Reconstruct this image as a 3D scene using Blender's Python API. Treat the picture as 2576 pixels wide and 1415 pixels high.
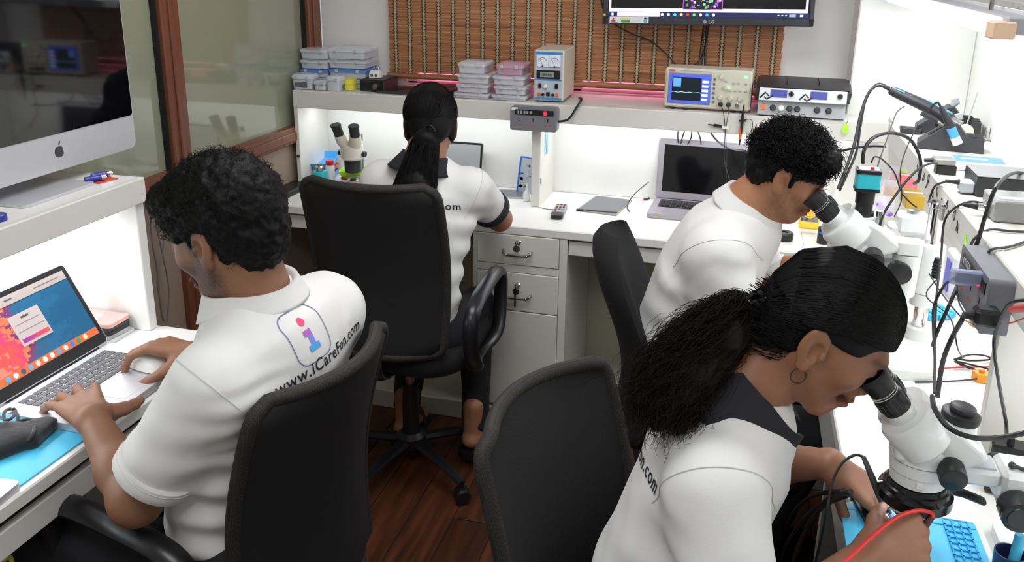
import bpy, bmesh, math, random
import numpy as np
from mathutils import Vector, Matrix, noise as mnoise
from mathutils.bvhtree import BVHTree
for o in list(bpy.data.objects): bpy.data.objects.remove(o)
scene = bpy.context.scene
COL = scene.collection
rnd = random.Random(7)
# ---------------------------------------------------------------- camera (measured from the room's own straight lines)
CAM_H = 1.65
FPX, CXP, CYP = 2171.58, 1278.80, 529.42          # focal length and principal point, pixels of the 2576x1415 frame
_rx, _ry, _rz = math.radians(16.519), math.radians(0.62978), math.radians(-15.0528)
def _rot():
    cx_, sx = math.cos(_rx), math.sin(_rx); cy_, sy = math.cos(_ry), math.sin(_ry); cz, sz = math.cos(_rz), math.sin(_rz)
    Rz = np.array([[cz, -sz, 0], [sz, cz, 0], [0, 0, 1]])
    B = np.array([[1., 0, 0], [0, 0, -1], [0, 1, 0]])
    Rx = np.array([[1, 0, 0], [0, cx_, -sx], [0, sx, cx_]])
    Rr = np.array([[cy_, -sy, 0], [sy, cy_, 0], [0, 0, 1]])
    return Rr @ Rx @ B @ Rz
RC = _rot()                                       # rows: right, down, forward
cam_d = bpy.data.cameras.new('camera'); cam = bpy.data.objects.new('camera', cam_d); COL.objects.link(cam)
cam_d.sensor_width = 36; cam_d.lens = FPX / 2576 * 36
cam_d.shift_x = (1288 - CXP) / 2576; cam_d.shift_y = (CYP - 707.5) / 2576
cam_d.clip_start = 0.02
mw = Matrix.Identity(4)
for i in range(3):
    mw[i][0] = RC[0][i]; mw[i][1] = -RC[1][i]; mw[i][2] = -RC[2][i]
mw[2][3] = CAM_H
cam.matrix_world = mw
scene.camera = cam
# ---------------------------------------------------------------- colour management, world, lights
scene.view_settings.view_transform = 'Standard'; scene.view_settings.look = 'None'
scene.view_settings.gamma = 1; scene.view_settings.use_curve_mapping = False
scene.view_settings.exposure = -0.1
world = bpy.data.worlds.new('world'); scene.world = world; world.use_nodes = True
world.node_tree.nodes['Background'].inputs[0].default_value = (0.75, 0.8, 0.9, 1)
world.node_tree.nodes['Background'].inputs[1].default_value = 0.6
def area(name, loc, size, power, col=(1, 1, 1), rot=(0, 0, 0)):
    l = bpy.data.lights.new(name, 'AREA'); l.shape = 'RECTANGLE'; l.size, l.size_y = size
    l.energy = power; l.color = col
    o = bpy.data.objects.new(name, l); COL.objects.link(o); o.location = loc; o.rotation_euler = rot
    return o
# two ceiling panels of the room, the tube on the right wall, LED strips under the three shelves
area('ceiling_panel_light', (-0.45, 1.75, 2.46), (1.2, 0.6), 10.5, (.97, .985, 1))
area('ceiling_panel_light', (-0.45, 0.15, 2.46), (1.2, 0.6), 7.5, (.97, .985, 1))
area('hanging_tube_light', (0.424, 2.36, 1.515), (0.03, 1.2), 3, (.96, .98, 1), (0, math.radians(40), 0))
area('hanging_tube_light', (0.430, 2.36, 1.513), (0.03, 1.2), 5, (.96, .98, 1), (0, math.radians(-50), 0))
area('back_shelf_led', (-1.165, 3.06, 1.072), (0.85, 0.02), 1.3, (.94, .97, 1))
area('back_shelf_led', (-0.16, 3.06, 1.072), (0.98, 0.02), 1.8, (.94, .97, 1))
area('right_shelf_led', (0.60, 1.9, 1.072), (0.02, 1.7), 3.0, (.95, .97, 1))
area('left_shelf_led', (-1.47, 1.15, 1.072), (0.02, 0.9), 3.0, (.97, .98, 1))
# ---------------------------------------------------------------- pixel of the photograph -> point on a real plane
def ray(px, py):
    return RC.T @ np.array([(px - CXP) / FPX, (py - CYP) / FPX, 1.0])
def _on(px, py, ax, val):
    c = np.array([0, 0, CAM_H]); d = ray(px, py); return Vector(c + (val - c[ax]) / d[ax] * d)
def onx(px, py, x): return _on(px, py, 0, x)
def ony(px, py, y): return _on(px, py, 1, y)
def onz(px, py, z): return _on(px, py, 2, z)
def atd(px, py, d): return Vector(np.array([0, 0, CAM_H]) + d * ray(px, py))
DESK, SHELF = 0.765, 1.145
# ================================================================ materials
def srgb(r, g, b):
    f = lambda v: (v / 255) / 12.92 if v / 255 <= 0.04045 else ((v / 255 + 0.055) / 1.055) ** 2.4
    return (f(r), f(g), f(b), 1)
MATS = {}
def M(name, col, rough=.5, metal=0, spec=.5, noise=None, bump=None, emit=None, trans=0, alpha=1, coat=0, ior=None, sheen=0):
    if name in MATS: return MATS[name]
    m = bpy.data.materials.new(name); m.use_nodes = True
    nt = m.node_tree; b = nt.nodes['Principled BSDF']
    c = srgb(*col); b.inputs['Base Color'].default_value = c
    b.inputs['Roughness'].default_value = rough; b.inputs['Metallic'].default_value = metal
    b.inputs['Specular IOR Level'].default_value = spec
    b.inputs['Coat Weight'].default_value = coat
    b.inputs['Sheen Weight'].default_value = sheen
    if ior: b.inputs['IOR'].default_value = ior
    if trans: b.inputs['Transmission Weight'].default_value = trans
    if alpha < 1: b.inputs['Alpha'].default_value = alpha
    if emit:
        b.inputs['Emission Color'].default_value = srgb(*emit[:3]); b.inputs['Emission Strength'].default_value = emit[3]
    tc = None
    if noise or bump: tc = nt.nodes.new('ShaderNodeTexCoord')
    if noise:
        n = nt.nodes.new('ShaderNodeTexNoise'); n.inputs['Scale'].default_value = noise[0]; n.inputs['Detail'].default_value = 5
        mp = nt.nodes.new('ShaderNodeMapping'); mp.inputs['Scale'].default_value = noise[2] if len(noise) > 2 else (1, 1, 1)
        nt.links.new(tc.outputs['Object'], mp.inputs[0]); nt.links.new(mp.outputs[0], n.inputs[0])
        mx = nt.nodes.new('ShaderNodeMix'); mx.data_type = 'RGBA'
        a = noise[1]
        mx.inputs[6].default_value = tuple(v * (1 - a) for v in c[:3]) + (1,)
        mx.inputs[7].default_value = tuple(min(1, v * (1 + a)) for v in c[:3]) + (1,)
        nt.links.new(n.outputs[0], mx.inputs[0]); nt.links.new(mx.outputs[2], b.inputs['Base Color'])
    if bump:
        n = nt.nodes.new('ShaderNodeTexNoise'); n.inputs['Scale'].default_value = bump[0]; n.inputs['Detail'].default_value = 4
        if len(bump) > 2:
            mp = nt.nodes.new('ShaderNodeMapping'); mp.inputs['Scale'].default_value = bump[2]
            nt.links.new(tc.outputs['Object'], mp.inputs[0]); nt.links.new(mp.outputs[0], n.inputs[0])
        else: nt.links.new(tc.outputs['Object'], n.inputs[0])
        bp = nt.nodes.new('ShaderNodeBump'); bp.inputs['Strength'].default_value = bump[1]; bp.inputs['Distance'].default_value = .004
        nt.links.new(n.outputs[0], bp.inputs['Height']); nt.links.new(bp.outputs[0], b.inputs['Normal'])
    MATS[name] = m
    return m
white_lam = M('white_laminate', (226, 225, 221), .32, noise=(3, .03), bump=(40, .02))
old_lam = M('aged_white_laminate', (214, 212, 204), .42, noise=(5, .07), bump=(30, .03))
wall_m = M('wall_paint', (225, 225, 221), .8, noise=(2, .03), bump=(60, .05))
black_pl = M('black_plastic', (22, 22, 24), .42, bump=(300, .04))
dark_pl = M('dark_grey_plastic', (52, 52, 55), .45)
cable_m = M('black_cable_rubber', (24, 24, 26), .5)
chrome = M('chrome', (225, 225, 228), .08, metal=1)
steel = M('brushed_steel', (170, 168, 165), .28, metal=1)
alu = M('aluminium', (206, 207, 211), .36, metal=.45, noise=(60, .02))
wood = M('teak_wood', (114, 66, 46), .42, noise=(9, .38, (6, 6, .5)), bump=(40, .06, (6, 6, .4)))
white_pl = M('white_plastic', (232, 232, 228), .35)
beige_pl = M('beige_plastic', (208, 203, 186), .4)
grey_pl = M('grey_plastic', (112, 112, 118), .45)
ltgrey_pl = M('light_grey_plastic', (168, 170, 174), .42)
red_pl = M('red_plastic', (214, 40, 38), .4)
orange_pl = M('orange_plastic', (232, 110, 40), .4)
yellow_pl = M('yellow_plastic', (240, 196, 20), .4)
blue_pl = M('blue_plastic', (44, 110, 214), .35)
skyblue = M('sky_blue_silicone', (78, 190, 230), .5, noise=(6, .04))
turq = M('turquoise_plastic', (52, 190, 205), .35)
green_pl = M('lime_plastic', (170, 226, 30), .4)
glass_clear = M('clear_polypropylene', (244, 247, 254), .12, alpha=.46)
scope_w = M('microscope_white', (222, 224, 222), .3, coat=.2, noise=(8, .02))
# ================================================================ mesh builder
class MB:
    def __init__(s): s.v = []; s.f = []
    def _add(s, vs, fs, m=None):
        b = len(s.v)
        s.v += [tuple(m @ Vector(p)) if m is not None else tuple(p) for p in vs]
        s.f += [tuple(i + b for i in f) for f in fs]
        return s
    def box(s, lo, hi, bev=0, m=None):
        x0, y0, z0 = [min(a, b) for a, b in zip(lo, hi)]; x1, y1, z1 = [max(a, b) for a, b in zip(lo, hi)]
        if bev <= 0:
            vs = [(x, y, z) for x in (x0, x1) for y in (y0, y1) for z in (z0, z1)]
            fs = [(0, 1, 3, 2), (4, 6, 7, 5), (0, 4, 5, 1), (2, 3, 7, 6), (0, 2, 6, 4), (1, 5, 7, 3)]
            return s._add(vs, fs, m)
        bev = min(bev, .49 * min(x1 - x0, y1 - y0, z1 - z0))
        c = ((x0 + x1) / 2, (y0 + y1) / 2, (z0 + z1) / 2); h = ((x1 - x0) / 2, (y1 - y0) / 2, (z1 - z0) / 2)
        vs = []; ids = {}
        for sx in (-1, 1):
            for sy in (-1, 1):
                for sz in (-1, 1):
                    sg = (sx, sy, sz)
                    for a in range(3):
                        p = [c[k] + sg[k] * (h[k] if k == a else h[k] - bev) for k in range(3)]
                        ids[sg, a] = len(vs); vs.append(p)
        fs = []
        for a in range(3):
            u, w = (a + 1) % 3, (a + 2) % 3
            for sa in (-1, 1):
                q = []
                for su, sw in ((-1, -1), (1, -1), (1, 1), (-1, 1)):
                    sg = [0, 0, 0]; sg[a] = sa; sg[u] = su; sg[w] = sw; q.append(ids[tuple(sg), a])
                fs.append(tuple(q if sa > 0 else q[::-1]))
        for a in range(3):
            u, w = (a + 1) % 3, (a + 2) % 3
            for su in (-1, 1):
                for sw in (-1, 1):
                    q = []
                    for sa, ax in ((-1, u), (1, u), (1, w), (-1, w)):
                        sg = [0, 0, 0]; sg[a] = sa; sg[u] = su; sg[w] = sw; q.append(ids[tuple(sg), ax])
                    fs.append(tuple(q if su * sw > 0 else q[::-1]))
        for sg in [(a, b, d) for a in (-1, 1) for b in (-1, 1) for d in (-1, 1)]:
            q = [ids[sg, 0], ids[sg, 1], ids[sg, 2]]
            fs.append(tuple(q if sg[0] * sg[1] * sg[2] > 0 else q[::-1]))
        return s._add(vs, fs, m)
    def cb(s, c, size, bev=0, m=None):
        return s.box([a - b / 2 for a, b in zip(c, size)], [a + b / 2 for a, b in zip(c, size)], bev, m)
    def ring_stack(s, rings, cap0=True, cap1=True, closed=False, m=None):
        n = len(rings[0]); vs = [p for r in rings for p in r]; fs = []
        k = len(rings)
        for i in range(k if closed else k - 1):
            for j in range(n):
                a, b = i * n + j, i * n + (j + 1) % n; c, d = ((i + 1) % k) * n + (j + 1) % n, ((i + 1) % k) * n + j
                fs.append((a, b, c, d))
        if not closed:
            if cap0: fs.append(tuple(range(n))[::-1])
            if cap1: fs.append(tuple((k - 1) * n + j for j in range(n)))
        return s._add(vs, fs, m)
    def cyl(s, p0, p1, r0, r1=None, n=20, m=None):
        return s.tube([p0, p1], [r0, r0 if r1 is None else r1], n, m=m)
    def tube(s, pts, r, n=8, smooth=0, m=None, flat=None, closed=False):
        pts = [Vector(p) for p in pts]
        if smooth: pts = catmull(pts, smooth, closed)
        k = len(pts)
        if not hasattr(r, '__len__'): r = [r] * k
        elif len(r) != k: r = list(np.interp(np.linspace(0, 1, k), np.linspace(0, 1, len(r)), r))
        rings = []; up = None
        for i in range(k):
            if closed: t = pts[(i + 1) % k] - pts[i - 1]
            else: t = pts[min(i + 1, k - 1)] - pts[max(i - 1, 0)]
            t = t.normalized() if t.length > 1e-9 else Vector((0, 0, 1))
            if up is None:
                up = Vector((0, 0, 1)) if abs(t.z) < .9 else Vector((1, 0, 0))
            u = (up - t * up.dot(t)).normalized(); w = t.cross(u); up = u
            fu, fw = flat if flat else (1, 1)
            rings.append([pts[i] + (u * math.cos(a) * fu + w * math.sin(a) * fw) * r[i] for a in [2 * math.pi * j / n for j in range(n)]])
        return s.ring_stack(rings, closed=closed, m=m)
    def lathe(s, prof, n=28, m=None):
        rings = [[(r * math.cos(2 * math.pi * j / n), r * math.sin(2 * math.pi * j / n), z) for j in range(n)] for r, z in prof]
        return s.ring_stack(rings, m=m)
    def prism(s, poly, z0, z1, m=None):
        n = len(poly)
        vs = [(x, y, z0) for x, y in poly] + [(x, y, z1) for x, y in poly]
        fs = [tuple(range(n))[::-1], tuple(range(n, 2 * n))] + [(i, (i + 1) % n, n + (i + 1) % n, n + i) for i in range(n)]
        return s._add(vs, fs, m)
    def grid(s, fn, nu, nv, m=None):
        vs = [fn(i / nu, j / nv) for j in range(nv + 1) for i in range(nu + 1)]
        fs = [(j * (nu + 1) + i, j * (nu + 1) + i + 1, (j + 1) * (nu + 1) + i + 1, (j + 1) * (nu + 1) + i) for j in range(nv) for i in range(nu)]
        return s._add(vs, fs, m)
    def ball(s, c, r, n=14, m=None):
        c = Vector(c); r = (r, r, r) if not hasattr(r, '__len__') else r
        rings = []
        for i in range(1, n // 2 + 3):
            a = -math.pi / 2 + math.pi * i / (n // 2 + 3)
            rings.append([c + Vector((r[0] * math.cos(a) * math.cos(2 * math.pi * j / n), r[1] * math.cos(a) * math.sin(2 * math.pi * j / n), r[2] * math.sin(a))) for j in range(n)])
        return s.ring_stack(rings, m=m)
    def mesh(s, name, mat, smooth=35):
        me = bpy.data.meshes.new(name); me.from_pydata(s.v, [], s.f); me.update()
        bm = bmesh.new(); bm.from_mesh(me); bmesh.ops.recalc_face_normals(bm, faces=bm.faces); bm.to_mesh(me); bm.free()
        if smooth:
            me.polygons.foreach_set('use_smooth', [True] * len(me.polygons))
            me.set_sharp_from_angle(angle=math.radians(smooth))
        me.materials.append(mat)
        return me
    def build(s, name, mat, parent=None, smooth=35, world=False, label=None):
        if world and parent is not None:
            inv = WM(parent).inverted(); s.v = [tuple(inv @ Vector(p)) for p in s.v]
        o = bpy.data.objects.new(name, s.mesh(name, mat, smooth)); COL.objects.link(o)
        if parent is not None: o.parent = parent
        if label: o['label'] = label
        return o
def WM(o):
    m = Matrix.Translation(o.location) @ o.rotation_euler.to_matrix().to_4x4() @ Matrix.Diagonal((*o.scale, 1))
    return WM(o.parent) @ m if o.parent else m
def catmull(pts, sub, closed=False):
    out = []; n = len(pts)
    for i in range(n if closed else n - 1):
        g = (lambda k: pts[k % n]) if closed else (lambda k: pts[max(0, min(n - 1, k))])
        p0, p1, p2, p3 = g(i - 1), g(i), g(i + 1), g(i + 2)
        for j in range(sub):
            t = j / sub
            out.append(.5 * ((2 * p1) + (p2 - p0) * t + (2 * p0 - 5 * p1 + 4 * p2 - p3) * t * t + (3 * p1 - p0 - 3 * p2 + p3) * t ** 3))
    if not closed: out.append(pts[-1].copy())
    return out
def tag(o, label, cat, group=None):
    o['label'] = label; o['category'] = cat
    if group: o['group'] = group
    return o
def thing(name, label, cat, loc=(0, 0, 0), rotz=0, group=None):
    o = bpy.data.objects.new(name, None); COL.objects.link(o); o.empty_display_size = .05
    o.location = loc; o.rotation_euler = (0, 0, rotz)
    return tag(o, label, cat, group)
def struct(o): o['kind'] = 'structure'; return o
def sroot(name):
    o = bpy.data.objects.new(name, None); COL.objects.link(o); o.empty_display_size = .05; return struct(o)
def copy_tree(o, parent=None):
    c = o.copy(); COL.objects.link(c); c.parent = parent
    for ch in list(o.children): copy_tree(ch, c)
    return c
def T(x, y, z): return Matrix.Translation((x, y, z))
def RX(d): return Matrix.Rotation(math.radians(d), 4, 'X')
def RY(d): return Matrix.Rotation(math.radians(d), 4, 'Y')
def RZ(d): return Matrix.Rotation(math.radians(d), 4, 'Z')
def rrect(w, h, r, n=5, cx=0, cy=0):
    out = []
    for sx, sy, a0 in ((1, 1, 0), (-1, 1, 90), (-1, -1, 180), (1, -1, 270)):
        for i in range(n + 1):
            a = math.radians(a0 + 90 * i / n); out.append((cx + sx * (w / 2 - r) + r * math.cos(a), cy + sy * (h / 2 - r) + r * math.sin(a)))
    return out
def circle(r, n=24, cx=0, cy=0): return [(cx + r * math.cos(2 * math.pi * i / n), cy + r * math.sin(2 * math.pi * i / n)) for i in range(n)]
def frame_m(o, ex, ey, ez):
    m = Matrix.Identity(4)
    for i in range(3): m[i][0], m[i][1], m[i][2], m[i][3] = ex[i], ey[i], ez[i], o[i]
    return m
def text_mesh(body, size, bold=0, align='LEFT'):
    cu = bpy.data.curves.new('text', 'FONT'); cu.body = body; cu.size = size; cu.offset = bold; cu.align_x = align; cu.resolution_u = 3; cu.space_character = 1.12
    ob = bpy.data.objects.new('text', cu); COL.objects.link(ob)
    me = ob.to_mesh(); vs = [tuple(v.co) for v in me.vertices]; fs = [tuple(p.vertices) for p in me.polygons]
    ob.to_mesh_clear(); bpy.data.objects.remove(ob); bpy.data.curves.remove(cu)
    return vs, fs
def flat_text(body, size, m, name, mat, parent, bold=0, align='LEFT', th=.0006, sx=1.0):
    vs, fs = text_mesh(body, size, bold, align)
    b = MB(); b._add([(x * sx, y, th) for x, y, z in vs], fs, m)
    me = bpy.data.meshes.new(name); me.from_pydata(b.v, [], b.f); me.materials.append(mat)
    o = bpy.data.objects.new(name, me); COL.objects.link(o); o.parent = parent
    return o
# ================================================================ implicit surfaces (smooth unions of rounded limbs), meshed by surface nets
class SDF:
    def __init__(s, lo, hi, h):
        s.lo = np.array(lo, np.float32); s.h = h
        s.n = np.ceil((np.array(hi) - s.lo) / h).astype(int) + 1
        s.d = np.full(s.n, .25, np.float32)
    def _sub(s, lo, hi):
        a = np.clip(np.floor((np.array(lo) - s.lo) / s.h).astype(int), 0, s.n); b = np.clip(np.ceil((np.array(hi) - s.lo) / s.h).astype(int) + 1, 0, s.n)
        sl = tuple(slice(x, y) for x, y in zip(a, b))
        if any(x >= y for x, y in zip(a, b)): return None, None
        ax = [(s.lo[i] + np.arange(a[i], b[i]) * s.h).astype(np.float32) for i in range(3)]
        return sl, (ax[0][:, None, None], ax[1][None, :, None], ax[2][None, None, :])
    def _op(s, lo, hi, fn, k, mode):
        mg = max(k, 0) + 2.5 * s.h + .004
        sl, P = s._sub(np.array(lo) - mg, np.array(hi) + mg)
        if sl is None: return
        b = fn(*P); a = s.d[sl]
        if mode == 'sub':
            b = -b
            if k > 0:
                t = np.clip(.5 + .5 * (b - a) / k, 0, 1); r = a * (1 - t) + b * t + k * t * (1 - t)
            else: r = np.maximum(a, b)
        elif k > 0:
            t = np.clip(.5 + .5 * (b - a) / k, 0, 1); r = b * (1 - t) + a * t - k * t * (1 - t)
        else: r = np.minimum(a, b)
        s.d[sl] = r
    def cap(s, a, b, ra, rb=None, k=.01, mode='add', flat=None):
        """tapered capsule; flat=(direction, factor) squashes the section along a direction"""
        a = np.array(a, np.float32); b = np.array(b, np.float32); rb = ra if rb is None else rb; r = max(ra, rb)
        if flat is not None:
            nd = np.array(flat[0], np.float32); nd /= np.linalg.norm(nd); q = flat[1]; r = r * max(1, q)
        ab = b - a; L = max(float(ab @ ab), 1e-9)
        def fn(x, y, z):
            px, py, pz = x - a[0], y - a[1], z - a[2]
            t = np.clip((px * ab[0] + py * ab[1] + pz * ab[2]) / L, 0, 1)
            dx, dy, dz = px - t * ab[0], py - t * ab[1], pz - t * ab[2]
            if flat is not None:
                e = (dx * nd[0] + dy * nd[1] + dz * nd[2]) * (1 / q - 1)
                dx, dy, dz = dx + e * nd[0], dy + e * nd[1], dz + e * nd[2]
            d = np.sqrt(dx * dx + dy * dy + dz * dz) - (ra + t * (rb - ra))
            return d if flat is None else d * min(1, q)
        s._op(np.minimum(a, b) - r, np.maximum(a, b) + r, fn, k, mode)
        return s
    def chain(s, pts, rs, k=.01, mode='add', flat=None):
        for i in range(len(pts) - 1): s.cap(pts[i], pts[i + 1], rs[i], rs[i + 1], k, mode, flat)
        return s
    def ell(s, c, r, k=.01, rot=None, mode='add'):
        c = np.array(c, np.float32); r = np.array(r, np.float32) if hasattr(r, '__len__') else np.array([r] * 3, np.float32)
        Rm = np.eye(3, dtype=np.float32) if rot is None else np.array(rot, np.float32)     # columns: local axes in world
        ext = np.abs(Rm) @ r
        def fn(x, y, z):
            px, py, pz = x - c[0], y - c[1], z - c[2]
            q = [(px * Rm[0, i] + py * Rm[1, i] + pz * Rm[2, i]) / r[i] for i in range(3)]
            k0 = np.sqrt(q[0] ** 2 + q[1] ** 2 + q[2] ** 2); k1 = np.sqrt((q[0] / r[0]) ** 2 + (q[1] / r[1]) ** 2 + (q[2] / r[2]) ** 2) + 1e-6
            return k0 * (k0 - 1) / k1
        s._op(c - ext, c + ext, fn, k, mode)
        return s
    def box(s, c, hs, rnd_=.005, k=.01, rot=None, mode='add'):
        c = np.array(c, np.float32); hs = np.array(hs, np.float32) - rnd_
        Rm = np.eye(3, dtype=np.float32) if rot is None else np.array(rot, np.float32)
        ext = np.abs(Rm) @ (hs + rnd_)
        def fn(x, y, z):
            px, py, pz = x - c[0], y - c[1], z - c[2]
            q = [np.abs(px * Rm[0, i] + py * Rm[1, i] + pz * Rm[2, i]) - hs[i] for i in range(3)]
            o = np.sqrt(np.maximum(q[0], 0) ** 2 + np.maximum(q[1], 0) ** 2 + np.maximum(q[2], 0) ** 2)
            return o + np.minimum(np.maximum(q[0], np.maximum(q[1], q[2])), 0) - rnd_
        s._op(c - ext, c + ext, fn, k, mode)
        return s
    def mesh(s):
        d = s.d; sg = d < 0; n = s.n - 1
        cnt = np.zeros(n, np.uint8)
        for i in (0, 1):
            for j in (0, 1):
                for k in (0, 1): cnt += sg[i:i + n[0], j:j + n[1], k:k + n[2]]
        act = np.argwhere((cnt > 0) & (cnt < 8))
        N = len(act); pos = np.zeros((N, 3), np.float64); w = np.zeros(N)
        crn = {}
        for i in (0, 1):
            for j in (0, 1):
                for k in (0, 1): crn[i, j, k] = d[act[:, 0] + i, act[:, 1] + j, act[:, 2] + k].astype(np.float64)
        for ax in range(3):
            o1, o2 = [x for x in range(3) if x != ax]
            for u in (0, 1):
                for v in (0, 1):
                    c0 = [0, 0, 0]; c0[o1] = u; c0[o2] = v; c1 = list(c0); c1[ax] = 1
                    a, b = crn[tuple(c0)], crn[tuple(c1)]
                    m = (a < 0) != (b < 0); t = np.where(m, a / np.where(m, a - b, 1), 0)
                    p = np.zeros((N, 3)); p[:, o1] = u; p[:, o2] = v; p[:, ax] = t
                    pos += p * m[:, None]; w += m
        pos = (pos / w[:, None] + act) * s.h + s.lo
        idx = np.full(n, -1, np.int32); idx[act[:, 0], act[:, 1], act[:, 2]] = np.arange(N)
        faces = []
        for ax in range(3):
            o1, o2 = (ax + 1) % 3, (ax + 2) % 3
            sl0 = [slice(None)] * 3; sl1 = [slice(None)] * 3; sl0[ax] = slice(0, -1); sl1[ax] = slice(1, None)
            for o in (o1, o2): sl0[o] = slice(1, -1); sl1[o] = slice(1, -1)
            a, b = sg[tuple(sl0)], sg[tuple(sl1)]
            for flip, m in ((0, a & ~b), (1, ~a & b)):
                e = np.argwhere(m)
                if not len(e): continue
                e[:, o1] += 1; e[:, o2] += 1
                q = []
                for du, dv in ((-1, -1), (0, -1), (0, 0), (-1, 0)):
                    c = e.copy(); c[:, o1] += du; c[:, o2] += dv; q.append(idx[c[:, 0], c[:, 1], c[:, 2]])
                q = np.stack(q if not flip else q[::-1], 1); faces.append(q[(q >= 0).all(1)])
        return pos, np.concatenate(faces)
    def build(s, name, mat, parent=None, disp=None, smooth_it=0, world=True, keep=None):
        v, f = s.mesh()
        if disp is not None:
            nrm = vnormals(v, f); v = v + nrm * disp(v, nrm)[:, None]
        for _ in range(smooth_it): v = lap(v, f)
        if keep is not None:
            kf = keep(v[f].mean(1)); f = f[kf]
            u, inv = np.unique(f, return_inverse=True); v = v[u]; f = inv.reshape(f.shape)
        return np_obj(name, v, f, mat, parent, world)
def vnormals(v, f):
    n = np.cross(v[f[:, 2]] - v[f[:, 0]], v[f[:, 3]] - v[f[:, 1]]); out = np.zeros_like(v)
    for i in range(4): np.add.at(out, f[:, i], n)
    return out / (np.linalg.norm(out, axis=1)[:, None] + 1e-12)
def lap(v, f, a=.5):
    s = np.zeros_like(v); c = np.zeros(len(v))
    for i in range(4):
        for j in (1, 3):
            np.add.at(s, f[:, i], v[f[:, (i + j) % 4]]); np.add.at(c, f[:, i], 1)
    return v * (1 - a) + a * s / np.maximum(c, 1)[:, None]
def np_obj(name, v, f, mat, parent=None, world=True, smooth=True):
    v = np.asarray(v, np.float64); f = np.asarray(f)
    if parent is not None and world:
        m = np.array(WM(parent).inverted()); v = v @ m[:3, :3].T + m[:3, 3]
    me = bpy.data.meshes.new(name); k = f.shape[1]
    me.vertices.add(len(v)); me.vertices.foreach_set('co', v.astype(np.float32).ravel())
    me.loops.add(f.size); me.loops.foreach_set('vertex_index', f.astype(np.int32).ravel())
    me.polygons.add(len(f)); me.polygons.foreach_set('loop_start', np.arange(0, f.size, k, dtype=np.int32)); me.polygons.foreach_set('loop_total', np.full(len(f), k, np.int32))
    me.polygons.foreach_set('use_smooth', np.full(len(f), smooth))
    me.update(calc_edges=True); me.validate(); me.materials.append(mat)
    o = bpy.data.objects.new(name, me); COL.objects.link(o)
    if parent is not None: o.parent = parent
    return o
def waves(v, seed, scale, n=5):
    """smooth random field made of a few warped sines, about -1..1"""
    r = np.random.RandomState(seed); out = np.zeros(len(v))
    for i in range(n):
        d = r.normal(size=3); d /= np.linalg.norm(d); fq = scale * (0.6 + 1.0 * r.rand())
        d2 = r.normal(size=3); d2 /= np.linalg.norm(d2)
        out += np.sin((v @ d) * fq + 1.6 * np.sin((v @ d2) * fq * .6 + r.rand() * 6) + r.rand() * 6.28)
    return out / n * 1.6
# ================================================================ the room
XL, XR, YB, YF, ZC = -1.66, 0.71, 3.24, -0.9, 2.5
def plank_mat():
    m = bpy.data.materials.new('dark_wood_laminate_planks'); m.use_nodes = True; nt = m.node_tree; b = nt.nodes['Principled BSDF']
    tc = nt.nodes.new('ShaderNodeTexCoord'); mp = nt.nodes.new('ShaderNodeMapping'); mp.inputs['Scale'].default_value = (14, 1.2, 1)
    oi = nt.nodes.new('ShaderNodeObjectInfo')
    n = nt.nodes.new('ShaderNodeTexNoise'); n.inputs['Scale'].default_value = 3; n.inputs['Detail'].default_value = 6; n.noise_dimensions = '4D'
    mul = nt.nodes.new('ShaderNodeMath'); mul.operation = 'MULTIPLY'; mul.inputs[1].default_value = 20
    nt.links.new(oi.outputs['Random'], mul.inputs[0]); nt.links.new(mul.outputs[0], n.inputs['W'])
    nt.links.new(tc.outputs['Object'], mp.inputs[0]); nt.links.new(mp.outputs[0], n.inputs[0])
    r = nt.nodes.new('ShaderNodeValToRGB')
    r.color_ramp.elements[0].position = .3; r.color_ramp.elements[0].color = srgb(46, 25, 16)
    r.color_ramp.elements[1].position = .72; r.color_ramp.elements[1].color = srgb(104, 58, 34)
    hs = nt.nodes.new('ShaderNodeHueSaturation'); ma = nt.nodes.new('ShaderNodeMapRange')
    ma.inputs[3].default_value = .8; ma.inputs[4].default_value = 1.2
    nt.links.new(oi.outputs['Random'], ma.inputs[0]); nt.links.new(ma.outputs[0], hs.inputs['Value'])
    nt.links.new(n.outputs[0], r.inputs[0]); nt.links.new(r.outputs[0], hs.inputs['Color']); nt.links.new(hs.outputs[0], b.inputs['Base Color'])
    b.inputs['Roughness'].default_value = .36
    return m
plank_m = plank_mat()
floor = struct(MB().box((XL - .05, YF, -.06), (XR + .05, YB, -.004)).build('floor', M('floor_subfloor', (30, 18, 12), .8)))
pl_me = MB().box((-.0645, -.548, -.004), (.0645, .548, 0), .0012).mesh('plank', plank_m, 0)
ncol = 18
for i in range(ncol):
    x = XL + .066 + i * .1316
    for j in range(5):
        y = YF - .3 + (i * .37 % 1.0) + j * 1.1
        if y - .55 > YB or y + .55 < .6: continue
        o = bpy.data.objects.new('plank', pl_me); COL.objects.link(o); o.location = (x, min(y, YB - .55), 0 - (0.0003 if y > YB - .55 else 0)); o.parent = floor
struct(MB().box((XL - .05, YF, ZC), (XR + .05, YB + .05, ZC + .05)).build('ceiling', wall_m))
struct(MB().box((XL - .05, YF - .05, 0), (XR + .05, YF, ZC)).build('wall_front', wall_m))
struct(MB().box((XR, YF, 0), (XR + .08, YB + .1, ZC)).build('wall_right', wall_m))
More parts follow.
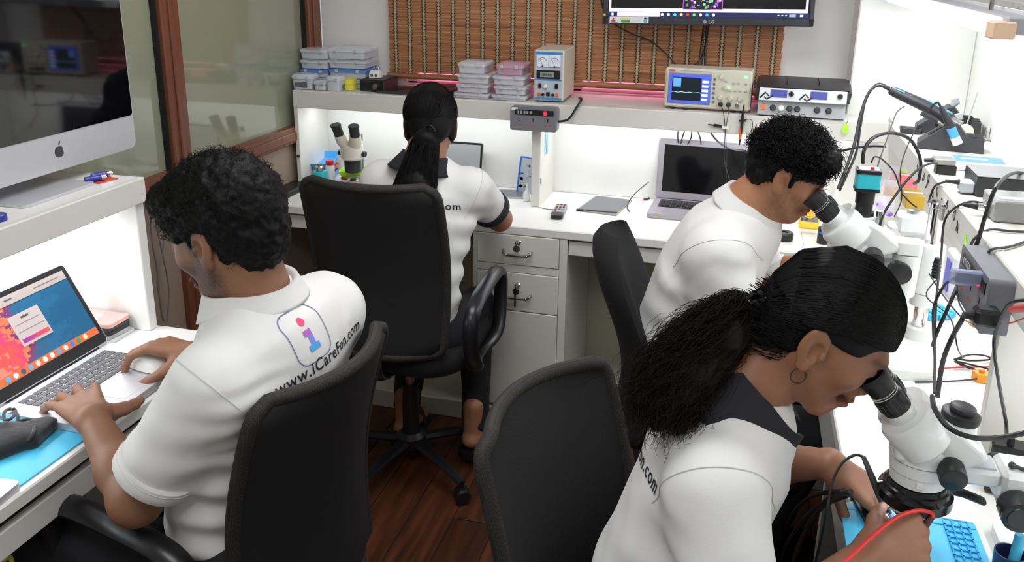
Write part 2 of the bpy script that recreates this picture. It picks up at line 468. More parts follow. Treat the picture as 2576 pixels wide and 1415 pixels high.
# back wall with the window opening and the projecting pillar at its right end
WX0, WX1, WZ0, WZ1 = -1.30, 0.085, 1.15, 2.15
wb = MB()
wb.box((XL, YB, 0), (WX0, YB + .1, ZC)); wb.box((WX1, YB, 0), (XR, YB + .1, ZC))
wb.box((WX0, YB, 0), (WX1, YB + .1, WZ0)); wb.box((WX0, YB, WZ1), (WX1, YB + .1, ZC))
wall_back = struct(wb.build('wall_back', wall_m))
struct(MB().box((.349, 3.09, 0), (XR, YB, ZC), .004).build('wall_pillar', wall_m))
win = sroot('window_1')
wf = M('window_frame_white', (210, 205, 205), .5)
for a, b in (((WX0, YB + .02, WZ0), (WX0 + .04, YB + .08, WZ1)), ((WX1 - .04, YB + .02, WZ0), (WX1, YB + .08, WZ1)), ((WX0, YB + .02, WZ0), (WX1, YB + .08, WZ0 + .01)), ((WX0, YB + .02, WZ1 - .04), (WX1, YB + .08, WZ1)), ((-.63, YB + .02, WZ0), (-.59, YB + .08, WZ1))):
    MB().box(a, b, .003).build('window_frame', wf, win)
for x0, x1 in ((WX0 + .04, -.63), (-.59, WX1 - .04)):
    MB().box((x0, YB + .045, WZ0 + .01), (x1, YB + .05, WZ1 - .04)).build('pane', M('pink_tinted_daylit_glass', (250, 150, 190), .1, emit=(255, 138, 190, 1.8)), win)
# ---- left partition: teak posts and rails, green tinted glass above, beige panels below
wl = sroot('wall_left')
pane_m = M('green_tinted_obscure_glass', (146, 150, 128), .06, spec=.9, coat=.3)
panel_m = M('beige_partition_panel', (150, 131, 116), .5, noise=(3, .04))
gasket = M('black_gasket', (18, 18, 18), .6)
posts = ((-.9, -.81), (.60, .69), (2.215, 2.30), (3.11, 3.205))
for y0, y1 in posts:
    MB().box((XL - .04, y0, 0), (XL + .012, y1, ZC), .004).box((XL + .004, y0 + .028, 0), (XL + .02, y1 - .012, ZC), .003).build('post', wood, wl)
    MB().box((XL - .02, y0 - .008, 1.005), (XL - .004, y0, ZC)).build('gasket', gasket, wl)
ys = [(-.81, .60), (.69, 2.215), (2.30, 3.11), (3.205, 3.24)]
for y0, y1 in ys:
    MB().box((XL - .03, y0, .94), (XL + .012, y1, 1.004), .004).box((XL + .006, y0, .952), (XL + .018, y1, .985), .003).build('rail', wood, wl)
    MB().box((XL - .03, y0, 1.004), (XL - .022, y1, ZC)).build('pane', pane_m, wl)
    MB().box((XL - .03, y0, 0), (XL - .012, y1, .94)).build('panel', panel_m, wl)
# ================================================================ back and right counters
GF = M('counter_kick_pale', (200, 198, 186), .5, noise=(6, .06))
tag(MB().box((XL + .01, 2.70, .735), (.235, 3.19, DESK), .003).box((.235, 2.70, .735), (XR - .005, 3.19, DESK)).build('worktop', white_lam), 'long white laminate worktop running along the back wall under the shelf', 'worktop')
tag(MB().box((.235, .25, .735), (XR - .005, 2.699, DESK), .003).build('worktop', white_lam), 'white laminate worktop along the right wall under the microscopes', 'worktop')
# back shelf
sb = thing('instrument_shelf', 'white shelf bridge over the back worktop carrying instruments', 'shelf', (-.6, 3.07, DESK))
MB().box((-1.65, 2.965, 1.12), (XR - .255, YB - .004, SHELF), .002).build('board', old_lam, sb, world=True)
MB().box((-1.65, 2.948, 1.08), (.4655, 2.966, SHELF + .001), .0025).build('fascia', old_lam, sb, world=True)
MB().box((-1.65, 2.95, DESK), (-1.632, 3.19, 1.12), .002).build('upright', old_lam, sb, world=True)
MB().box((-.709, 2.952, DESK), (-.677, 3.19, 1.12), .002).build('upright', old_lam, sb, world=True)
MB().box((-1.65, 3.19, DESK), (XR - .02, 3.2, 1.12)).build('back_panel', white_lam, sb, world=True)
MB().box((-1.60, 3.05, 1.098), (-.72, 3.07, 1.12), .003).build('led_strip', M('led_tube', (255, 255, 255), .3, emit=(240, 246, 255, 6)), sb, world=True)
MB().box((-.66, 3.05, 1.098), (.38, 3.07, 1.12), .003).build('led_strip', MATS['led_tube'], sb, world=True)
MB().box((-.672, 3.02, .95), (-.668, 3.035, 1.05)).build('tape_mark', M('blue_tape', (120, 200, 240), .5), sb, world=True)
MB().box((-.676, 2.958, .85), (-.669, 2.972, .875), .002).build('switch', white_pl, sb, world=True)
MB().cyl((-1.64, 2.951, .89), (-1.64, 2.945, .89), .006, .006, 10).build('screw_cap', dark_pl, sb, world=True)
# right shelf
sr = thing('side_shelf', 'white shelf along the right wall with handwritten pen marks on its fascia', 'shelf', (.6, 1.6, DESK))
MB().box((.482, .25, 1.12), (XR - .002, 3.088, SHELF), .002).build('board', old_lam, sr, world=True)
MB().box((.465, .25, 1.08), (.483, 2.948, SHELF + .001), .0025).build('fascia', old_lam, sr, world=True)
MB().box((.466, 1.55, DESK), (.70, 1.572, 1.12), .002).build('upright', old_lam, sr, world=True)
MB().box((.698, .25, DESK), (.708, 3.09, 1.12)).build('back_panel', white_lam, sr, world=True)
MB().box((.585, .5, 1.098), (.605, 2.8, 1.12), .003).build('led_strip', MATS['led_tube'], sr, world=True)
pen = M('black_marker_ink', (30, 30, 34), .6)
scr = MB(); r2 = random.Random(3)
for i, (y, z) in enumerate([(2.42, 1.125), (2.38, 1.12), (2.33, 1.118), (2.28, 1.112), (2.27, 1.13), (2.2, 1.11), (2.16, 1.125), (2.1, 1.112), (2.05, 1.125), (2.03, 1.108), (1.97, 1.122), (1.93, 1.108), (1.62, 1.115)]):
    pts = [Vector((.4646, y + .012 * math.sin(2.1 * k + i) * (1 - .3 * (k % 2)), z + .012 * math.cos(1.7 * k + 2 * i))) for k in range(4 + i % 3)]
    scr.tube(pts, .0009, 4, 4)
scr.build('pen_mark', pen, sr, world=True)
# plinth platform along back counter
tag(MB().box((XL + .01, 2.702, 0), (.25, 3.2, .072), .003).build('plinth', GF), 'pale raised plinth on the floor under the back counter', 'plinth')
bp = thing('counter_back_board', 'pale board closing the knee space behind the back counter', 'panel', (-.6, 3.19, .07))
MB().box((XL + .01, 3.165, .072), (-.846, 3.188, .735)).build('panel', M('knee_panel', (176, 172, 152), .55, noise=(4, .04)), bp, world=True)
MB().box((-.524, 3.165, .072), (.25, 3.188, .735)).build('panel', MATS['knee_panel'], bp, world=True)
# drawer cabinet
cb = thing('drawer_cabinet', 'white pedestal cabinet with two locked drawers above a door', 'cabinet', (-.69, 2.9, .072))
MB().box((-.85, 2.715, .073), (-.522, 3.16, .734), .002).build('body', old_lam, cb, world=True)
for x0, x1 in ((-.851, -.838), (-.547, -.521)):
    MB().box((x0, 2.703, .073), (x1, 2.716, .734), .0015).build('stile', old_lam, cb, world=True)
MB().box((-.838, 2.703, .598), (-.547, 2.716, .625), .0015).build('rail', old_lam, cb, world=True)
def chrome_handle(parent, x, z, keylen):
    h = MB(); h.tube([(x - .05, 2.70, z + .012), (x - .045, 2.684, z + .006), (x - .03, 2.682, z), (x + .03, 2.682, z), (x + .045, 2.684, z + .006), (x + .05, 2.70, z + .012)], [.004, .0042, .005, .005, .0042, .004], 10, 3)
    for s in (-1, 1): h.ball((x + s * .036, 2.682, z), .0062, 10)
    h.build('handle', steel, parent, world=True)
    k = MB(); k.m = None
    k.lathe([(.011, 0), (.011, .004), (.0085, .007), (.0085, .011), (.004, .013)], 18, T(x + .002, 2.7025, z + .042) @ RX(90))
    lk = k.build('lock', chrome, parent, world=True)
    kk = MB().box((x + .0005, 2.672, z + .036), (x + .0035, 2.69, z + .048), .001)
    kk.cyl((x + .002, 2.676, z + .026), (x + .002, 2.68, z + .026), .012, .012, 16)
    if keylen: kk.cb((x - .001, 2.677, z - .004), (.006, .002, .05), .0005)
    kk.build('key', steel, parent, world=True)
for z0, z1, hz, kl in ((.627, .7335, .668, 0), (.457, .5965, .512, 1)):
    d = MB().box((-.8365, 2.70, z0), (-.5485, 2.716, z1), .002).build('drawer', old_lam, cb, world=True)
    chrome_handle(d, -.692, hz, kl)
MB().box((-.8365, 2.70, .085), (-.5485, 2.716, .454), .002).build('door', old_lam, cb, world=True)
# pull out keyboard trays
def tray(x0, x1, label, y0=2.712):
    t = thing('keyboard_tray', label, 'drawer', ((x0 + x1) / 2, y0 + .2, .675))
    MB().box((x0, y0, .677), (x1, y0 + .018, .727), .002).build('front', old_lam, t, world=True)
    MB().box((x0, y0 + .018, .677), (x1, 3.1, .69)).build('tray_board', old_lam, t, world=True)
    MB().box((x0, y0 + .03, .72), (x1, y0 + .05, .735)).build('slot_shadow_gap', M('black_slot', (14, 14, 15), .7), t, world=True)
tray(-.518, -.16, 'white keyboard tray front under the back worktop beside the drawer cabinet')
tray(-1.62, -.87, 'white keyboard tray under the back worktop left of the drawer cabinet', 2.716)
tray(-.15, .22, 'white keyboard tray under the back worktop near the corner')
# right counter front
rc_ = thing('counter', 'grey fronted apron and side panels under the right worktop', 'counter', (.45, 1.4, 0))
apron_m = M('grey_counter_front', (172, 172, 166), .5, noise=(5, .05))
MB().box((.242, .25, .60), (.258, 2.69, .735), .002).build('apron', apron_m, rc_, world=True)
for y in (.8, 1.78, 2.6): MB().box((.25, y, 0), (.70, y + .02, .735), .002).build('side_panel', apron_m, rc_, world=True)
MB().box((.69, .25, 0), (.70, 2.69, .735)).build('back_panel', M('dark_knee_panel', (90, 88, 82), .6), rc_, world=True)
MB().lathe([(.009, 0), (.009, .003), (.006, .006)], 16, T(.2415, 1.47, .70) @ RY(-90)).build('lock', chrome, rc_, world=True)
# ================================================================ left desk
tag(MB().box((XL + .022, .3, .737), (-1.12, 1.667, DESK), .003).build('worktop', white_lam), 'white laminate desktop on the left holding the open laptop', 'worktop')
ld = thing('desk', 'white drawer apron and end panel beneath the left desktop', 'desk', (-1.4, 1.0, 0))
MB().box((-1.145, .3, .665), (-1.128, 1.60, .715), .002).build('drawer_front', white_lam, ld, world=True)
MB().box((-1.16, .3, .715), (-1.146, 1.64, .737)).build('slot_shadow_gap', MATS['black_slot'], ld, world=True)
MB().box((-1.62, 1.63, 0), (-1.16, 1.65, .737), .002).build('end_panel', white_lam, ld, world=True)
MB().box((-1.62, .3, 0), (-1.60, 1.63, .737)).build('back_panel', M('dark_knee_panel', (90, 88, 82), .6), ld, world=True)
ls = thing('desk_shelf', 'white shelf bridge over the left desk carrying the large computer', 'shelf', (-1.5, 1.0, DESK))
MB().box((XL + .022, .3, 1.122), (-1.335, 1.655, SHELF), .002).build('board', white_lam, ls, world=True)
MB().box((-1.338, .3, 1.087), (-1.32, 1.655, SHELF + .001), .0025).build('fascia', old_lam, ls, world=True)
MB().box((-1.60, 1.628, DESK), (-1.332, 1.656, 1.122), .002).build('upright', white_lam, ls, world=True)
MB().box((-1.60, .3, DESK), (-1.585, 1.63, 1.122)).build('back_panel', white_lam, ls, world=True)
MB().box((-1.48, .5, 1.10), (-1.46, 1.55, 1.122), .003).build('led_strip', MATS['led_tube'], ls, world=True)
# ================================================================ ceiling lights and wall tube
for i, y in enumerate((1.75, .15)):
    t = thing('ceiling_panel', 'rectangular white LED panel on the ceiling ' + ('over the room' if i == 0 else 'behind the viewer'), 'light', (-.45, y, 2.47))
    MB().box((-.64, -.34, .0), (.64, .34, .03), .003).build('frame', white_pl, t)
    MB().box((-.6, -.3, -.002), (.6, .3, .0)).build('diffuser', M('panel_diffuser', (255, 255, 255), .4, emit=(250, 252, 255, 5)), t)
tb = thing('tube_light', 'hanging batten tube light glowing above the right worktop', 'light', (.43, 2.3, 1.53))
MB().box((.432, 1.69, 1.525), (.475, 3.05, 1.556), .003).build('batten', M('batten_grey', (176, 178, 184), .5), tb, world=True)
MB().box((.4755, 1.72, 1.545), (.478, 3.05, 1.562)).build('edge_lip', white_pl, tb, world=True)
MB().cyl((.424, 1.73, 1.532), (.424, 3.02, 1.532), .0125, .0125, 16).build('tube', M('tube_glow', (255, 255, 255), .3, emit=(236, 244, 255, 9)), tb, world=True)
MB().box((.408, 1.685, 1.518), (.447, 1.728, 1.548), .003).build('end_holder', M('holder_cream', (248, 214, 182), .5), tb, world=True)
for y in (1.9, 2.8): MB().cyl((.453, y, 1.555), (.453, y, ZC - .001), .004, .004, 8).build('hanger', steel, tb, world=True)
ov = thing('overhead_rack', 'grey speckled overhead rack beside the hanging tube light', 'rack', (.60, 2.3, 1.56))
MB().box((.49, 1.66, 1.560), (XR - .002, 3.08, 1.574), .002).build('board', M('rack_grey', (176, 176, 172), .6, noise=(25, .18)), ov, world=True)
for y in (1.75, 2.9): MB().box((.50, y, 1.574), (.52, y + .02, 1.62), .002).build('bracket', steel, ov, world=True)
# ================================================================ things on and over the back counter
def bamboo():
    m = bpy.data.materials.new('bamboo_slats'); m.use_nodes = True; nt = m.node_tree; b = nt.nodes['Principled BSDF']
    tc = nt.nodes.new('ShaderNodeTexCoord'); mp = nt.nodes.new('ShaderNodeMapping'); mp.inputs['Scale'].default_value = (1.6, 1, 170)
    n = nt.nodes.new('ShaderNodeTexNoise'); n.inputs['Scale'].default_value = 1; n.inputs['Detail'].default_value = 3; n.inputs['Roughness'].default_value = .7
    nt.links.new(tc.outputs['Object'], mp.inputs[0]); nt.links.new(mp.outputs[0], n.inputs[0])
    r = nt.nodes.new('ShaderNodeValToRGB'); e = r.color_ramp.elements
    e[0].position = .28; e[0].color = srgb(98, 62, 40); e[1].position = .75; e[1].color = srgb(206, 160, 112)
    e2 = r.color_ramp.elements.new(.5); e2.color = srgb(166, 110, 72)
    nt.links.new(n.outputs[0], r.inputs[0]); nt.links.new(r.outputs[0], b.inputs['Base Color']); b.inputs['Roughness'].default_value = .55
    return m
bam = bamboo()
BX0, BX1, BY, BZ0, BZ1 = -1.357, .125, 3.212, 1.192, 1.95
bl = thing('bamboo_blind', 'brown bamboo slat blind hanging over the back window', 'blind', (-.6, BY, BZ0))
sl = MB(); z = BZ0 + .006
while z < BZ1:
    hh = rnd.uniform(.0042, .0062); j = rnd.uniform(-.003, .003)
    sl.box((BX0 + j, BY - .0018, z), (BX1 + j, BY + .0018, z + hh)); z += hh + .0002
o = sl.build('slats', bam, bl, 0, world=True); o['kind'] = 'stuff'
lt = M('tape_cord_pale', (176, 166, 138), .8); dk = M('tape_cord_dark', (58, 48, 34), .8)
tp = MB()
tp.box((-.004, -.0026, 0), (.004, -.0019, BZ1 - BZ0)); tape_me = tp.mesh('woven_tape', lt, 0)
zz = MB()
for s in (-1, 1):
    k = 0; z = 0
    while z < BZ1 - BZ0 - .012:
        zz.box((s * .0066 - .0024 + s * .0015 * ((k := k + 1) % 2 * 2 - 1), -.0034, z), (s * .0066 + .0024 + s * .0015 * (k % 2 * 2 - 1), -.0022, z + .0040)); z += .0064
cord_me = zz.mesh('stitch', dk, 0)
nt_ = 25
for i in range(nt_):
    x = BX0 + .028 + i * (BX1 - BX0 - .056) / (nt_ - 1)
    t = bpy.data.objects.new('woven_tape', tape_me); COL.objects.link(t); t.parent = bl; t.location = (x + .6, 0, 0)
    c = bpy.data.objects.new('stitching', cord_me); COL.objects.link(c); c.parent = t; c['kind'] = 'stuff'
tl = MB().box((BX0 - .006, BY - .03, BZ0 - .012), (BX1, BY - .004, BZ0 + .004), .004).box((BX0 - .004, BY - .004, BZ0 - .02), (BX1 - .004, BY + .012, BZ0 - .006), .003)
tl.build('bottom_roll', bam, bl, world=True)
# ---- clear storage boxes
content_m = M('small_dark_parts', (96, 100, 110), .5, noise=(60, .7))
box_blue = M('blue_box_lid', (90, 150, 230), .3, alpha=.75)
box_pink = M('pink_tint_clear', (244, 200, 224), .2, alpha=.35)
def clear_box(label, x, y, z, w, d, h, group, lid=None, fill=.5, rot=0, mat=None):
    t = thing('storage_box', label, 'box', (x, y, z), math.radians(rot), group)
    th = .0015; ti = .94
    b = MB(); lo, hi = rrect(w * ti, d * ti, .008, 3), rrect(w, d, .009, 3)
    lo2, hi2 = rrect(w * ti - 2 * th, d * ti - 2 * th, .007, 3), rrect(w - 2 * th, d - 2 * th, .008, 3)
    zt = h * .78
    b.ring_stack([[(px, py, .001) for px, py in lo], [(px, py, zt) for px, py in hi], [(px, py, zt) for px, py in hi2], [(px, py, .003) for px, py in lo2]])
    b.build('body', mat or glass_clear, t)
    l = MB(); r1 = rrect(w + .006, d + .006, .011, 3); r0 = rrect(w * .9, d * .9, .01, 3)
    l.ring_stack([[(px, py, zt - .004) for px, py in r1], [(px, py, zt + .004) for px, py in r1], [(px, py, h) for px, py in r0]])
    l.build('lid', lid or glass_clear, t)
    for s in (-.28, .28):
        MB().cb((s * w, -d / 2 - .004, zt), (.012, .004, .012), .001).build('latch', M('clear_latch', (200, 206, 216), .3, alpha=.8), t)
    if fill:
        c = MB(); rr = random.Random(int(x * 997 + z * 7919))
        for i in range(9):
            a = rr.uniform(.012, .03); q = (rr.uniform(-.36, .36) * w, rr.uniform(-.34, .34) * d)
            c.cb((q[0], q[1], .004 + fill * h * .35), (a, rr.uniform(.01, .03), fill * h * .66 * rr.uniform(.5, 1)), .001)
        o = c.build('contents', content_m, t, 0); o['kind'] = 'stuff'
    return t
def px_box(px0, px1, y, z): # centre x and width at plane y, height z
    a, b = ony(px0, 200, y), ony(px1, 200, y); return (a.x + b.x) / 2, b.x - a.x
G = 'clear storage boxes on the back shelf'
zz_ = SHELF + .001
x, w = px_box(789, 838, 3.12, 0)
for i, (h, lid, mt, lab) in enumerate(((.036, None, None, 'lowest clear box of the left corner stack, full of dark parts'), (.03, box_blue, None, 'clear box with blue rim second from the bottom of the corner stack'), (.036, None, None, 'clear box with scattered parts third from the bottom of the corner stack'), (.04, None, None, 'frosted empty box on top of the left corner stack'))):
    clear_box(lab, x - .01 + .002 * i, 3.13, zz_, w + .03, .15, h, G, lid, .8 if i in (0, 2) else .25); zz_ += h + .0015
zz_ = SHELF + .001; x, w = px_box(840, 930, 3.11, 0)
for i, (h, lid, lab) in enumerate(((.036, None, 'bottom box of the wide clear stack behind the yellow roll'), (.036, box_blue, 'clear box with bright blue rim in the wide stack'), (.034, None, 'smoky clear box in the middle of the wide stack'), (.042, None, 'cloudy tall lidded box on top of the wide stack'))):
    clear_box(lab, x + .005 - .002 * i, 3.135, zz_, w, .15, h, G, lid, .55 if i < 2 else .3, rot=2); zz_ += h + .0015
for (p0, p1, h, lab, n) in ((742, 792, .058, 'squat clear parts box at the left end of the back shelf', .7), (796, 824, .036, 'tiny clear parts box between two others at the shelf front', .8), (827, 860, .056, 'small upright clear parts box beside the yellow roll', .5)):
    x, w = px_box(p0, p1, 3.0, 0); clear_box(lab, x, 3.005, SHELF + .001, w, .06, h, 'little parts boxes at the shelf front', None, n)
for sx, (p0, p1, nm) in enumerate(((1160, 1236, 'left'), (1252, 1328, 'right'))):
    x, w = px_box(p0, p1, 3.03, 0); zz_ = SHELF + .001
    for i, (h, lid, lab) in enumerate(((.020, None, 'shallow bottom box'), (.032, None, 'second box from the bottom'), (.034, None, 'third box from the bottom'), (.04, box_pink if sx else None, 'rounded lidded box on top'))):
        clear_box(lab + ' of the %s clear stack beside the power supply' % nm, x + .003 * ((i * 7 + sx) % 3 - 1), 3.04, zz_, w * (1.12 if i == 0 else 1.02 if i < 3 else .86), .13, h, 'clear boxes stacked in the middle of the back shelf', lid if i == 3 else None, .45, mat=box_pink if (sx and i == 3) else None); zz_ += h + .0015
# yellow tape roll, black box with knob, plug adapter
c = onz(872, 228, SHELF); yt = thing('tape_roll', 'yellow roll of tape standing at the shelf front', 'tape', (c.x, c.y + .03, SHELF))
MB().ring_stack([[(r * math.cos(a), r * math.sin(a), zq) for a in [2 * math.pi * i / 28 for i in range(28)]] for r, zq in ((.012, .001), (.026, .001), (.0265, .02), (.026, .041), (.012, .041))], cap0=False, cap1=False, closed=True).build('roll', M('yellow_tape', (226, 218, 70), .6), yt)
MB().tube([(.0263 * math.cos(a), .0263 * math.sin(a), .021) for a in [2 * math.pi * i / 28 for i in range(28)]], .0008, 4, closed=True).build('seam', M('yellow_tape_edge', (190, 180, 50), .6), yt)
bb = thing('control_box', 'black box with a silver knob on the back shelf', 'device', (ony(940, 210, 3.03).x, 3.08, SHELF))
MB().cb((0, 0, .024), (.1, .14, .044), .004).build('case', black_pl, bb)
MB().lathe([(.011, 0), (.011, .01), (.009, .013)], 20, T(.018, -.071, .022) @ RX(90)).build('knob', steel, bb)
for zq in (.006, .040): MB().cb((-.01, -.0705, zq), (.06, .002, .003)).build('trim_line', dark_pl, bb)
ad = thing('plug_adapter', 'white two socket plug adapter lying on the black box', 'adapter', (ony(945, 180, 3.07).x, 3.07, SHELF + .0465))
MB().ring_stack([[(px, py, .001) for px, py in rrect(.046, .036, .005, 3)], [(px, py, .018) for px, py in rrect(.044, .034, .005, 3)], [(px, py, .028) for px, py in rrect(.034, .026, .005, 3)]]).build('body', white_pl, ad)
for s in (-1, 1):
    MB().cb((s * .009, -.0182, .011), (.011, .002, .011), .001).build('socket', grey_pl, ad)
    MB().cyl((s * .009, .004, .028), (s * .009, .004, .04), .0028, .0028, 10).build('pin', chrome, ad)
MB().cyl((0, .0, .028), (0, 0, .036), .0028, .0028, 10).build('pin', chrome, ad)
# dark flat devices under the blind
x0, x1 = ony(965, 215, 3.07).x, ony(1090, 215, 3.07).x
tg = thing('tablet', 'flat dark tablet lying on the shelf under the blind', 'tablet', ((x0 + x1) / 2, 3.07, SHELF))
MB().prism(rrect(x1 - x0, .17, .012), .001, .01).build('body', dark_pl, tg); MB().prism(rrect(x1 - x0 - .02, .15, .004), .01, .0106).build('glass', M('dark_glass', (40, 42, 46), .12), tg)
x0, x1 = ony(1085, 215, 3.07).x, ony(1150, 215, 3.07).x
tg = thing('laptop', 'closed black laptop on the shelf beside the clear boxes', 'laptop', ((x0 + x1) / 2, 3.08, SHELF))
MB().prism(rrect(x1 - x0, .17, .01), .001, .012).build('base', black_pl, tg); MB().prism(rrect(x1 - x0, .17, .01), .013, .022).build('lid', M('gloss_black', (16, 16, 18), .2), tg)
# ---- bench power supply
ps = thing('power_supply', 'beige bench power supply with two analogue meters on the back shelf', 'power supply', (-.662, 3.09, SHELF))
W_, H_ = .108, .185
MB().box((-W_ / 2, -.1, .006), (W_ / 2, .1, H_), .004).build('case', beige_pl, ps)
for sx in (-1, 1):
    for sy in (-1, 1): MB().cyl((sx * .04, sy * .08, .0005), (sx * .04, sy * .08, .007), .007, .007, 12).build('foot', black_pl, ps)
MB().box((-W_ / 2 + .004, -.103, .010), (W_ / 2 - .004, -.0995, H_ - .004), .001).build('front_panel', M('panel_grey_blue', (186, 192, 204), .5), ps)
for za, zb in ((.011, .018), (.079, .083), (.170, .179)): MB().box((-W_ / 2 + .005, -.104, za), (W_ / 2 - .005, -.1028, zb)).build('blue_stripe', M('panel_blue', (60, 140, 210), .5), ps)
for s in (-1, 1):
    mt = MB().cb((s * .0215, -.105, .147), (.041, .005, .042), .002).build('meter', M('meter_white', (226, 236, 246), .25), ps)
    MB().tube([(s * .0215 - .015, -.1079, .148), (s * .0215 - .008, -.1079, .156), (s * .0215, -.1079, .159), (s * .0215 + .008, -.1079, .156), (s * .0215 + .015, -.1079, .148)], .0007, 4, 3).build('scale', dark_pl, mt)
    MB().tube([(s * .0215, -.1079, .134), (s * .0215 - .009, -.1079, .152)], .0006, 4).build('needle', red_pl, mt)
    MB().cyl((s * .0215, -.107, .129), (s * .0215, -.109, .129), .003, .003, 10).build('screw', dark_pl, mt)
MB().cb((0, -.1055, .1), (.086, .005, .030), .002).build('display_window', black_pl, ps)
MB().cb((-.004, -.1085, .1), (.05, .002, .018)).build('display', M('lcd_grey', (150, 158, 148), .3), ps)
flat_text('18888 V', .014, T(-.025, -.1097, .0945) @ RX(90), 'digits', dark_pl, ps, .0002)
for s in (-1, 1):
    MB().cb((s * .030, -.1055, .06), (.011, .006, .016), .001).build('switch', black_pl, ps)
    MB().lathe([(.006, 0), (.006, .008), (.0045, .01)], 14, T(s * .033, -.103, .030) @ RX(90)).build('terminal', orange_pl, ps)
    MB().lathe([(.005, 0), (.005, .008), (.0035, .01)], 14, T(s * .018, -.103, .029) @ RX(90)).build('terminal', black_pl, ps)
MB().lathe([(.0065, 0), (.0065, .01), (.005, .012)], 16, T(-.01, -.103, .058) @ RX(90)).build('knob', white_pl, ps)
MB().cb((0, -.1055, .031), (.013, .006, .014), .001).build('usb_port', black_pl, ps)
# ---- oscilloscope
os_ = thing('oscilloscope', 'beige oscilloscope with a lit blue screen on the back shelf', 'oscilloscope', (-.110, 3.03, SHELF), math.radians(-3))
MB().box((-.144, -.045, .008), (.144, .06, .142), .006).build('case', beige_pl, os_)
for s in (-.115, -.07, .09, .12): MB().box((s - .008, -.04, .0005), (s + .008, -.01, .01), .002).build('foot', black_pl, os_)
MB().box((-.131, -.048, .022), (.012, -.044, .126), .002).build('screen_bezel', M('bezel_blue_grey', (120, 130, 190), .4), os_)
MB().box((-.124, -.0490, .028), (.006, -.0478, .12)).build('screen', M('scope_screen_blue', (60, 80, 220), .3, emit=(70, 92, 235, 1.0)), os_)
MB().box((-.118, -.0498, .034), (-.02, -.0488, .113)).build('graph', M('scope_graph_dark', (16, 22, 30), .3, emit=(22, 30, 38, .6)), os_)
for i in range(5): MB().box((-.017, -.0498, .036 + i * .015), (.003, -.0488, .044 + i * .015)).build('menu_key', M('scope_menu', (225, 235, 255), .3, emit=(225, 235, 255, .9)), os_)
MB().tube([(-.118 + .0082 * i, -.0502, .062 + .0012 * math.sin(i * 1.9)) for i in range(13)], .0008, 4, 2).build('trace', M('trace_cyan', (150, 240, 250), .3, emit=(150, 240, 250, 1.2)), os_)
MB().box((-.114, -.0503, .08), (-.088, -.0495, .11)).build('readout', M('scope_readout', (90, 150, 250), .3, emit=(90, 150, 250, .9)), os_)
for i in range(6): MB().cb((.022, -.047, .034 + i * .0152), (.007, .004, .007), .001).build('soft_key', M('soft_key_blue', (96, 104, 126), .5), os_)
for kx, kz in ((.045, .05), (.078, .05), (.11, .05), (.045, .12), (.06, .084)): MB().lathe([(.0075, 0), (.0075, .008), (.006, .011)], 16, T(kx, -.045, kz) @ RX(90)).build('knob', beige_pl, os_)
for kx, kz in ((.075, .075), (.092, .075), (.108, .075), (.125, .075), (.085, .1), (.1, .1), (.125, .1), (.06, .105)): MB().cb((kx, -.046, kz), (.009, .004, .005), .001).build('button', ltgrey_pl, os_)
for kx, kz in ((.122, .122), (.068, .085)): MB().cb((kx, -.0465, kz), (.011, .005, .007), .001).build('lit_button', M('green_led', (120, 255, 170), .3, emit=(110, 255, 150, 2.2)), os_)
for kx in (.048, .074, .104): MB().lathe([(.008, 0), (.008, .006), (.0055, .007), (.0055, .016)], 16, T(kx, -.045, .028) @ RX(90)).build('bnc_socket', steel if kx > .1 else dark_pl, os_)
MB().cb((-.12, -.0455, .1335), (.02, .002, .006)).build('brand_mark', M('brand_red', (214, 90, 90), .5), os_)
MB().cb((-.04, -.0455, .1335), (.1, .001, .002)).build('print_line', ltgrey_pl, os_)
# ---- soldering station
ss = thing('soldering_station', 'white and black double soldering station with two screens on the back shelf', 'soldering station', (.195, 3.03, SHELF), math.radians(-2))
MB().prism(((-.085, .006), (-.075, .050), (-.09, .056), (-.086, .095), (.10, .1), (.10, .006)), -.136, .136, frame_m((0, 0, 0), (0, 1, 0), (0, 0, 1), (1, 0, 0))).build('case', ltgrey_pl, ss)
MB().prism(((-.10, .092), (-.02, .108), (.08, .112), (.11, .1), (.11, .05), (-.05, .05)), -.148, -.136, frame_m((0, 0, 0), (0, 1, 0), (0, 0, 1), (1, 0, 0))).build('side_cheek', dark_pl, ss)
MB().prism(((-.10, .092), (-.02, .108), (.08, .112), (.11, .1), (.11, .05), (-.05, .05)), .136, .148, frame_m((0, 0, 0), (0, 1, 0), (0, 0, 1), (1, 0, 0))).build('side_cheek', dark_pl, ss)
cv = MB().prism(((-.092, .0985), (-.02, .111), (.09, .114), (.11, .1), (.11, .096), (-.08, .094)), -.14, .14, frame_m((0, 0, 0), (0, 1, 0), (0, 0, 1), (1, 0, 0))).build('top_cover', M('station_black', (48, 46, 48), .4), ss)
for s in (-.05, .05): MB().box((s - .0006, -.06, .1062), (s + .0006, .08, .1165)).build('seam', black_pl, cv)
fm = T(0, -.088, .0755) @ RX(90 - 6)
MB().prism(rrect(.270, .040, .003), 0, .004, fm).build('front_panel', M('station_white', (232, 234, 236), .35), ss)
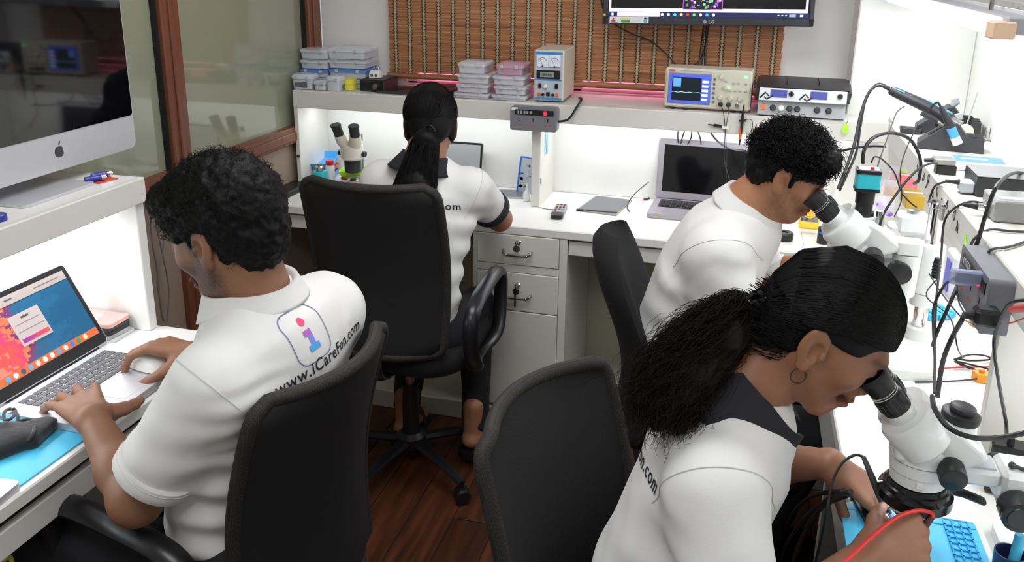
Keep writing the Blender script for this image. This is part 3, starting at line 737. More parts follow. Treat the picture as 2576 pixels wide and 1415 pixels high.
for s in (-1, 1):
    MB().prism(rrect(.052, .025, .001), .004, .0052, fm @ T(s * .062 - .012, .003, 0)).build('display', M('lcd_violet', (78, 84, 150), .2, emit=(80, 86, 160, .35)), ss)
    MB().lathe([(.0085, 0), (.0085, .008), (.0065, .012)], 18, fm @ T(s * .068 + (.033 if s < 0 else .046), .004, .004)).build('knob', black_pl, ss)
    lg = MB(); q = fm @ T(s * .062 - .052, -.003, .0045)
    for pa in (((-.018, -.010), (-.002, .008), (.010, -.003)), ((-.005, -.006), (.004, -.013), (.022, -.002))):
        lg.tube([q @ Vector((a, b, 0)) for a, b in pa], .0028, 4, flat=(1, 1))
    lg.build('emblem', black_pl, ss)
f2 = T(0, -.080, .028) @ RX(90 - 10)
MB().prism(rrect(.012, .016, .001), 0, .004, f2 @ T(-.118, .003, 0)).build('power_switch', M('lit_orange_switch', (230, 100, 30), .4, emit=(240, 110, 30, .6)), ss)
for i, kx in enumerate((-.088, -.062, -.036, -.012, .05, .085)):
    MB().lathe([(.010, 0), (.010, .004), (.007, .006), (.007, .014)], 16, f2 @ T(kx, .002, 0)).build('socket', white_pl if i == 1 else dark_pl, ss)
gt = thing('tag', 'lime green oval tag hanging below the soldering station', 'tag', (ony(2127, 325, 2.93).x, 2.936, ony(2127, 325, 2.93).z))
MB().prism([(.010 * math.cos(a), .016 * math.sin(a)) for a in [2 * math.pi * i / 20 for i in range(20)]], -.0015, .0015, RX(90)).build('tag_plate', M('lime_tag', (180, 240, 70), .4), gt)
MB().tube([(0, 0, .014), (.003, -.002, .022), (.004, -.001, .03)], .0008, 5).build('loop', cable_m, gt)
# ---- mains block fixed to the fascia
def socket_block(t, w, h, th, nsock):
    MB().prism(rrect(w, h, .009), 0, th).build('case', M('block_grey', (118, 118, 126), .45), t)
    MB().prism(rrect(w * .82, h * .22, .002), th, th + .002, T(w * .02, h * .28, 0)).build('usb_strip', black_pl, t)
    for i in range(5): MB().prism(rrect(.006, h * .12, .001), th + .002, th + .003, T(-w * .32 + i * .011, h * .28, 0)).build('usb_port', ltgrey_pl, t)
    MB().prism(rrect(.009, h * .17, .001), th + .002, th + .004, T(w * .25, h * .28, 0)).build('red_indicator', M('red_led', (255, 40, 60), .3, emit=(255, 30, 60, 2.5)), t)
    for i in range(nsock):
        sx = -w * .31 + i * w * .31
        MB().prism(((-.0022, .006), (.0022, .006), (.0015, -.006), (-.0015, -.006)), th, th + .0008, T(sx, -h * .03, 0)).build('socket_slot', black_pl, t)
        for s in (-1, 1): MB().prism(rrect(.009, .003, .001), th, th + .0008, T(sx + s * .008, -h * .24, 0)).build('socket_slot', M('socket_red', (190, 70, 60), .5), t)
eb = thing('extension_block', 'grey extension socket block fixed to the back shelf fascia', 'extension block', (-.695, 2.9475, 1.097)); eb.rotation_euler = (math.radians(90), 0, 0)
socket_block(eb, .168, .084, .04, 3)
MB().prism(rrect(.022, .010, .001), .04, .0406, T(-.068, .034, 0)).build('sticker', white_pl, eb)
def cable(name, label, pts, r=.0022, mat=cable_m, sub=6, cat='cable', group=None, n=6):
    o = MB().tube(pts, r, n, sub).build(name, mat); return tag(o, label, cat, group)
cable('mains_cable', 'thick black cord from the grey socket block up to the power supply', [Vector((-.611, 2.93, 1.09)), ony(1430, 300, 2.93), ony(1452, 268, 2.935), ony(1463, 250, 2.96), Vector((-.57, 3.1, 1.15))], .004)
# ---- television
tv = thing('television', 'wall mounted black television with a desktop screen over the blind', 'television', (-.14, 3.075, 1.425)); tv.rotation_euler = (math.radians(-4), math.radians(-1.0), 0)
W2, H2 = .70, .42
MB().box((-W2 / 2, -.005, 0), (W2 / 2, .045, H2), .006).build('case', M('tv_black', (26, 27, 32), .3), tv)
for a, b in (((-W2 / 2, -.012, 0), (W2 / 2, -.004, .026)), ((-W2 / 2, -.012, H2 - .018), (W2 / 2, -.004, H2)), ((-W2 / 2, -.012, 0), (-W2 / 2 + .016, -.004, H2)), ((W2 / 2 - .016, -.012, 0), (W2 / 2, -.004, H2))):
    MB().box(a, b, .002).build('bezel', M('tv_bezel', (44, 46, 54), .35), tv)
sc = MB().box((-W2 / 2 + .015, -.0065, .025), (W2 / 2 - .015, -.0045, H2 - .017)).build('screen', M('screen_black', (8, 8, 12), .15, emit=(12, 12, 18, .5)), tv)
def ui(name, x0, z0, x1, z1, col, st, yy, par, ylev=-.0072):
    return MB().box((x0, yy - .0004, z0), (x1, yy, z1)).build(name, M('ui_%d_%d_%d_%d' % (*col, int(st * 100)), col, .3, emit=(*col, st)), par)
yy = -.0066
ui('status_band', -.325, .040, .325, .055, (214, 206, 236), .8, yy, tv)
ui('side_band', -.33, .04, -.322, .40, (214, 206, 236), .8, yy, tv); ui('side_band', .322, .04, .33, .40, (214, 206, 236), .8, yy, tv)
ui('taskbar', -.334, .026, .334, .043, (24, 34, 74), .7, yy - .0004, tv)
ui('search_field', -.300, .027, -.153, .0425, (208, 204, 232), .8, yy - .0008, tv)
for i, c in enumerate(((200, 200, 210), (190, 190, 205), (60, 190, 220), (240, 215, 120), (200, 40, 50), (110, 190, 80), (220, 215, 240), (70, 150, 240), (225, 220, 240))):
    MB().cyl((-.145 + i * .0215, yy - .0009, .0345), (-.145 + i * .0215, yy - .0015, .0345), .0052, .0052, 12).build('icon', M('icon_%d' % i, c, .3, emit=(*c, .9)), tv)
for i in range(3): ui('tray_icon', .235 + i * .012, .033, .241 + i * .012, .037, (200, 200, 215), .7, yy - .0008, tv)
ui('clock', .272, .030, .293, .039, (150, 156, 186), .6, yy - .0008, tv); ui('tray_icon', .306, .031, .316, .038, (215, 215, 230), .8, yy - .0008, tv)
ui('start_key', -.32, .03, -.313, .039, (220, 220, 240), .8, yy - .0008, tv)
bd = ui('board_drawing', -.075, .052, .055, .30, (26, 22, 34), .4, yy - .0004, tv)
rr = random.Random(5)
for i in range(70):
    xx, zq = rr.uniform(-.07, .045), rr.uniform(.054, .12)
    cc = rr.choice(((190, 90, 210), (200, 200, 190), (120, 190, 140), (120, 90, 200)))
    ui('board_track', xx, zq, xx + rr.choice((.002, .008)), zq + rr.choice((.002, .009)), cc, .8, yy - .0009, bd)
for a, b in (((-.076, .052), (-.035, .0535)), ((-.0765, .052), (-.075, .2)), ((.014, .052), (.055, .0535)), ((.054, .052), (.0555, .2))): ui('board_outline', a[0], a[1], b[0], b[1], (214, 70, 220), .9, yy - .001, bd)
st = MB().box((-.325, -.0135, .004), (-.19, -.0121, .026)).build('sticker', M('sticker_white', (226, 224, 226), .4), tv)
for nm, x0, z0, x1, z1, c in (('green_mark', -.285, .006, -.254, .014, (40, 160, 70)), ('yellow_mark', -.288, .017, -.252, .021, (226, 214, 90)), ('blue_mark', -.206, .018, -.194, .024, (40, 50, 130)), ('globe_mark', -.207, .006, -.195, .015, (60, 190, 160)), ('text_line', -.25, .014, -.215, .016, (190, 200, 200)), ('text_line', -.25, .009, -.215, .011, (190, 200, 200)), ('red_base', -.322, .0055, -.296, .0075, (50, 40, 40))):
    MB().box((x0, -.0139, z0), (x1, -.0135, z1)).build(nm, M('stick_%d_%d_%d' % c, c, .5), st)
MB().prism(((-.321, .009), (-.312, .023), (-.308, .02), (-.311, .015), (-.303, .013), (-.306, .009)), .0135, .0141, RX(90)).build('red_emblem', M('stick_red', (214, 50, 40), .5), st)
flat_text('LG', .016, T(0.012, -.0123, .006) @ RX(90), 'maker_mark', M('tv_logo', (190, 190, 195), .4), tv, .0003)
MB().ring_stack([[(-.0 + r * math.cos(a), -.0124, .0115 + r * math.sin(a)) for a in [2 * math.pi * i / 18 for i in range(18)]] for r in (.0062, .001)]).build('maker_emblem', MATS['tv_logo'], tv)
MB().cyl((-.343, -.012, .032), (-.343, -.0135, .032), .004, .004, 12).build('yellow_dot', yellow_pl, tv)
cable('television_cable', 'black cable drooping from the television across the blind', [ony(1545, 62, 3.07), ony(1590, 85, 3.17), ony(1640, 105, 3.19), ony(1680, 140, 3.19), ony(1706, 166, 3.18), ony(1745, 164, 3.18), ony(1770, 130, 3.18), ony(1778, 62, 3.1)], .0026)
for i, (a, b) in enumerate(((1770, 1757), (1784, 1764), (1776, 1772))):
    cable('television_cable', ('leftmost', 'middle', 'rightmost')[i] + ' black cable hanging from the television behind the oscilloscope', [ony(a, 62, 3.1), ony((a + b) / 2, 115, 3.17), ony(b, 170, 3.16)], .0026, group='cables hanging behind the oscilloscope')
cable('television_cable', 'black cable rising beside the left edge of the television', [ony(1512, 0, 3.1), ony(1520, 30, 3.1), ony(1536, 52, 3.08)], .0026)
# probe leads hanging over the fascia
cable('probe_lead', 'thin lead from the left oscilloscope socket down past the fascia', [Vector((-.062, 2.965, 1.172)), ony(1820, 285, 2.94), ony(1824, 330, 2.94), ony(1822, 400, 2.95), ony(1835, 455, 2.9)], .0012)
cable('probe_lead', 'thin lead from the right oscilloscope socket down past the fascia', [Vector((-.036, 2.963, 1.172)), ony(1832, 285, 2.94), ony(1826, 330, 2.94), ony(1828, 400, 2.95), ony(1826, 460, 2.9)], .0012)
pj = thing('usb_plug', 'black plug with a white tip hanging on the fascia below the oscilloscope', 'plug', tuple(ony(1806, 317, 2.94)))
MB().cb((0, 0, 0), (.03, .006, .011), .003, RY(6)).build('body', black_pl, pj); MB().cb((.026, 0, -.002), (.024, .006, .011), .002, RY(6)).build('tip', white_pl, pj); MB().cyl((-.014, 0, .001), (-.032, 0, .004), .0025, .0018, 8).build('strain_relief', cable_m, pj)
pb = thing('test_probe', 'black hook probe with an orange band hanging below the oscilloscope', 'probe', tuple(ony(1868, 310, 2.94)))
MB().tube([ony(1872, 262, 2.94), ony(1869, 290, 2.94), ony(1866, 318, 2.94), ony(1860, 365, 2.94)], [.0015, .005, .005, .002], 10).build('body', black_pl, pb, world=True)
MB().tube([ony(1864, 322, 2.94), ony(1861, 350, 2.94)], .0046, 8).build('band', orange_pl, pb, world=True); MB().cb((0, 0, .008), (.026, .01, .004), .001).build('guard', black_pl, pb)
cable('probe_lead', 'fine lead curling from the hanging hook probe', [ony(1872, 302, 2.94), ony(1890, 302, 2.94), ony(1893, 320, 2.94), ony(1884, 340, 2.94), ony(1888, 355, 2.95)], .001)
for i, (a, b, c_) in enumerate((((1706, 330), (1705, 345), (1707, 362)), ((1722, 330), (1716, 348), (1712, 364)), ((1740, 331), (1738, 348), (1728, 366)), ((1756, 332), (1762, 350), (1764, 368)))):
    cable('cable', ('first', 'second', 'third', 'fourth')[i] + ' dark cable from the left dropping behind the silver laptop', [ony(*a, 3.1), ony(*b, 3.15), ony(*c_, 3.18)], .0024, M('grey_cable', (62, 62, 66), .5), group='cables behind the silver laptop')
cable('cable', 'black cable sagging from the shelf towards the curly haired man', [ony(1788, 335, 3.1), ony(1808, 358, 3.1), ony(1840, 376, 3.05), ony(1880, 382, 3.0)], .003)
# ================================================================ things on the back worktop
def keyboard_grid(t, cols, rows, w, d, y0, z, mat, joined, m=None, bev=.0006):
    kw, kd = w / cols, d / rows
    if joined:
        b = MB()
        for i in range(cols):
            for j in range(rows): b.cb((-w / 2 + (i + .5) * kw, y0 + (j + .5) * kd, z + .0008), (kw * .82, kd * .8, .0016))
        o = b.build('keys', mat, t, 0); o['kind'] = 'stuff'; return
    me = MB().cb((0, 0, .0008), (kw * .84, kd * .82, .0018), bev).mesh('key', mat, 0)
    me2 = MB().cb((0, 0, .0008), (kw * 4.9, kd * .82, .0018), bev).mesh('space_key', mat, 0)
    for j in range(rows):
        i = 0
        while i < cols:
            sp = j == 0 and i == 4
            o = bpy.data.objects.new('space_bar' if sp else 'key', me2 if sp else me); COL.objects.link(o); o.parent = t
            o.location = (-w / 2 + (i + (2.5 if sp else .5)) * kw, y0 + (j + .5) * kd, z); i += 5 if sp else 1
def laptop(name, label, loc, rotz, w, d, lidh, ang, shell, keymat, scr_mat, joined=True, bezel=.012, bez_mat=None, cols=14, rows=6, th=.016):
    """local x to the right, y away from the user, hinge at y = d/2"""
    t = thing(name, label, 'laptop', loc, rotz)
    MB().prism(rrect(w, d, .01), .001, th).build('base', shell, t)
    MB().prism(rrect(w * .86, d * .47, .003), th, th + .0004, T(0, d * .17, 0)).build('key_well', M('key_well_dark', (60, 60, 66), .5) if joined else shell, t)
    keyboard_grid(t, cols, rows, w * (.84 if joined else .77), d * .44, d * -.05, th + .0004, keymat, joined)
    MB().prism(rrect(w * .32, d * .3, .004), th, th + .0003, T(0, -d * .28, 0)).build('trackpad', shell, t)
    L = T(0, d / 2 - .004, th - .002) @ RX(ang)          # lid frame: x right, z up along the lid, front face -y
    b = MB(); b.prism([(x, y + lidh / 2 + .004) for x, y in rrect(w, lidh, .01)], 0, .006, L @ RX(90)); lid = b.build('lid', shell, t)
    b = MB(); b.prism([(x, y + lidh / 2 + .004) for x, y in rrect(w - .004, lidh - .004, .009)], .006, .007, L @ RX(90)); b.build('bezel', bez_mat or shell, lid)
    b = MB(); b.box((-w / 2 + bezel, -.0078, .03), (w / 2 - bezel, -.0069, lidh - bezel + .004), 0, L); b.build('display', scr_mat, lid)
    MB().cyl((-w * .4, d / 2 - .004, th - .001), (w * .4, d / 2 - .004, th - .001), .005, .005, 10).build('hinge', black_pl, t)
    return t, L, lid
off_screen = M('screen_off', (10, 10, 13), .08, spec=.6)
silver = M('silver_laptop_shell', (172, 166, 174), .38, metal=.5)
laptop('laptop', 'open silver laptop with a blank black screen on the back worktop', (-.115, 3.045, DESK), math.radians(-2), .335, .225, .222, -7, silver, black_pl, off_screen, True, .022)
lp = thing('sticker_strip', 'small yellow and blue sticker on the silver laptop palm rest', 'sticker', (-.245, 2.945, DESK + .0166))
MB().cb((0, 0, .0003), (.02, .006, .0004)).build('yellow_part', yellow_pl, lp); MB().cb((-.016, .002, .0003), (.012, .006, .0004)).build('blue_part', M('pale_blue_sticker', (150, 200, 240), .5), lp)
# bare display panel
q = [onz(*p, DESK + .006) for p in ((1450, 527), (1550, 540), (1590, 503), (1500, 492))]
dp = thing('display_panel', 'bare grey laptop display panel lying face up on the back worktop', 'display panel', tuple(sum(q, Vector()) / 4 - Vector((0, 0, .006))))
ctr = sum(q, Vector()) / 4
def quad_slab(q, z0, z1, sc=1.0):
    b = MB(); c = sum(q, Vector()) / 4; p = [c + (v - c) * sc for v in q]
    b.ring_stack([[(v.x, v.y, z0) for v in p], [(v.x, v.y, z1) for v in p]]); return b
quad_slab(q, DESK + .001, DESK + .006).build('metal_frame', steel, dp, world=True); quad_slab(q, DESK + .006, DESK + .0066, .9).build('screen_face', M('panel_grey', (104, 104, 110), .3), dp, world=True)
MB().box((q[0].x, q[0].y - .004, DESK + .001), (q[1].x, q[0].y + .004, DESK + .008), .001).build('edge_strip', black_pl, dp, world=True)
cable('cable', 'grey cable looping from the silver laptop over the bare display panel', [ony(1632, 458, 3.1), onz(1600, 485, DESK + .05), onz(1582, 508, DESK + .01), onz(1578, 522, DESK + .004), onz(1583, 532, DESK + .003)], .002, M('grey_cable', (62, 62, 66), .5))
jk = thing('jack_plug', 'small black jack plug with an orange tip left of the silver laptop', 'plug', tuple(onz(1622, 503, DESK + .004)), math.radians(40))
MB().cyl((-.005, 0, .001), (.02, 0, .004), .0035, .004, 10).build('grip', black_pl, jk); MB().cyl((-.018, 0, .0), (-.005, 0, .001), .0016, .0016, 8).build('tip', orange_pl, jk)
# remote
rm = thing('remote_control', 'grey and black remote control on the back worktop', 'remote', tuple((onz(1405, 557, DESK) + onz(1408, 520, DESK)) / 2), math.radians(4))
MB().prism(rrect(.042, .15, .012), .002, .016).build('case', M('remote_grey', (150, 150, 156), .4), rm); MB().prism([(x, y - .055) for x, y in rrect(.043, .045, .014)], .003, .0165).build('lower_cover', black_pl, rm)
for i in range(3):
    for j in range(6): MB().cb((-.012 + .012 * i, -.02 + .016 * j, .0165), (.008, .008, .003), .001).build('button', (red_pl if (i + j * 2) % 5 == 0 else dark_pl if j % 2 else ltgrey_pl), rm)
cable('cable', 'thin dark line of cable lying by the divider on the back worktop', [onz(1358, 522, DESK + .002), onz(1375, 526, DESK + .002), onz(1392, 527, DESK + .002)], .001)
# ---- beige stereo microscope in the back left bay
mc = onz(873, 488, DESK); mx, my = mc.x, mc.y + .06
bm = thing('microscope', 'beige stereo microscope in the back left bay', 'microscope', (mx, my, DESK))
cream = M('microscope_cream', (206, 202, 188), .4)
MB().prism(rrect(.12, .15, .02), .0, .03).build('base', cream, bm); MB().prism([(x, y + .05) for x, y in rrect(.09, .05, .015)], .03, .045).build('column_block', cream, bm)
MB().lathe([(.02, .03), (.022, .04), (.012, .048)], 20).build('stage_plate', steel, bm)
MB().cyl((0, .055, .04), (0, .055, .2), .012, .012, 18).build('column', steel, bm); MB().cb((0, .03, .16), (.03, .06, .04), .008).build('arm', cream, bm)
MB().lathe([(.024, .07), (.026, .075), (.026, .115), (.03, .118)], 24).build('objective', black_pl, bm)
MB().lathe([(.03, .118), (.036, .125), (.037, .15), (.034, .17), (.02, .178)], 24).build('body', cream, bm)
for s in (-1, 1):
    MB().tube([(s * .012, -.005, .165), (s * .022, -.02, .19), (s * .026, -.03, .215)], [.02, .02, .018], 18).build('tube', cream, bm)
    e = MB().tube([(s * .026, -.03, .212), (s * .030, -.044, .25)], [.0155, .0155], 18).build('eyepiece', black_pl, bm)
    MB().tube([(s * .030, -.044, .25), (s * .0305, -.046, .256)], [.0175, .016], 18).build('eye_cup', M('rubber', (30, 30, 32), .7), e)
    MB().cyl((s * .036, 0, .14), (s * .046, 0, .14), .011, .01, 14).build('knob', black_pl, bm)
bm.scale = (1.22, 1.22, 1.04)
# trays
def tray_box(label, px, py, y, zz, w, d, h, mat, rot=0, tilt=0, fill=None, group='plastic parts trays in the back left bay'):
    p = ony(px, py, y); t = thing('parts_tray', label, 'tray', (p.x, y, zz), math.radians(rot), group); t.rotation_euler[0] = math.radians(tilt)
    lo, hi = rrect(w * .84, d * .84, .008, 3), rrect(w, d, .01, 3); li, hh = rrect(w * .8, d * .8, .007, 3), rrect(w * .95, d * .95, .009, 3)
    MB().ring_stack([[(a, b, 0) for a, b in lo], [(a, b, h) for a, b in hi], [(a, b, h) for a, b in hh], [(a, b, .003) for a, b in li]]).build('shell', mat, t)
    if fill:
        c = MB(); rr = random.Random(4)
        for i in range(10): c.cb((rr.uniform(-.3, .3) * w, rr.uniform(-.3, .3) * d, h * .6), (rr.uniform(.01, .03), rr.uniform(.01, .03), .012), .001)
        o = c.build('parts', fill, t, 0); o['kind'] = 'stuff'
    return t
lb = M('light_blue_plastic', (80, 170, 236), .35)
tray_box('lower light blue parts tray by the bay side', 812, 400, 3.1, DESK + .001, .1, .13, .03, lb, 10)
tray_box('orange parts tray stacked between two blue trays', 812, 385, 3.1, DESK + .034, .1, .13, .02, orange_pl, 8)
tray_box('upper light blue parts tray tilted on the stack', 815, 370, 3.1, DESK + .062, .1, .13, .028, lb, 14, 12)
tray_box('lime green tray full of dark parts on the red tray', 900, 430, 3.06, DESK + .04, .13, .12, .022, green_pl, 12, 0, content_m)
tray_box('red parts tray under the lime green tray', 905, 445, 3.06, DESK + .016, .13, .12, .022, red_pl, 12)
tray_box('blue parts tray at the bottom under the red tray', 915, 455, 3.06, DESK + .001, .12, .12, .015, lb, 8)
bt = thing('bottle', 'square turquoise bottle with a steel pump cap', 'bottle', (ony(806, 460, 2.98).x, 2.98, DESK))
MB().prism(rrect(.05, .05, .008), .001, .062).build('body', turq, bt); MB().lathe([(.014, .062), (.016, .066), (.017, .08), (.012, .084), (.011, .092), (.006, .094)], 18).build('pump_cap', steel, bt)
bt = thing('bottle', 'white bottle with a red screw cap behind the turquoise one', 'bottle', (ony(831, 440, 3.04).x, 3.04, DESK))
MB().lathe([(.017, .001), (.018, .004), (.018, .07), (.014, .076)], 20).build('body', M('milky_plastic', (226, 226, 234), .3), bt); MB().lathe([(.0165, .076), (.0165, .092), (.015, .094)], 20).build('cap', red_pl, bt)
tag(MB().cb((ony(720, 490, 2.85).x, 2.86, DESK + .012), (.09, .2, .022), .004).build('black_case', black_pl), 'flat black case at the left end of the back worktop', 'case')
# behind the woman: laptop screen seen over her shoulder, board sheet, bottle
lt_, _, _ = laptop('laptop', 'grey laptop screen rising behind the ponytailed woman', (-1.10, 3.03, DESK), 0, .30, .20, .165, -10, M('grey_laptop', (176, 176, 178), .45), black_pl, M('pale_screen', (150, 150, 152), .4), True, .01, black_pl)
p0 = ony(1297, 490, 3.1); p1 = ony(1335, 390, 3.15)
sh_ = thing('board_holder', 'blue edged clear holder sheet leaning in the back bay corner', 'holder', (p0.x + .03, 3.12, DESK))
hm = T(-.03, 0, .002) @ RZ(0) @ RY(6)
MB().box((-.003, -.004, 0), (.003, .004, .145), .001, hm).build('blue_edge', blue_pl, sh_); MB().box((.003, -.001, .0), (.06, .001, .145), 0, hm).build('sheet', M('clear_sheet', (190, 200, 216), .2, alpha=.6), sh_)
MB().box((0, -.003, .142), (.06, .003, .147), .001, hm).build('blue_edge', blue_pl, sh_)
for zq in (.03, .06): MB().ring_stack([[(.012 + r * math.cos(a), -.004, zq + r * math.sin(a)) for a in [2 * math.pi * i / 14 for i in range(14)]] for r in (.006, .003)], m=hm).build('ring', blue_pl, sh_)
rr = random.Random(9)
for i in range(9): MB().cb((rr.uniform(.012, .055), -.002, rr.uniform(.02, .14)), (rr.uniform(.003, .012), .002, rr.uniform(.003, .01)), 0, hm).build('board_part', dark_pl if i % 2 else M('pcb_gold', (190, 170, 110), .5), sh_)
bo = thing('bottle', 'little clear nozzle bottle beside the shelf divider', 'bottle', tuple(onz(1325, 506, DESK)))
MB().lathe([(.012, .001), (.013, .004), (.013, .03), (.005, .042), (.004, .06), (.002, .066)], 18).build('body', M('clear_white', (232, 236, 238), .2, alpha=.8), bo)
pn = thing('tablet_part', 'dark glass panel lying on the worktop near the board holder', 'panel', tuple(onz(1270, 490, DESK)), math.radians(12))
MB().prism(rrect(.15, .11, .006), .001, .006).build('frame', ltgrey_pl, pn); MB().prism(rrect(.138, .1, .004), .006, .0066).build('glass', M('panel_grey', (104, 104, 110), .3), pn)
tag(MB().prism(rrect(.2, .16, .01), 0, .003, T(-.93, 2.83, DESK + .0005)).build('silicone_mat', skyblue), 'sky blue repair mat under the ponytailed woman', 'mat')
# ---- between the seated man and the microscope
mm = thing('multimeter', 'yellow multimeter standing on the worktop behind the microscope', 'multimeter', tuple(onz(2032, 586, DESK)), math.radians(-6)); 
MM = T(0, .0, .012) @ RX(62)
MB().prism(rrect(.066, .11, .008), 0, .03, MM @ T(0, .055, 0)).build('case', yellow_pl, mm)
MB().prism(rrect(.054, .06, .003), .03, .0312, MM @ T(0, .05, 0)).build('face', M('meter_face', (110, 112, 130), .5), mm)
MB().prism(circle(.020), .0312, .034, MM @ T(0, .05, 0)).build('dial', yellow_pl, mm); MB().prism(circle(.015), .034, .037, MM @ T(0, .05, 0)).box((-.002, -.014, .037), (.002, .014, .041), 0, MM @ T(0, .05, 0)).build('pointer', M('deep_yellow', (226, 176, 10), .4), mm)
for s in (-.022, -.008): MB().prism(circle(.004, 12), .0312, .033, MM @ T(s, .026, 0)).build('jack', black_pl, mm)
MB().prism(rrect(.012, .012, .002), .0312, .036, MM @ T(-.02, .09, 0)).build('hold_key', yellow_pl, mm)
pk = thing('wire_puck', 'round black spool lying in front of the yellow multimeter', 'spool', tuple(onz(1972, 603, DESK)))
MB().lathe([(.027, .001), (.029, .006), (.029, .022), (.026, .026), (.012, .026), (.012, .02), (.004, .019)], 24).build('body', black_pl, pk); MB().lathe([(.008, .019), (.008, .021)], 14, T(.0, 0, 0)).build('hub', ltgrey_pl, pk)
cn = thing('flux_can', 'black can with a blue band beside the yellow multimeter', 'can', tuple(onz(2070, 612, DESK)))
MB().lathe([(.019, .001), (.02, .003), (.02, .05), (.017, .054)], 22).build('body', black_pl, cn); MB().lathe([(.0205, .036), (.0205, .041)], 22).build('band', blue_pl, cn)
# ================================================================ things on the left desk and its shelf
ic = thing('desktop_computer', 'large aluminium all in one computer with a black glossy screen', 'computer', (-1.47, 1.465, SHELF))
WY, ZB, ZT = .325, .036, .535           # half width along y, chin bottom and top above the shelf
def yz_prism(poly, x0, x1, b=None): # poly in (y, z)
    b = b or MB(); b.prism(poly, x0, x1, frame_m((0, 0, 0), (0, 1, 0), (0, 0, 1), (1, 0, 0))); return b
def cy(p, c): return [(a, b + c) for a, b in p]
yz_prism(cy(rrect(2 * WY, ZT - ZB, .018), (ZT + ZB) / 2), .012, .028).build('shell', alu, ic)
bk = MB().grid(lambda u, v: (.012 - .045 * (1 - (2 * u - 1) ** 2) * (1 - (2 * v - 1) ** 2), (2 * u - 1) * (WY - .004), ZB + .004 + v * (ZT - ZB - .008)), 14, 12); bk.build('rear_curve', alu, ic)
yz_prism(cy(rrect(2 * WY - .006, ZT - ZB - .084, .008), (ZT + ZB + .078) / 2), .028, .0292).build('screen_glass', M('gloss_screen', (9, 9, 12), .045, spec=.7), ic)
# fruit emblem on the chin
lg = []
for a in range(36):
    t = 2 * math.pi * a / 36; r = 1 + .06 * math.cos(2 * t) - .10 * math.exp(-((t - math.pi / 2) / .35) ** 2) - .10 * math.exp(-((t - 1.5 * math.pi) / .3) ** 2)
    p = (.0125 * r * math.cos(t), .0140 * r * math.sin(t))
    e = math.hypot(p[0] - .0165, p[1] - .0022)
    if e < .0068: k = .0068 / e; p = (.0165 + (p[0] - .0165) * k, .0022 + (p[1] - .0022) * k)
    lg.append(p)
_e = onx(149, 382, -1.442); EM = T(0, _e.y - 1.465, _e.z - SHELF)
em = M('emblem_grey', (62, 62, 68), .35)
b = MB(); b.prism(lg, .0281, .0287, EM @ frame_m((0, 0, 0), (0, 1, 0), (0, 0, 1), (1, 0, 0))); b.build('emblem', em, ic)
b = MB(); b.prism([(0 + .0062 * math.cos(t) * (.35 if True else 1) * 1 + .003 + .002 * math.sin(t), .0195 + .0048 * math.sin(t)) for t in [2 * math.pi * i / 14 for i in range(14)]], .0281, .0287, EM @ frame_m((0, 0, 0), (0, 1, 0), (0, 0, 1), (1, 0, 0))); b.build('emblem_leaf', em, ic)
st_ = MB(); st_.prism(rrect(.2, .205, .012), .0, .006, T(-.01, 0, .0005)); st_.build('foot_plate', alu, ic)
MB().prism([(-.085, .0), (-.095, .0), (-.035, .2), (-.025, .2)], -.085, .085, frame_m((0, 0, .006), (1, 0, 0), (0, 0, 1), (0, -1, 0))).build('stand', alu, ic)
# batteries on a red card
c = onz(262, 455, SHELF); rcd = thing('battery_card', 'red card slip under the two batteries on the left shelf', 'card', (c.x, c.y, SHELF), math.radians(80))
MB().prism(rrect(.055, .03, .002), .0005, .0015).build('card', M('red_card', (206, 70, 54), .6), rcd)
for i, (px, py) in enumerate(((240, 449), (255, 440))):
    c = onz(px, py, SHELF + .009)
    bt = thing('battery', 'blue and silver battery lying %s the red card' % ('nearer on' if i == 0 else 'farther on'), 'battery', tuple(c), math.radians(62))
    MB().cyl((-.022, 0, 0), (.012, 0, 0), .007, .007, 16).build('blue_sleeve', M('navy_blue', (44, 52, 150), .35), bt); MB().cyl((.012, 0, 0), (.022, 0, 0), .007, .007, 16).cyl((.022, 0, 0), (.025, 0, 0), .0025, .0025, 10).build('silver_end', chrome, bt)
c = onz(-2, 556, SHELF); kb = thing('round_cap', 'small dark blue round cap at the left edge of the shelf', 'tin', (c.x, c.y, SHELF))
MB().lathe([(.014, .0005), (.015, .002), (.015, .012), (.013, .014)], 20).build('cap_body', M('navy_blue', (44, 52, 150), .35), kb)  # models a plain dark blue round cap
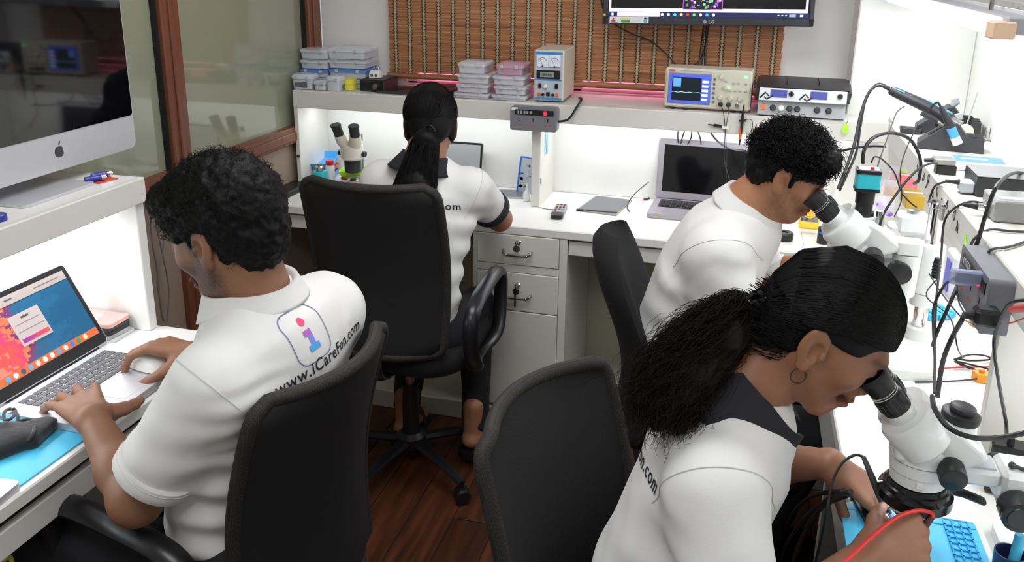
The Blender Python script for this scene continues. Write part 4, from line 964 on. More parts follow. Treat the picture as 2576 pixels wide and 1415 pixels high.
# blue repair mat, laptop, mouse
q0, q1 = onz(45, 1228, DESK), onz(335, 1022, DESK)
tag(MB().prism(rrect(.36, q1.y - q0.y + .05, .006), .0004, .003, T(-1.136 - .18, (q0.y + q1.y + .05) / 2, DESK)).build('silicone_mat', skyblue), 'sky blue silicone repair mat under the open laptop on the left', 'mat')
wall_mat = bpy.data.materials.new('laptop_wallpaper'); wall_mat.use_nodes = True
def wallpaper():
    nt = wall_mat.node_tree; b = nt.nodes['Principled BSDF']; tc = nt.nodes.new('ShaderNodeTexCoord')
    sp = nt.nodes.new('ShaderNodeSeparateXYZ'); nt.links.new(tc.outputs['Generated'], sp.inputs[0])
    vo = nt.nodes.new('ShaderNodeTexVoronoi'); vo.inputs['Scale'].default_value = 22; nt.links.new(tc.outputs['Generated'], vo.inputs[0])
    nz = nt.nodes.new('ShaderNodeTexNoise'); nz.inputs['Scale'].default_value = 5; nt.links.new(vo.outputs['Position'], nz.inputs[0])
    ad = nt.nodes.new('ShaderNodeMath'); ad.operation = 'MULTIPLY_ADD'; ad.inputs[1].default_value = .5; nt.links.new(nz.outputs[0], ad.inputs[0]); nt.links.new(sp.outputs[0], ad.inputs[2])
    r = nt.nodes.new('ShaderNodeValToRGB'); e = r.color_ramp.elements; r.color_ramp.interpolation = 'CONSTANT'
    e[0].position = 0; e[0].color = srgb(70, 190, 176); e[1].position = 1; e[1].color = srgb(34, 92, 130)
    for p, c in ((.34, (240, 130, 110)), (.42, (226, 84, 80)), (.50, (214, 70, 110)), (.57, (236, 120, 80)), (.63, (120, 60, 110)), (.68, (46, 96, 130)), (.8, (38, 100, 140))):
        k = e.new(p); k.color = srgb(*c)
    nt.links.new(ad.outputs[0], r.inputs[0]); nt.links.new(r.outputs[0], b.inputs['Base Color']); nt.links.new(r.outputs[0], b.inputs['Emission Color'])
    b.inputs['Emission Strength'].default_value = .18; b.inputs['Roughness'].default_value = .2
wallpaper()
lap_loc = (-1.245, 1.352, DESK + .003)
lapA, LA, lidA = laptop('laptop', 'open silver laptop with a colourful desktop screen in use on the left desk', lap_loc, math.radians(90), .325, .235, .203, -29, alu, M('key_grey', (84, 84, 88), .5), wall_mat, False, .013, black_pl)
def scr(name, x0, z0, x1, z1, col, lift=.0084, st=.3, parent=lidA):
    b = MB(); b.box((x0, -lift, z0), (x1, -lift + .0005, z1), 0, LA); return b.build(name, M('scr_%d_%d_%d' % col, col, .3, emit=(*col, st)), parent)
scr('menu_bar', -.149, .174, .149, .194, (168, 158, 154)); scr('menu_text', -.02, .183, .0, .186, (90, 86, 86), .0086); scr('menu_text', .06, .183, .13, .185, (110, 104, 104), .0086)
dg = scr('dialog', -.035, .082, .045, .15, (186, 174, 172), .0088); scr('dialog_line', -.028, .128, .038, .129, (120, 110, 112), .0091, .4, dg); scr('dialog_line', -.028, .112, .038, .113, (120, 110, 112), .0091, .4, dg); scr('dialog_title', -.006, .138, .014, .142, (70, 66, 70), .0091, .4, dg)
for i in range(6): scr('dialog_button', -.03 + i * .0118, .088, -.0182 + i * .0118, .097, (136 + i * 16, 46 + i * 4, 140 - i * 14), .0091, .6, dg)
scr('dock', -.149, .031, .149, .047, (196, 96, 50), .0084, .45)
for i, c in enumerate(((70, 150, 220), (200, 200, 205), (60, 70, 90), (80, 150, 200), (210, 180, 170), (220, 205, 190), (200, 210, 220), (70, 140, 200), (170, 190, 190), (60, 100, 190), (50, 130, 80), (220, 190, 160))):
    b = MB(); b.prism(circle(.0058, 12), .0088, .0092, LA @ T(-.105 + i * .0195, 0, .039) @ RX(90)); b.build('dock_icon', M('dock_icon_%d' % i, c, .3, emit=(*c, .6)), lidA)
ms = thing('mouse', 'white rounded mouse under the man\'s right hand on the laptop', 'mouse', (-1.185, 1.437, DESK + .0205), math.radians(170))
MB().grid(lambda u, v: (.054 * (2 * u - 1) * (1 - .0 * v), .029 * (2 * v - 1) * math.sqrt(max(.05, 1 - .75 * abs(2 * u - 1) ** 3)), .001 + .028 * (max(0, 1 - abs(2 * u - 1) ** 2.4)) ** .5 * (max(0, 1 - abs(2 * v - 1) ** 2.6)) ** .5), 16, 12).prism([(.053 * math.cos(a), .028 * math.sin(a)) for a in [2 * math.pi * i / 24 for i in range(24)]], 0, .003).build('shell', white_pl, ms)
# second laptop at the left edge, mask pouch, green bordered slate, phones, label
l2 = thing('laptop', 'corner of a second silver laptop nearest the viewer on the left desk', 'laptop', (-1.255, .862, DESK), math.radians(96))
MB().prism(rrect(.29, .28, .01), .001, .014).build('base', alu, l2); MB().prism(rrect(.26, .14, .004), .014, .0143, T(0, .0, 0)).build('key_well', grey_pl, l2); keyboard_grid(l2, 13, 5, .25, .13, -.065, .0143, dark_pl, True)
mk = SDF((-1.50, .93, DESK), (-1.12, 1.25, DESK + .11), .004)
a = onz(-30, 1095, DESK + .02); b_ = onz(80, 1105, DESK + .02)
mk.ell(((a.x + b_.x) / 2, (a.y + b_.y) / 2, DESK + .014), (.085, .045, .022), .01, rot=np.array(RZ(70).to_3x3())); mk.cap(a + Vector((0, 0, -.006)), b_ + Vector((0, 0, -.008)), .02, .010, .015); mk.cap(a, onz(10, 1075, DESK + .03), .014, .01, .015)
pc = thing('face_mask', 'black folded face mask with ear loops beside the open laptop', 'mask', (-1.33, 1.08, DESK))
mk.build('cloth', M('black_cloth', (30, 30, 33), .9, bump=(120, .3), sheen=.3), pc, disp=lambda v, n: .002 * waves(v, 3, 90))
for pts in (((15, 1075), (10, 1040), (28, 1030), (45, 1048), (40, 1080)), ((30, 1072), (60, 1058), (84, 1062), (84, 1090), (72, 1110)), ((0, 1050), (20, 1058), (40, 1040), (32, 1028))):
    MB().tube([onz(x, y, DESK + .024 + .008 * (i % 2)) for i, (x, y) in enumerate(pts)], .0032, 6, 5).build('ear_loop', M('black_cloth', (30, 30, 33), .9), pc, world=True)
sl_ = thing('phone', 'white phone with a green edge propped at the left edge of the desk', 'phone', tuple(onz(-18, 1050, DESK)), math.radians(75)); 
SM = RX(38)
MB().prism(rrect(.08, .15, .01), 0, .008, SM @ T(0, .075, 0)).build('green_case', M('pale_green_case', (190, 226, 110), .4), sl_); MB().prism(rrect(.07, .138, .007), .008, .0088, SM @ T(0, .075, 0)).build('screen', M('white_screen', (225, 228, 225), .3), sl_)
c = onz(292, 838, DESK); zst = DESK + .001
for i, (h, mt, lab, r_) in enumerate(((.005, M('clear_tray_sheet', (214, 216, 216), .3), 'clear plastic slip at the bottom of the phone stack', 4), (.009, ltgrey_pl, 'grey phone second in the stack on the left desk', -6), (.009, black_pl, 'black phone in the middle of the stack on the left desk', 2), (.007, dark_pl, 'dark phone under the pink phone on the left desk', -3), (.009, M('pink_phone', (232, 176, 170), .3), 'pink backed phone on top of the stack', 3))):
    p = thing('phone', lab, 'phone', (-1.448, 1.583 + .002 * (i % 2), zst), math.radians(88 + r_ * .7), 'phones stacked on the left desk')
    MB().prism(rrect(.086 if i == 0 else .074, .155 if i == 0 else .142, .010), 0, h).build('body', mt, p); 
    if i == 4:
        MB().prism(rrect(.07, .138, .008), h, h + .0006).build('back_glass', M('pink_glass', (238, 170, 166), .15), p); MB().prism(rrect(.03, .012, .002), h + .0006, h + .001, T(0, -.01, 0)).build('white_mark', white_pl, p); MB().prism(circle(.006, 14), h, h + .002, T(-.022, .055, 0)).build('camera', dark_pl, p)
    zst += h + .001
c = onz(473, 875, DESK); lbx = thing('label_tag', 'tiny white and grey tag on the far end of the left desk', 'tag', tuple(c), math.radians(85))
MB().cb((0, 0, .001), (.028, .018, .0012)).build('card', white_pl, lbx); MB().cb((0.0, -.011, .001), (.028, .004, .0016)).build('dark_edge', dark_pl, lbx)
# cables on the partition beside the shelf
gc = M('grey_cable', (62, 62, 66), .5); wc_m = M('wall_cable_grey', (104, 102, 104), .5)
for i, pts in enumerate((((378, 515), (382, 600), (395, 680), (402, 760), (412, 808)), ((384, 520), (400, 600), (412, 655), (425, 730), (420, 808)), ((385, 530), (410, 580), (408, 640), (396, 700), (408, 800)))):
    tag(MB().tube([onx(x, y, XL + .02) for x, y in pts], .0024, 6, 6).build('wall_cable', wc_m), ('leftmost grey cable clipped to the partition beside the left shelf', 'grey cable bowing right down the partition by the left shelf', 'grey cable crossing the others on the partition by the left shelf')[i], 'cable')
hk = thing('cable_clip', 'small metal clip holding cables on the partition rail', 'clip', tuple(onx(382, 500, XL + .02)))
MB().cb((0, 0, 0), (.014, .03, .01), .003).build('clip_body', steel, hk); MB().cyl((.006, 0, 0), (.012, 0, 0), .004, .004, 10).build('screw', chrome, hk)
yc = tag(MB().tube([onx(8, 1412, -1.2), onx(24, 1402, -1.2), onx(30, 1415, -1.2), onx(34, 1440, -1.2)], .004, 8, 5).build('cable', M('yellow_cable', (220, 214, 90), .5)), 'pale yellow cable loop under the left desk', 'cable')
# ================================================================ stereo microscopes on the right worktop
knob_m = M('knurled_black', (26, 26, 28), .35)
rubber = M('rubber', (30, 30, 32), .7)
def vdir(a, b): v = Vector(b) - Vector(a); return v.normalized()
def knurl(b, p0, p1, r, n=26):
    p0, p1 = Vector(p0), Vector(p1); t = (p1 - p0).normalized(); u = t.orthogonal().normalized(); w = t.cross(u)
    def ring(p, rr, kn): return [p + (u * math.cos(2 * math.pi * j / (2 * n)) + w * math.sin(2 * math.pi * j / (2 * n))) * rr * (1 - (.05 if kn and j % 2 else 0)) for j in range(2 * n)]
    L = (p1 - p0).length
    b.ring_stack([ring(p0, r * .92, 0), ring(p0 + t * L * .1, r, 1), ring(p0 + t * L * .78, r, 1), ring(p0 + t * L * .82, r * .97, 0), ring(p1 - t * L * .03, r * .97, 0), ring(p1, r * .88, 0)])
    return b
def scope_head(t, ax, z0, sc, eye_dir, port, ring=True, dl=.05, es=1.0):
    """ax: optical axis (x, y) in world; z0: objective bottom; operator is towards -x"""
    X, Y = ax
    def p(x, y, z): return (X + x * sc, Y + y * sc, z0 + z * sc)
    d = Vector(eye_dir).normalized()
    pr = [(-.052, .098), (-.056, .128), (-.044, .150), (-.012, .178), (.030, .184), (.052, .172), (.098, .138), (.100, .118), (.058, .098)]
    b = MB(); b.prism([(x * sc, z * sc) for x, z in pr], -.046 * sc, .046 * sc, frame_m((X, Y, z0), (1, 0, 0), (0, 0, 1), (0, -1, 0)))
    o = b.build('body', scope_w, t, 30, world=True); md = o.modifiers.new('round', 'BEVEL'); md.width = .013 * sc; md.segments = 4; md.limit_method = 'ANGLE'; md.angle_limit = math.radians(12)
    MB().lathe([(.040 * sc, .044 * sc), (.0495 * sc, .046 * sc), (.0505 * sc, .068 * sc), (.053 * sc, .070 * sc), (.054 * sc, .094 * sc), (.0565 * sc, .096 * sc), (.0565 * sc, .120 * sc), (.050 * sc, .130 * sc)], 44, T(X, Y, z0)).build('barrel', scope_w, t, world=True)
    MB().cb((X - .006 * sc, Y - .0505 * sc, z0 + .058 * sc), (.012 * sc, .003, .012 * sc), .001).build('screw_plate', scope_w, t, world=True)
    for sy in (-1, 1):
        q = Vector(p(-.008, sy * .024, .142)); fr = T(*q) @ d.to_track_quat('Z', 'Y').to_matrix().to_4x4()
        MB().lathe([(.040 * sc, -.02 * sc), (.049 * sc, -.012 * sc), (.050 * sc, (dl - .006) * sc), (.046 * sc, dl * sc), (.027 * sc, (dl + .001) * sc), (.0265 * sc, (dl + .018) * sc), (.024 * sc, (dl + .021) * sc)], 40, fr).build('prism_drum', scope_w, t, world=True)
    for zz in (.095,): MB().lathe([(.0555 * sc, -.0006), (.0562 * sc, 0), (.0555 * sc, .0006)], 40, T(*p(0, 0, zz))).build('joint_line', grey_pl, t, world=True)
    for sy in (-1, 1):
        b = Vector(p(-.008, sy * .024, .142)) + d * (dl + .022) * sc
        fr = d.to_track_quat('Z', 'Y').to_matrix().to_4x4(); fr = T(*b) @ fr
        se = sc * es
        e = MB().lathe([(.021 * se, -.004), (.0225 * se, .006 * se), (.0225 * se, .024 * se), (.0200 * se, .026 * se), (.0205 * se, .04 * se), (.0225 * se, .05 * se), (.0225 * se, .06 * se), (.018 * se, .061 * se), (.015 * se, .052 * se)], 30, fr).build('eyepiece', black_pl, t, world=True)
        MB().lathe([(.0215 * se, .054 * se), (.0245 * se, .064 * se), (.0225 * se, .067 * se), (.018 * se, .06 * se)], 30, fr).build('eye_cup', rubber, e, world=True)
        g = MB()
        for j in range(18):
            a = 2 * math.pi * j / 18; q = fr @ Vector((.0226 * se * math.cos(a), .0226 * se * math.sin(a), .015 * se)); g.cb((0, 0, 0), (.0012, .0012, .018 * se), 0, T(*q) @ fr.to_3x3().to_4x4())
        o = g.build('grip_ribs', dark_pl, e, 0, world=True); o['kind'] = 'stuff'
        for k_ in (.030, .034): MB().lathe([(.0209 * se, k_ * se - .0003), (.0213 * se, k_ * se), (.0209 * se, k_ * se + .0003)], 30, fr).build('scale_ring', white_pl, e, world=True)
    for sy in (-1, 1):
        b = knurl(MB(), p(.040, sy * .042, .104), p(.040, sy * .080, .098), .024 * sc); b.build('zoom_knob', knob_m, t, world=True)
    if ring:
        MB().lathe([(.030 * sc, .0), (.062 * sc, .0), (.066 * sc, .004 * sc), (.066 * sc, .022 * sc), (.060 * sc, .026 * sc), (.058 * sc, .034 * sc), (.054 * sc, .036 * sc), (.052 * sc, .043 * sc), (.044 * sc, .045 * sc), (.03 * sc, .048 * sc)], 44, T(X, Y, z0)).build('ring_light', M('gloss_black', (16, 16, 18), .2), t, world=True)
        MB().lathe([(.034 * sc, -.002), (.054 * sc, -.002), (.054 * sc, .0005), (.034 * sc, .0005)], 36, T(X, Y, z0)).build('led_ring', M('led_ring_lit', (255, 255, 255), .3, emit=(240, 246, 255, 4)), t, world=True)
        for k_ in range(3):
            a = math.radians(-60 + 120 * k_); MB().cyl((X + .05 * sc * math.cos(a), Y + .05 * sc * math.sin(a), z0 + .03 * sc), (X + .068 * sc * math.cos(a), Y + .068 * sc * math.sin(a), z0 + .024 * sc), .0022, .0022, 8).build('clamp_screw', steel, t, world=True)
    else:
        MB().lathe([(.03 * sc, .012), (.038 * sc, .014), (.042 * sc, .046 * sc)], 36, T(X, Y, z0)).build('objective', dark_pl, t, world=True)
    return p
# ---- near microscope, used by the woman in front
s1 = thing('microscope', 'white trinocular microscope nearest the viewer with a black ring light', 'microscope', (.42, 1.27, DESK))
A1 = (.306, 1.262); Z1 = .860
p = scope_head(s1, A1, Z1, .80, (-.66, -.05, .75), True, dl=.056, es=1.22)
MB().lathe([(.023, -.008), (.024, .012), (.022, .014)], 30, T(*p(.052, .0, .166)) @ RY(6)).build('port_tube', scope_w, s1, world=True)
cp_ = MB().lathe([(.025, 0), (.0265, .003), (.0265, .012), (.022, .014)], 34, T(*p(.054, .0, .178)) @ RY(6)).build('port_cap', black_pl, s1, world=True)
MB().lathe([(.017, .014), (.018, .016), (.018, .022), (.015, .024)], 30, T(*p(.054, .0, .178)) @ RY(6)).build('cap_top', dark_pl, cp_, world=True)
# focus rack arm and column
MB().box((A1[0] + .035, A1[1] - .026, Z1 + .052), (A1[0] + .105, A1[1] + .026, Z1 + .078), .005).build('holder_arm', scope_w, s1, world=True)
MB().box((A1[0] + .06, A1[1] - .019, Z1 + .0775), (A1[0] + .098, A1[1] + .019, Z1 + .081)).build('arm_recess', M('recess_grey', (186, 190, 194), .4), s1, world=True)
MB().box((A1[0] + .105, A1[1] - .034, Z1 + .022), (A1[0] + .158, A1[1] + .034, Z1 + .082), .006).build('focus_block', scope_w, s1, world=True)
for sy in (-1, 1):
    fk = knurl(MB(), (A1[0] + .124, A1[1] + sy * .034, Z1 + .040), (A1[0] + .124, A1[1] + sy * .068, Z1 + .036), .0255).build('focus_knob', knob_m, s1, world=True)
    MB().cyl((A1[0] + .124, A1[1] + sy * .0675, Z1 + .036), (A1[0] + .124, A1[1] + sy * .0695, Z1 + .0358), .019, .0175, 26).build('knob_face', M('knob_face_dark', (20, 30, 36), .25), fk, world=True)
MB().cyl((A1[0] + .118, A1[1] - .014, Z1 + .088), (A1[0] + .142, A1[1] - .018, Z1 + .084), .003, .003, 8).ball((A1[0] + .118, A1[1] - .014, Z1 + .088), .0055).build('lock_lever', dark_pl, s1, world=True)
MB().cyl((A1[0] + .185, A1[1], DESK + .018), (A1[0] + .185, A1[1], Z1 + .17), .016, .016, 24).build('column', chrome, s1, world=True)
MB().cyl((A1[0] + .185, A1[1], Z1 + .0), (A1[0] + .185, A1[1], Z1 + .11), .027, .027, 28).build('sleeve', scope_w, s1, world=True)
MB().prism(rrect(.07, .19, .012), 0, .018, T(A1[0] + .175, A1[1], DESK + .0005)).build('base', scope_w, s1, world=True)
MB().tube([p(.05, .02, .02), p(.09, .03, .01), p(.13, .045, -.01)], .010, 10, flat=(.6, 1)).build('lamp_lead', black_pl, s1, world=True)
# ---- far microscope with a camera, used by the seated man
s2 = thing('microscope', 'white microscope with a turquoise camera on top used by the curly haired man', 'microscope', (.42, 2.07, DESK))
A2 = (.283, 2.075); Z2 = .892
p = scope_head(s2, A2, Z2, .98, (-.74, -.05, .67), True, False, dl=.046, es=1.12)
for zz, r in ((.16, .03), (.172, .028)): pass
MB().lathe([(.027, -.01), (.027, .008), (.022, .012)], 26, T(*p(.014, 0, .178))).build('port_flange', scope_w, s2, world=True)
MB().lathe([(.024, 0), (.024, .012), (.019, .014), (.019, .03), (.021, .032), (.021, .07), (.018, .072)], 26, T(*p(.014, 0, .186))).build('camera_tube', black_pl, s2, world=True)
cq = p(.014, 0, .258)
cm = MB().prism(rrect(.052, .046, .006), 0, .034, T(*cq)).build('camera_body', turq, s2, world=True)
MB().prism(rrect(.054, .048, .007), .034, .042, T(*cq)).build('camera_end', black_pl, cm, world=True); MB().prism(rrect(.054, .048, .007), -.008, 0, T(*cq)).build('camera_end', black_pl, cm, world=True)
MB().prism(rrect(.044, .038, .004), .042, .044, T(*cq)).build('port_plate', ltgrey_pl, cm, world=True); MB().cb((cq[0] + .006, cq[1] - .012, cq[2] + .047), (.008, .006, .006), .001).build('red_plug', red_pl, cm, world=True)
MB().box((A2[0] + .04, A2[1] - .035, Z2 + .06), (A2[0] + .1, A2[1] + .035, Z2 + .086), .005).build('holder_arm', M('recess_grey', (186, 190, 194), .4), s2, world=True)
MB().cyl((A2[0] + .052, A2[1] - .01, Z2 + .08), (A2[0] + .05, A2[1] - .01, Z2 + .20), .0095, .0095, 18).build('rack_post', steel, s2, world=True)
for sy in (-1, 1): knurl(MB(), (A2[0] + .1, A2[1] + sy * .035, Z2 + .07), (A2[0] + .1, A2[1] + sy * .065, Z2 + .07), .026).build('focus_knob', knob_m, s2, world=True)
CX2, CY2 = .452, 2.075
MB().prism(rrect(.03, .07, .006), Z2 + .05, Z2 + .1, T(A2[0] + .12, A2[1], 0)).build('focus_block', scope_w, s2, world=True)
MB().cyl((.400, CY2 - .02, .90), (.400, CY2 - .02, 1.0), .028, .031, 30).build('counter_sleeve', scope_w, s2, world=True)
MB().prism(rrect(.056, .056, .012), 1.003, 1.03, T(.400, CY2 - .02, 0)).build('sleeve_cap', scope_w, s2, world=True)
MB().cyl((CX2, CY2, DESK + .02), (CX2, CY2, 1.118), .0165, .0165, 26).build('column', chrome, s2, world=True)
MB().lathe([(.017, 1.108), (.020, 1.110), (.020, 1.120), (.016, 1.123)], 24, T(CX2, CY2, 0)).build('column_cap', chrome, s2, world=True)
MB().cyl((CX2, CY2, .905), (CX2, CY2, 1.02), .031, .031, 32).cyl((CX2, CY2, .872), (CX2, CY2, .903), .029, .029, 32).build('column_sleeve', scope_w, s2, world=True)
MB().box((.31, CY2 - .02, Z2 + .065), (.45, CY2 + .02, Z2 + .09), .004).build('boom', scope_w, s2, world=True)
MB().lathe([(.05, 0), (.05, .018), (.03, .022), (.029, .05), (.024, .052)], 32, T(CX2, CY2, DESK + .0005)).build('column_foot', scope_w, s2, world=True)
MB().prism(rrect(.22, .26, .05), 0, .022, T(.36, CY2 - .07, DESK + .0005)).build('base', scope_w, s2, world=True)
# white bracket head behind the column (second arm) with a chrome insert
bk_ = thing('boom_stand', 'white boom stand bracket behind the chrome microscope column', 'stand', tuple(onz(2300, 640, DESK) ))
c = ony(2295, 560, 2.25)
MB().cyl((c.x, 2.25, DESK + .001), (c.x, 2.25, c.z - .04), .014, .014, 20).build('post', chrome, bk_, world=True)
MB().cb((c.x, 2.25, c.z), (.075, .06, .05), .008).build('head', scope_w, bk_, world=True); MB().cb((c.x - .04, 2.25, c.z - .03), (.03, .05, .05), .006).build('clamp', scope_w, bk_, world=True)
MB().lathe([(.016, 0), (.016, .008), (.008, .01)], 20, T(c.x, 2.25, c.z + .025)).build('top_screw', steel, bk_, world=True); MB().prism(rrect(.12, .12, .02), 0, .015, T(c.x, 2.25, DESK + .0005)).build('base', scope_w, bk_, world=True)
# ================================================================ on the right worktop
c0, c1 = onz(2110, 1287, DESK), onz(2425, 1310, DESK)
mt = thing('silicone_mat', 'sky blue repair mat with moulded cells under the near microscope', 'mat', (.33, 1.26, DESK))
mat_rot = RZ(0)
MB().prism(rrect(.208, .30, .006), .0004, .003, T(-.008, -.045, 0)).build('sheet', skyblue, mt)
lat = M('sky_blue_raised', (40, 160, 214), .5)
rm_ = MB()
for i in range(4): rm_.box((.046 + i * .012, -.18, .003), (.0485 + i * .012, .10, .006))
for j in range(19): rm_.box((.046, -.18 + j * .0155, .003), (.0845, -.1775 + j * .0155, .006))
o = rm_.build('cell_grid', lat, mt, 0); o['kind'] = 'stuff'
MB().box((-.11, .085, .003), (.094, .104, .0048), .001).build('rim', skyblue, mt); MB().box((-.112, -.19, .003), (-.088, .085, .0042), .001).build('rim', skyblue, mt)
pb_ = thing('phone_board', 'black opened phone with exposed circuit board on the blue mat', 'phone', tuple(onz(2215, 1290, DESK + .004)), math.radians(12))
MB().prism(rrect(.072, .15, .010), .0, .007).build('chassis', black_pl, pb_)
rr = random.Random(21)
for i in range(26): MB().cb((rr.uniform(-.03, .03), rr.uniform(-.07, .03), .008), (rr.uniform(.003, .012), rr.uniform(.003, .012), .0015), 0).build('component', (steel, M('pcb_green', (50, 84, 74), .5), M('chip_grey', (88, 88, 92), .4), M('pcb_gold', (190, 170, 110), .5))[i % 4], pb_)
# black probe held over the board, red probe in the other hand
pr = thing('test_probe', 'black test probe with a looping lead held over the phone board', 'probe', tuple(onz(2255, 1300, .79)))
MB().tube([onz(2172, 1150, .90), onz(2195, 1205, .875), onz(2218, 1262, .84), onz(2246, 1298, .79)], [.0035, .0052, .0048, .0015], 12, 3).build('handle', M('probe_grey', (58, 60, 64), .45), pr, world=True)
MB().tube([onz(2172, 1150, .90), onz(2150, 1146, .90), onz(2120, 1165, .895), onz(2095, 1210, .88), onz(2083, 1270, .86), onz(2072, 1330, .82), onz(2050, 1420, .74)], .0022, 8, 6).build('lead', cable_m, pr, world=True)
tp_ = thing('probe_tip', 'white and blue probe tip touching the phone board', 'probe tip', tuple(onz(2250, 1305, .78)))
MB().tube([onz(2238, 1290, .80), onz(2250, 1304, .793), onz(2262, 1318, .787)], [.005, .006, .004], 10).build('collar', M('pale_blue_sticker', (150, 200, 240), .5), tp_, world=True)
rp = thing('test_probe', 'red test lead curving over the lower hand', 'probe', tuple(onz(2330, 1300, .80)))
MB().tube([onz(2308, 1345, .835), onz(2325, 1325, .85), onz(2346, 1300, .868)], [.0055, .006, .004], 12).build('handle', M('probe_dark_red', (96, 60, 62), .45), rp, world=True)
MB().tube([onz(2346, 1302, .868), onz(2340, 1290, .876), onz(2305, 1286, .885), onz(2260, 1300, .885), onz(2212, 1335, .882), onz(2175, 1368, .88), onz(2120, 1420, .87)], .003, 8, 7).build('lead', M('red_cable', (222, 44, 40), .45), rp, world=True)
# adapter, sponge, grommet, coil, orange plug, small items
c = onz(2530, 1180, DESK + .045); ab = thing('power_adapter', 'black power adapter block standing behind the near microscope arm', 'adapter', (c.x, c.y, DESK), math.radians(-12))
MB().cb((0, 0, .048), (.056, .042, .094), .004).build('case', M('gloss_black', (16, 16, 18), .2), ab); MB().cyl((0, 0, .095), (0, 0, .11), .006, .004, 10).build('strain_relief', cable_m, ab)
sp_ = thing('sponge', 'blue ridged cleaning pad behind the far microscope column', 'pad', tuple(onz(2350, 795, DESK)), math.radians(20))
for i in range(6): MB().cb((-.03 + i * .013, 0, .009 + .002 * (i % 2)), (.011, .075 - .004 * abs(i - 2), .016), .002, RZ(3 * i)).build('fold', skyblue, sp_)
gm = thing('cable_grommet', 'round cable hole with a wooden rim in the right worktop', 'grommet', tuple(onz(2470, 818, DESK)))
MB().ring_stack([[(r * math.cos(a), r * math.sin(a), z) for a in [2 * math.pi * i / 32 for i in range(32)]] for r, z in ((.032, .0005), (.032, .002), (.026, .002), (.026, .0005))], cap0=False, cap1=False).build('rim', M('raw_board', (176, 134, 84), .7), gm); MB().prism(circle(.0265, 28), .0002, .0008).build('hole', M('black_slot', (14, 14, 15), .7), gm)
MB().cb((-.004, .006, .004), (.01, .03, .004), .001, RZ(10)).build('cable_tie', black_pl, gm)
k = [onz(x, y, DESK + .006 + .006 * (i % 3)) for i, (x, y) in enumerate(((2400, 905), (2440, 893), (2480, 896), (2490, 905), (2440, 908), (2405, 903), (2420, 920), (2470, 935), (2488, 930), (2430, 915), (2402, 910), (2440, 925), (2475, 940)))]
cable('cable_coil', 'tangled black cable coil on the right worktop', k, .0022)
og = thing('plug', 'orange plug lying by the shelf upright', 'plug', tuple(onz(2466, 958, DESK)), math.radians(30)); MB().prism(((-.016, -.008), (.0, -.018), (.016, -.01), (.016, .012), (-.012, .014)), .001, .02).build('body', M('orange_block', (236, 150, 30), .4), og); MB().cyl((.0, 0, .02), (.0, 0, .026), .006, .006, 10).build('cap', orange_pl, og)
cable('cable', 'red cable lying across the right worktop to the orange plug', [onz(2255, 925, DESK + .004), onz(2330, 930, DESK + .004), onz(2410, 925, DESK + .006), onz(2490, 924, DESK + .004)], .002, M('red_cable', (222, 44, 40), .45))
cable('cable', 'black cable running straight to the orange plug', [onz(2302, 962, DESK + .003), onz(2380, 960, DESK + .003), onz(2440, 956, DESK + .006), onz(2470, 950, DESK + .012)], .002)
cable('cable', 'thick black lead hooked over the near microscope head', [atd(2345, 998, 1.27), atd(2352, 1030, 1.21), atd(2385, 1075, 1.17), atd(2440, 1100, 1.16), atd(2510, 1103, 1.17), atd(2600, 1085, 1.17)], .0038)
# pouch and cup at the lower right corner
cu = thing('tool_cup', 'dark blue cup with a blue tool at the lower right', 'cup', tuple(onz(2528, 1462, DESK)))
MB().lathe([(.018, .001), (.02, .003), (.022, .05), (.02, .05), (.018, .006)], 22).build('cup', M('dark_blue_glass', (40, 50, 90), .2), cu); MB().cyl((.005, 0, .01), (.012, .01, .075), .008, .008, 12).build('tool_handle', skyblue, cu)
# box of parts and bags against the right shelf back panel
for i, (px, py, w, h, col, lab) in enumerate(((2255, 440, .05, .06, (226, 90, 110), 'red and white plastic bag pinned under the right shelf'), (2238, 475, .05, .06, (250, 190, 50), 'yellow sample bag hanging under the right shelf'), (2226, 520, .06, .07, (150, 110, 210), 'purple sample bag hanging lowest under the right shelf'), (2276, 415, .03, .05, (170, 226, 90), 'lime green tag bag under the right shelf corner'))):
    q = ony(px, py, 3.02 - .05 * i); t = thing('sample_bag', lab, 'bag', (q.x, q.y, q.z - h / 2), math.radians(70 + 8 * i), 'sample bags hanging under the right shelf')
    MB().grid(lambda u, v: (.006 * math.sin(3.1 * u) * math.sin(3.1 * v) , (u - .5) * w * (1 - .15 * v), v * h), 8, 8).grid(lambda u, v: (-.008 * math.sin(3.1 * u) * math.sin(3.1 * v), (u - .5) * w * (1 - .15 * v), v * h), 8, 8).build('bag', M('clear_bag', (236, 230, 240), .2, alpha=.55), t)
    cb_ = MB(); rr = random.Random(i)
    for j in range(5): cb_.ball((0, rr.uniform(-.3, .3) * w, h * rr.uniform(.12, .6)), (.004, .012, .009), 8)
    o = cb_.build('contents', M('bag_%d' % i, col, .4), t); o['kind'] = 'stuff'
for px, py, s, mt_, lab in ((2284, 455, (.05, .05, .035), M('pink_card_box', (226, 110, 120), .5), 'red and white carton under the right shelf'), (2295, 500, (.05, .10, .035), M('gold_box', (186, 150, 50), .4, metal=.3), 'gold coloured carton behind the chrome column')):
    q = ony(px, py, 2.78 if px < 2290 else 2.6); t = thing('carton', lab, 'box', (q.x, q.y, q.z - s[2] / 2)); MB().cb((0, 0, s[2] / 2), s, .002).build('box', mt_, t); MB().cb((0, 0, s[2] + .0005), (s[0] * .98, .012, .0008)).build('tape_strip', white_pl, t)
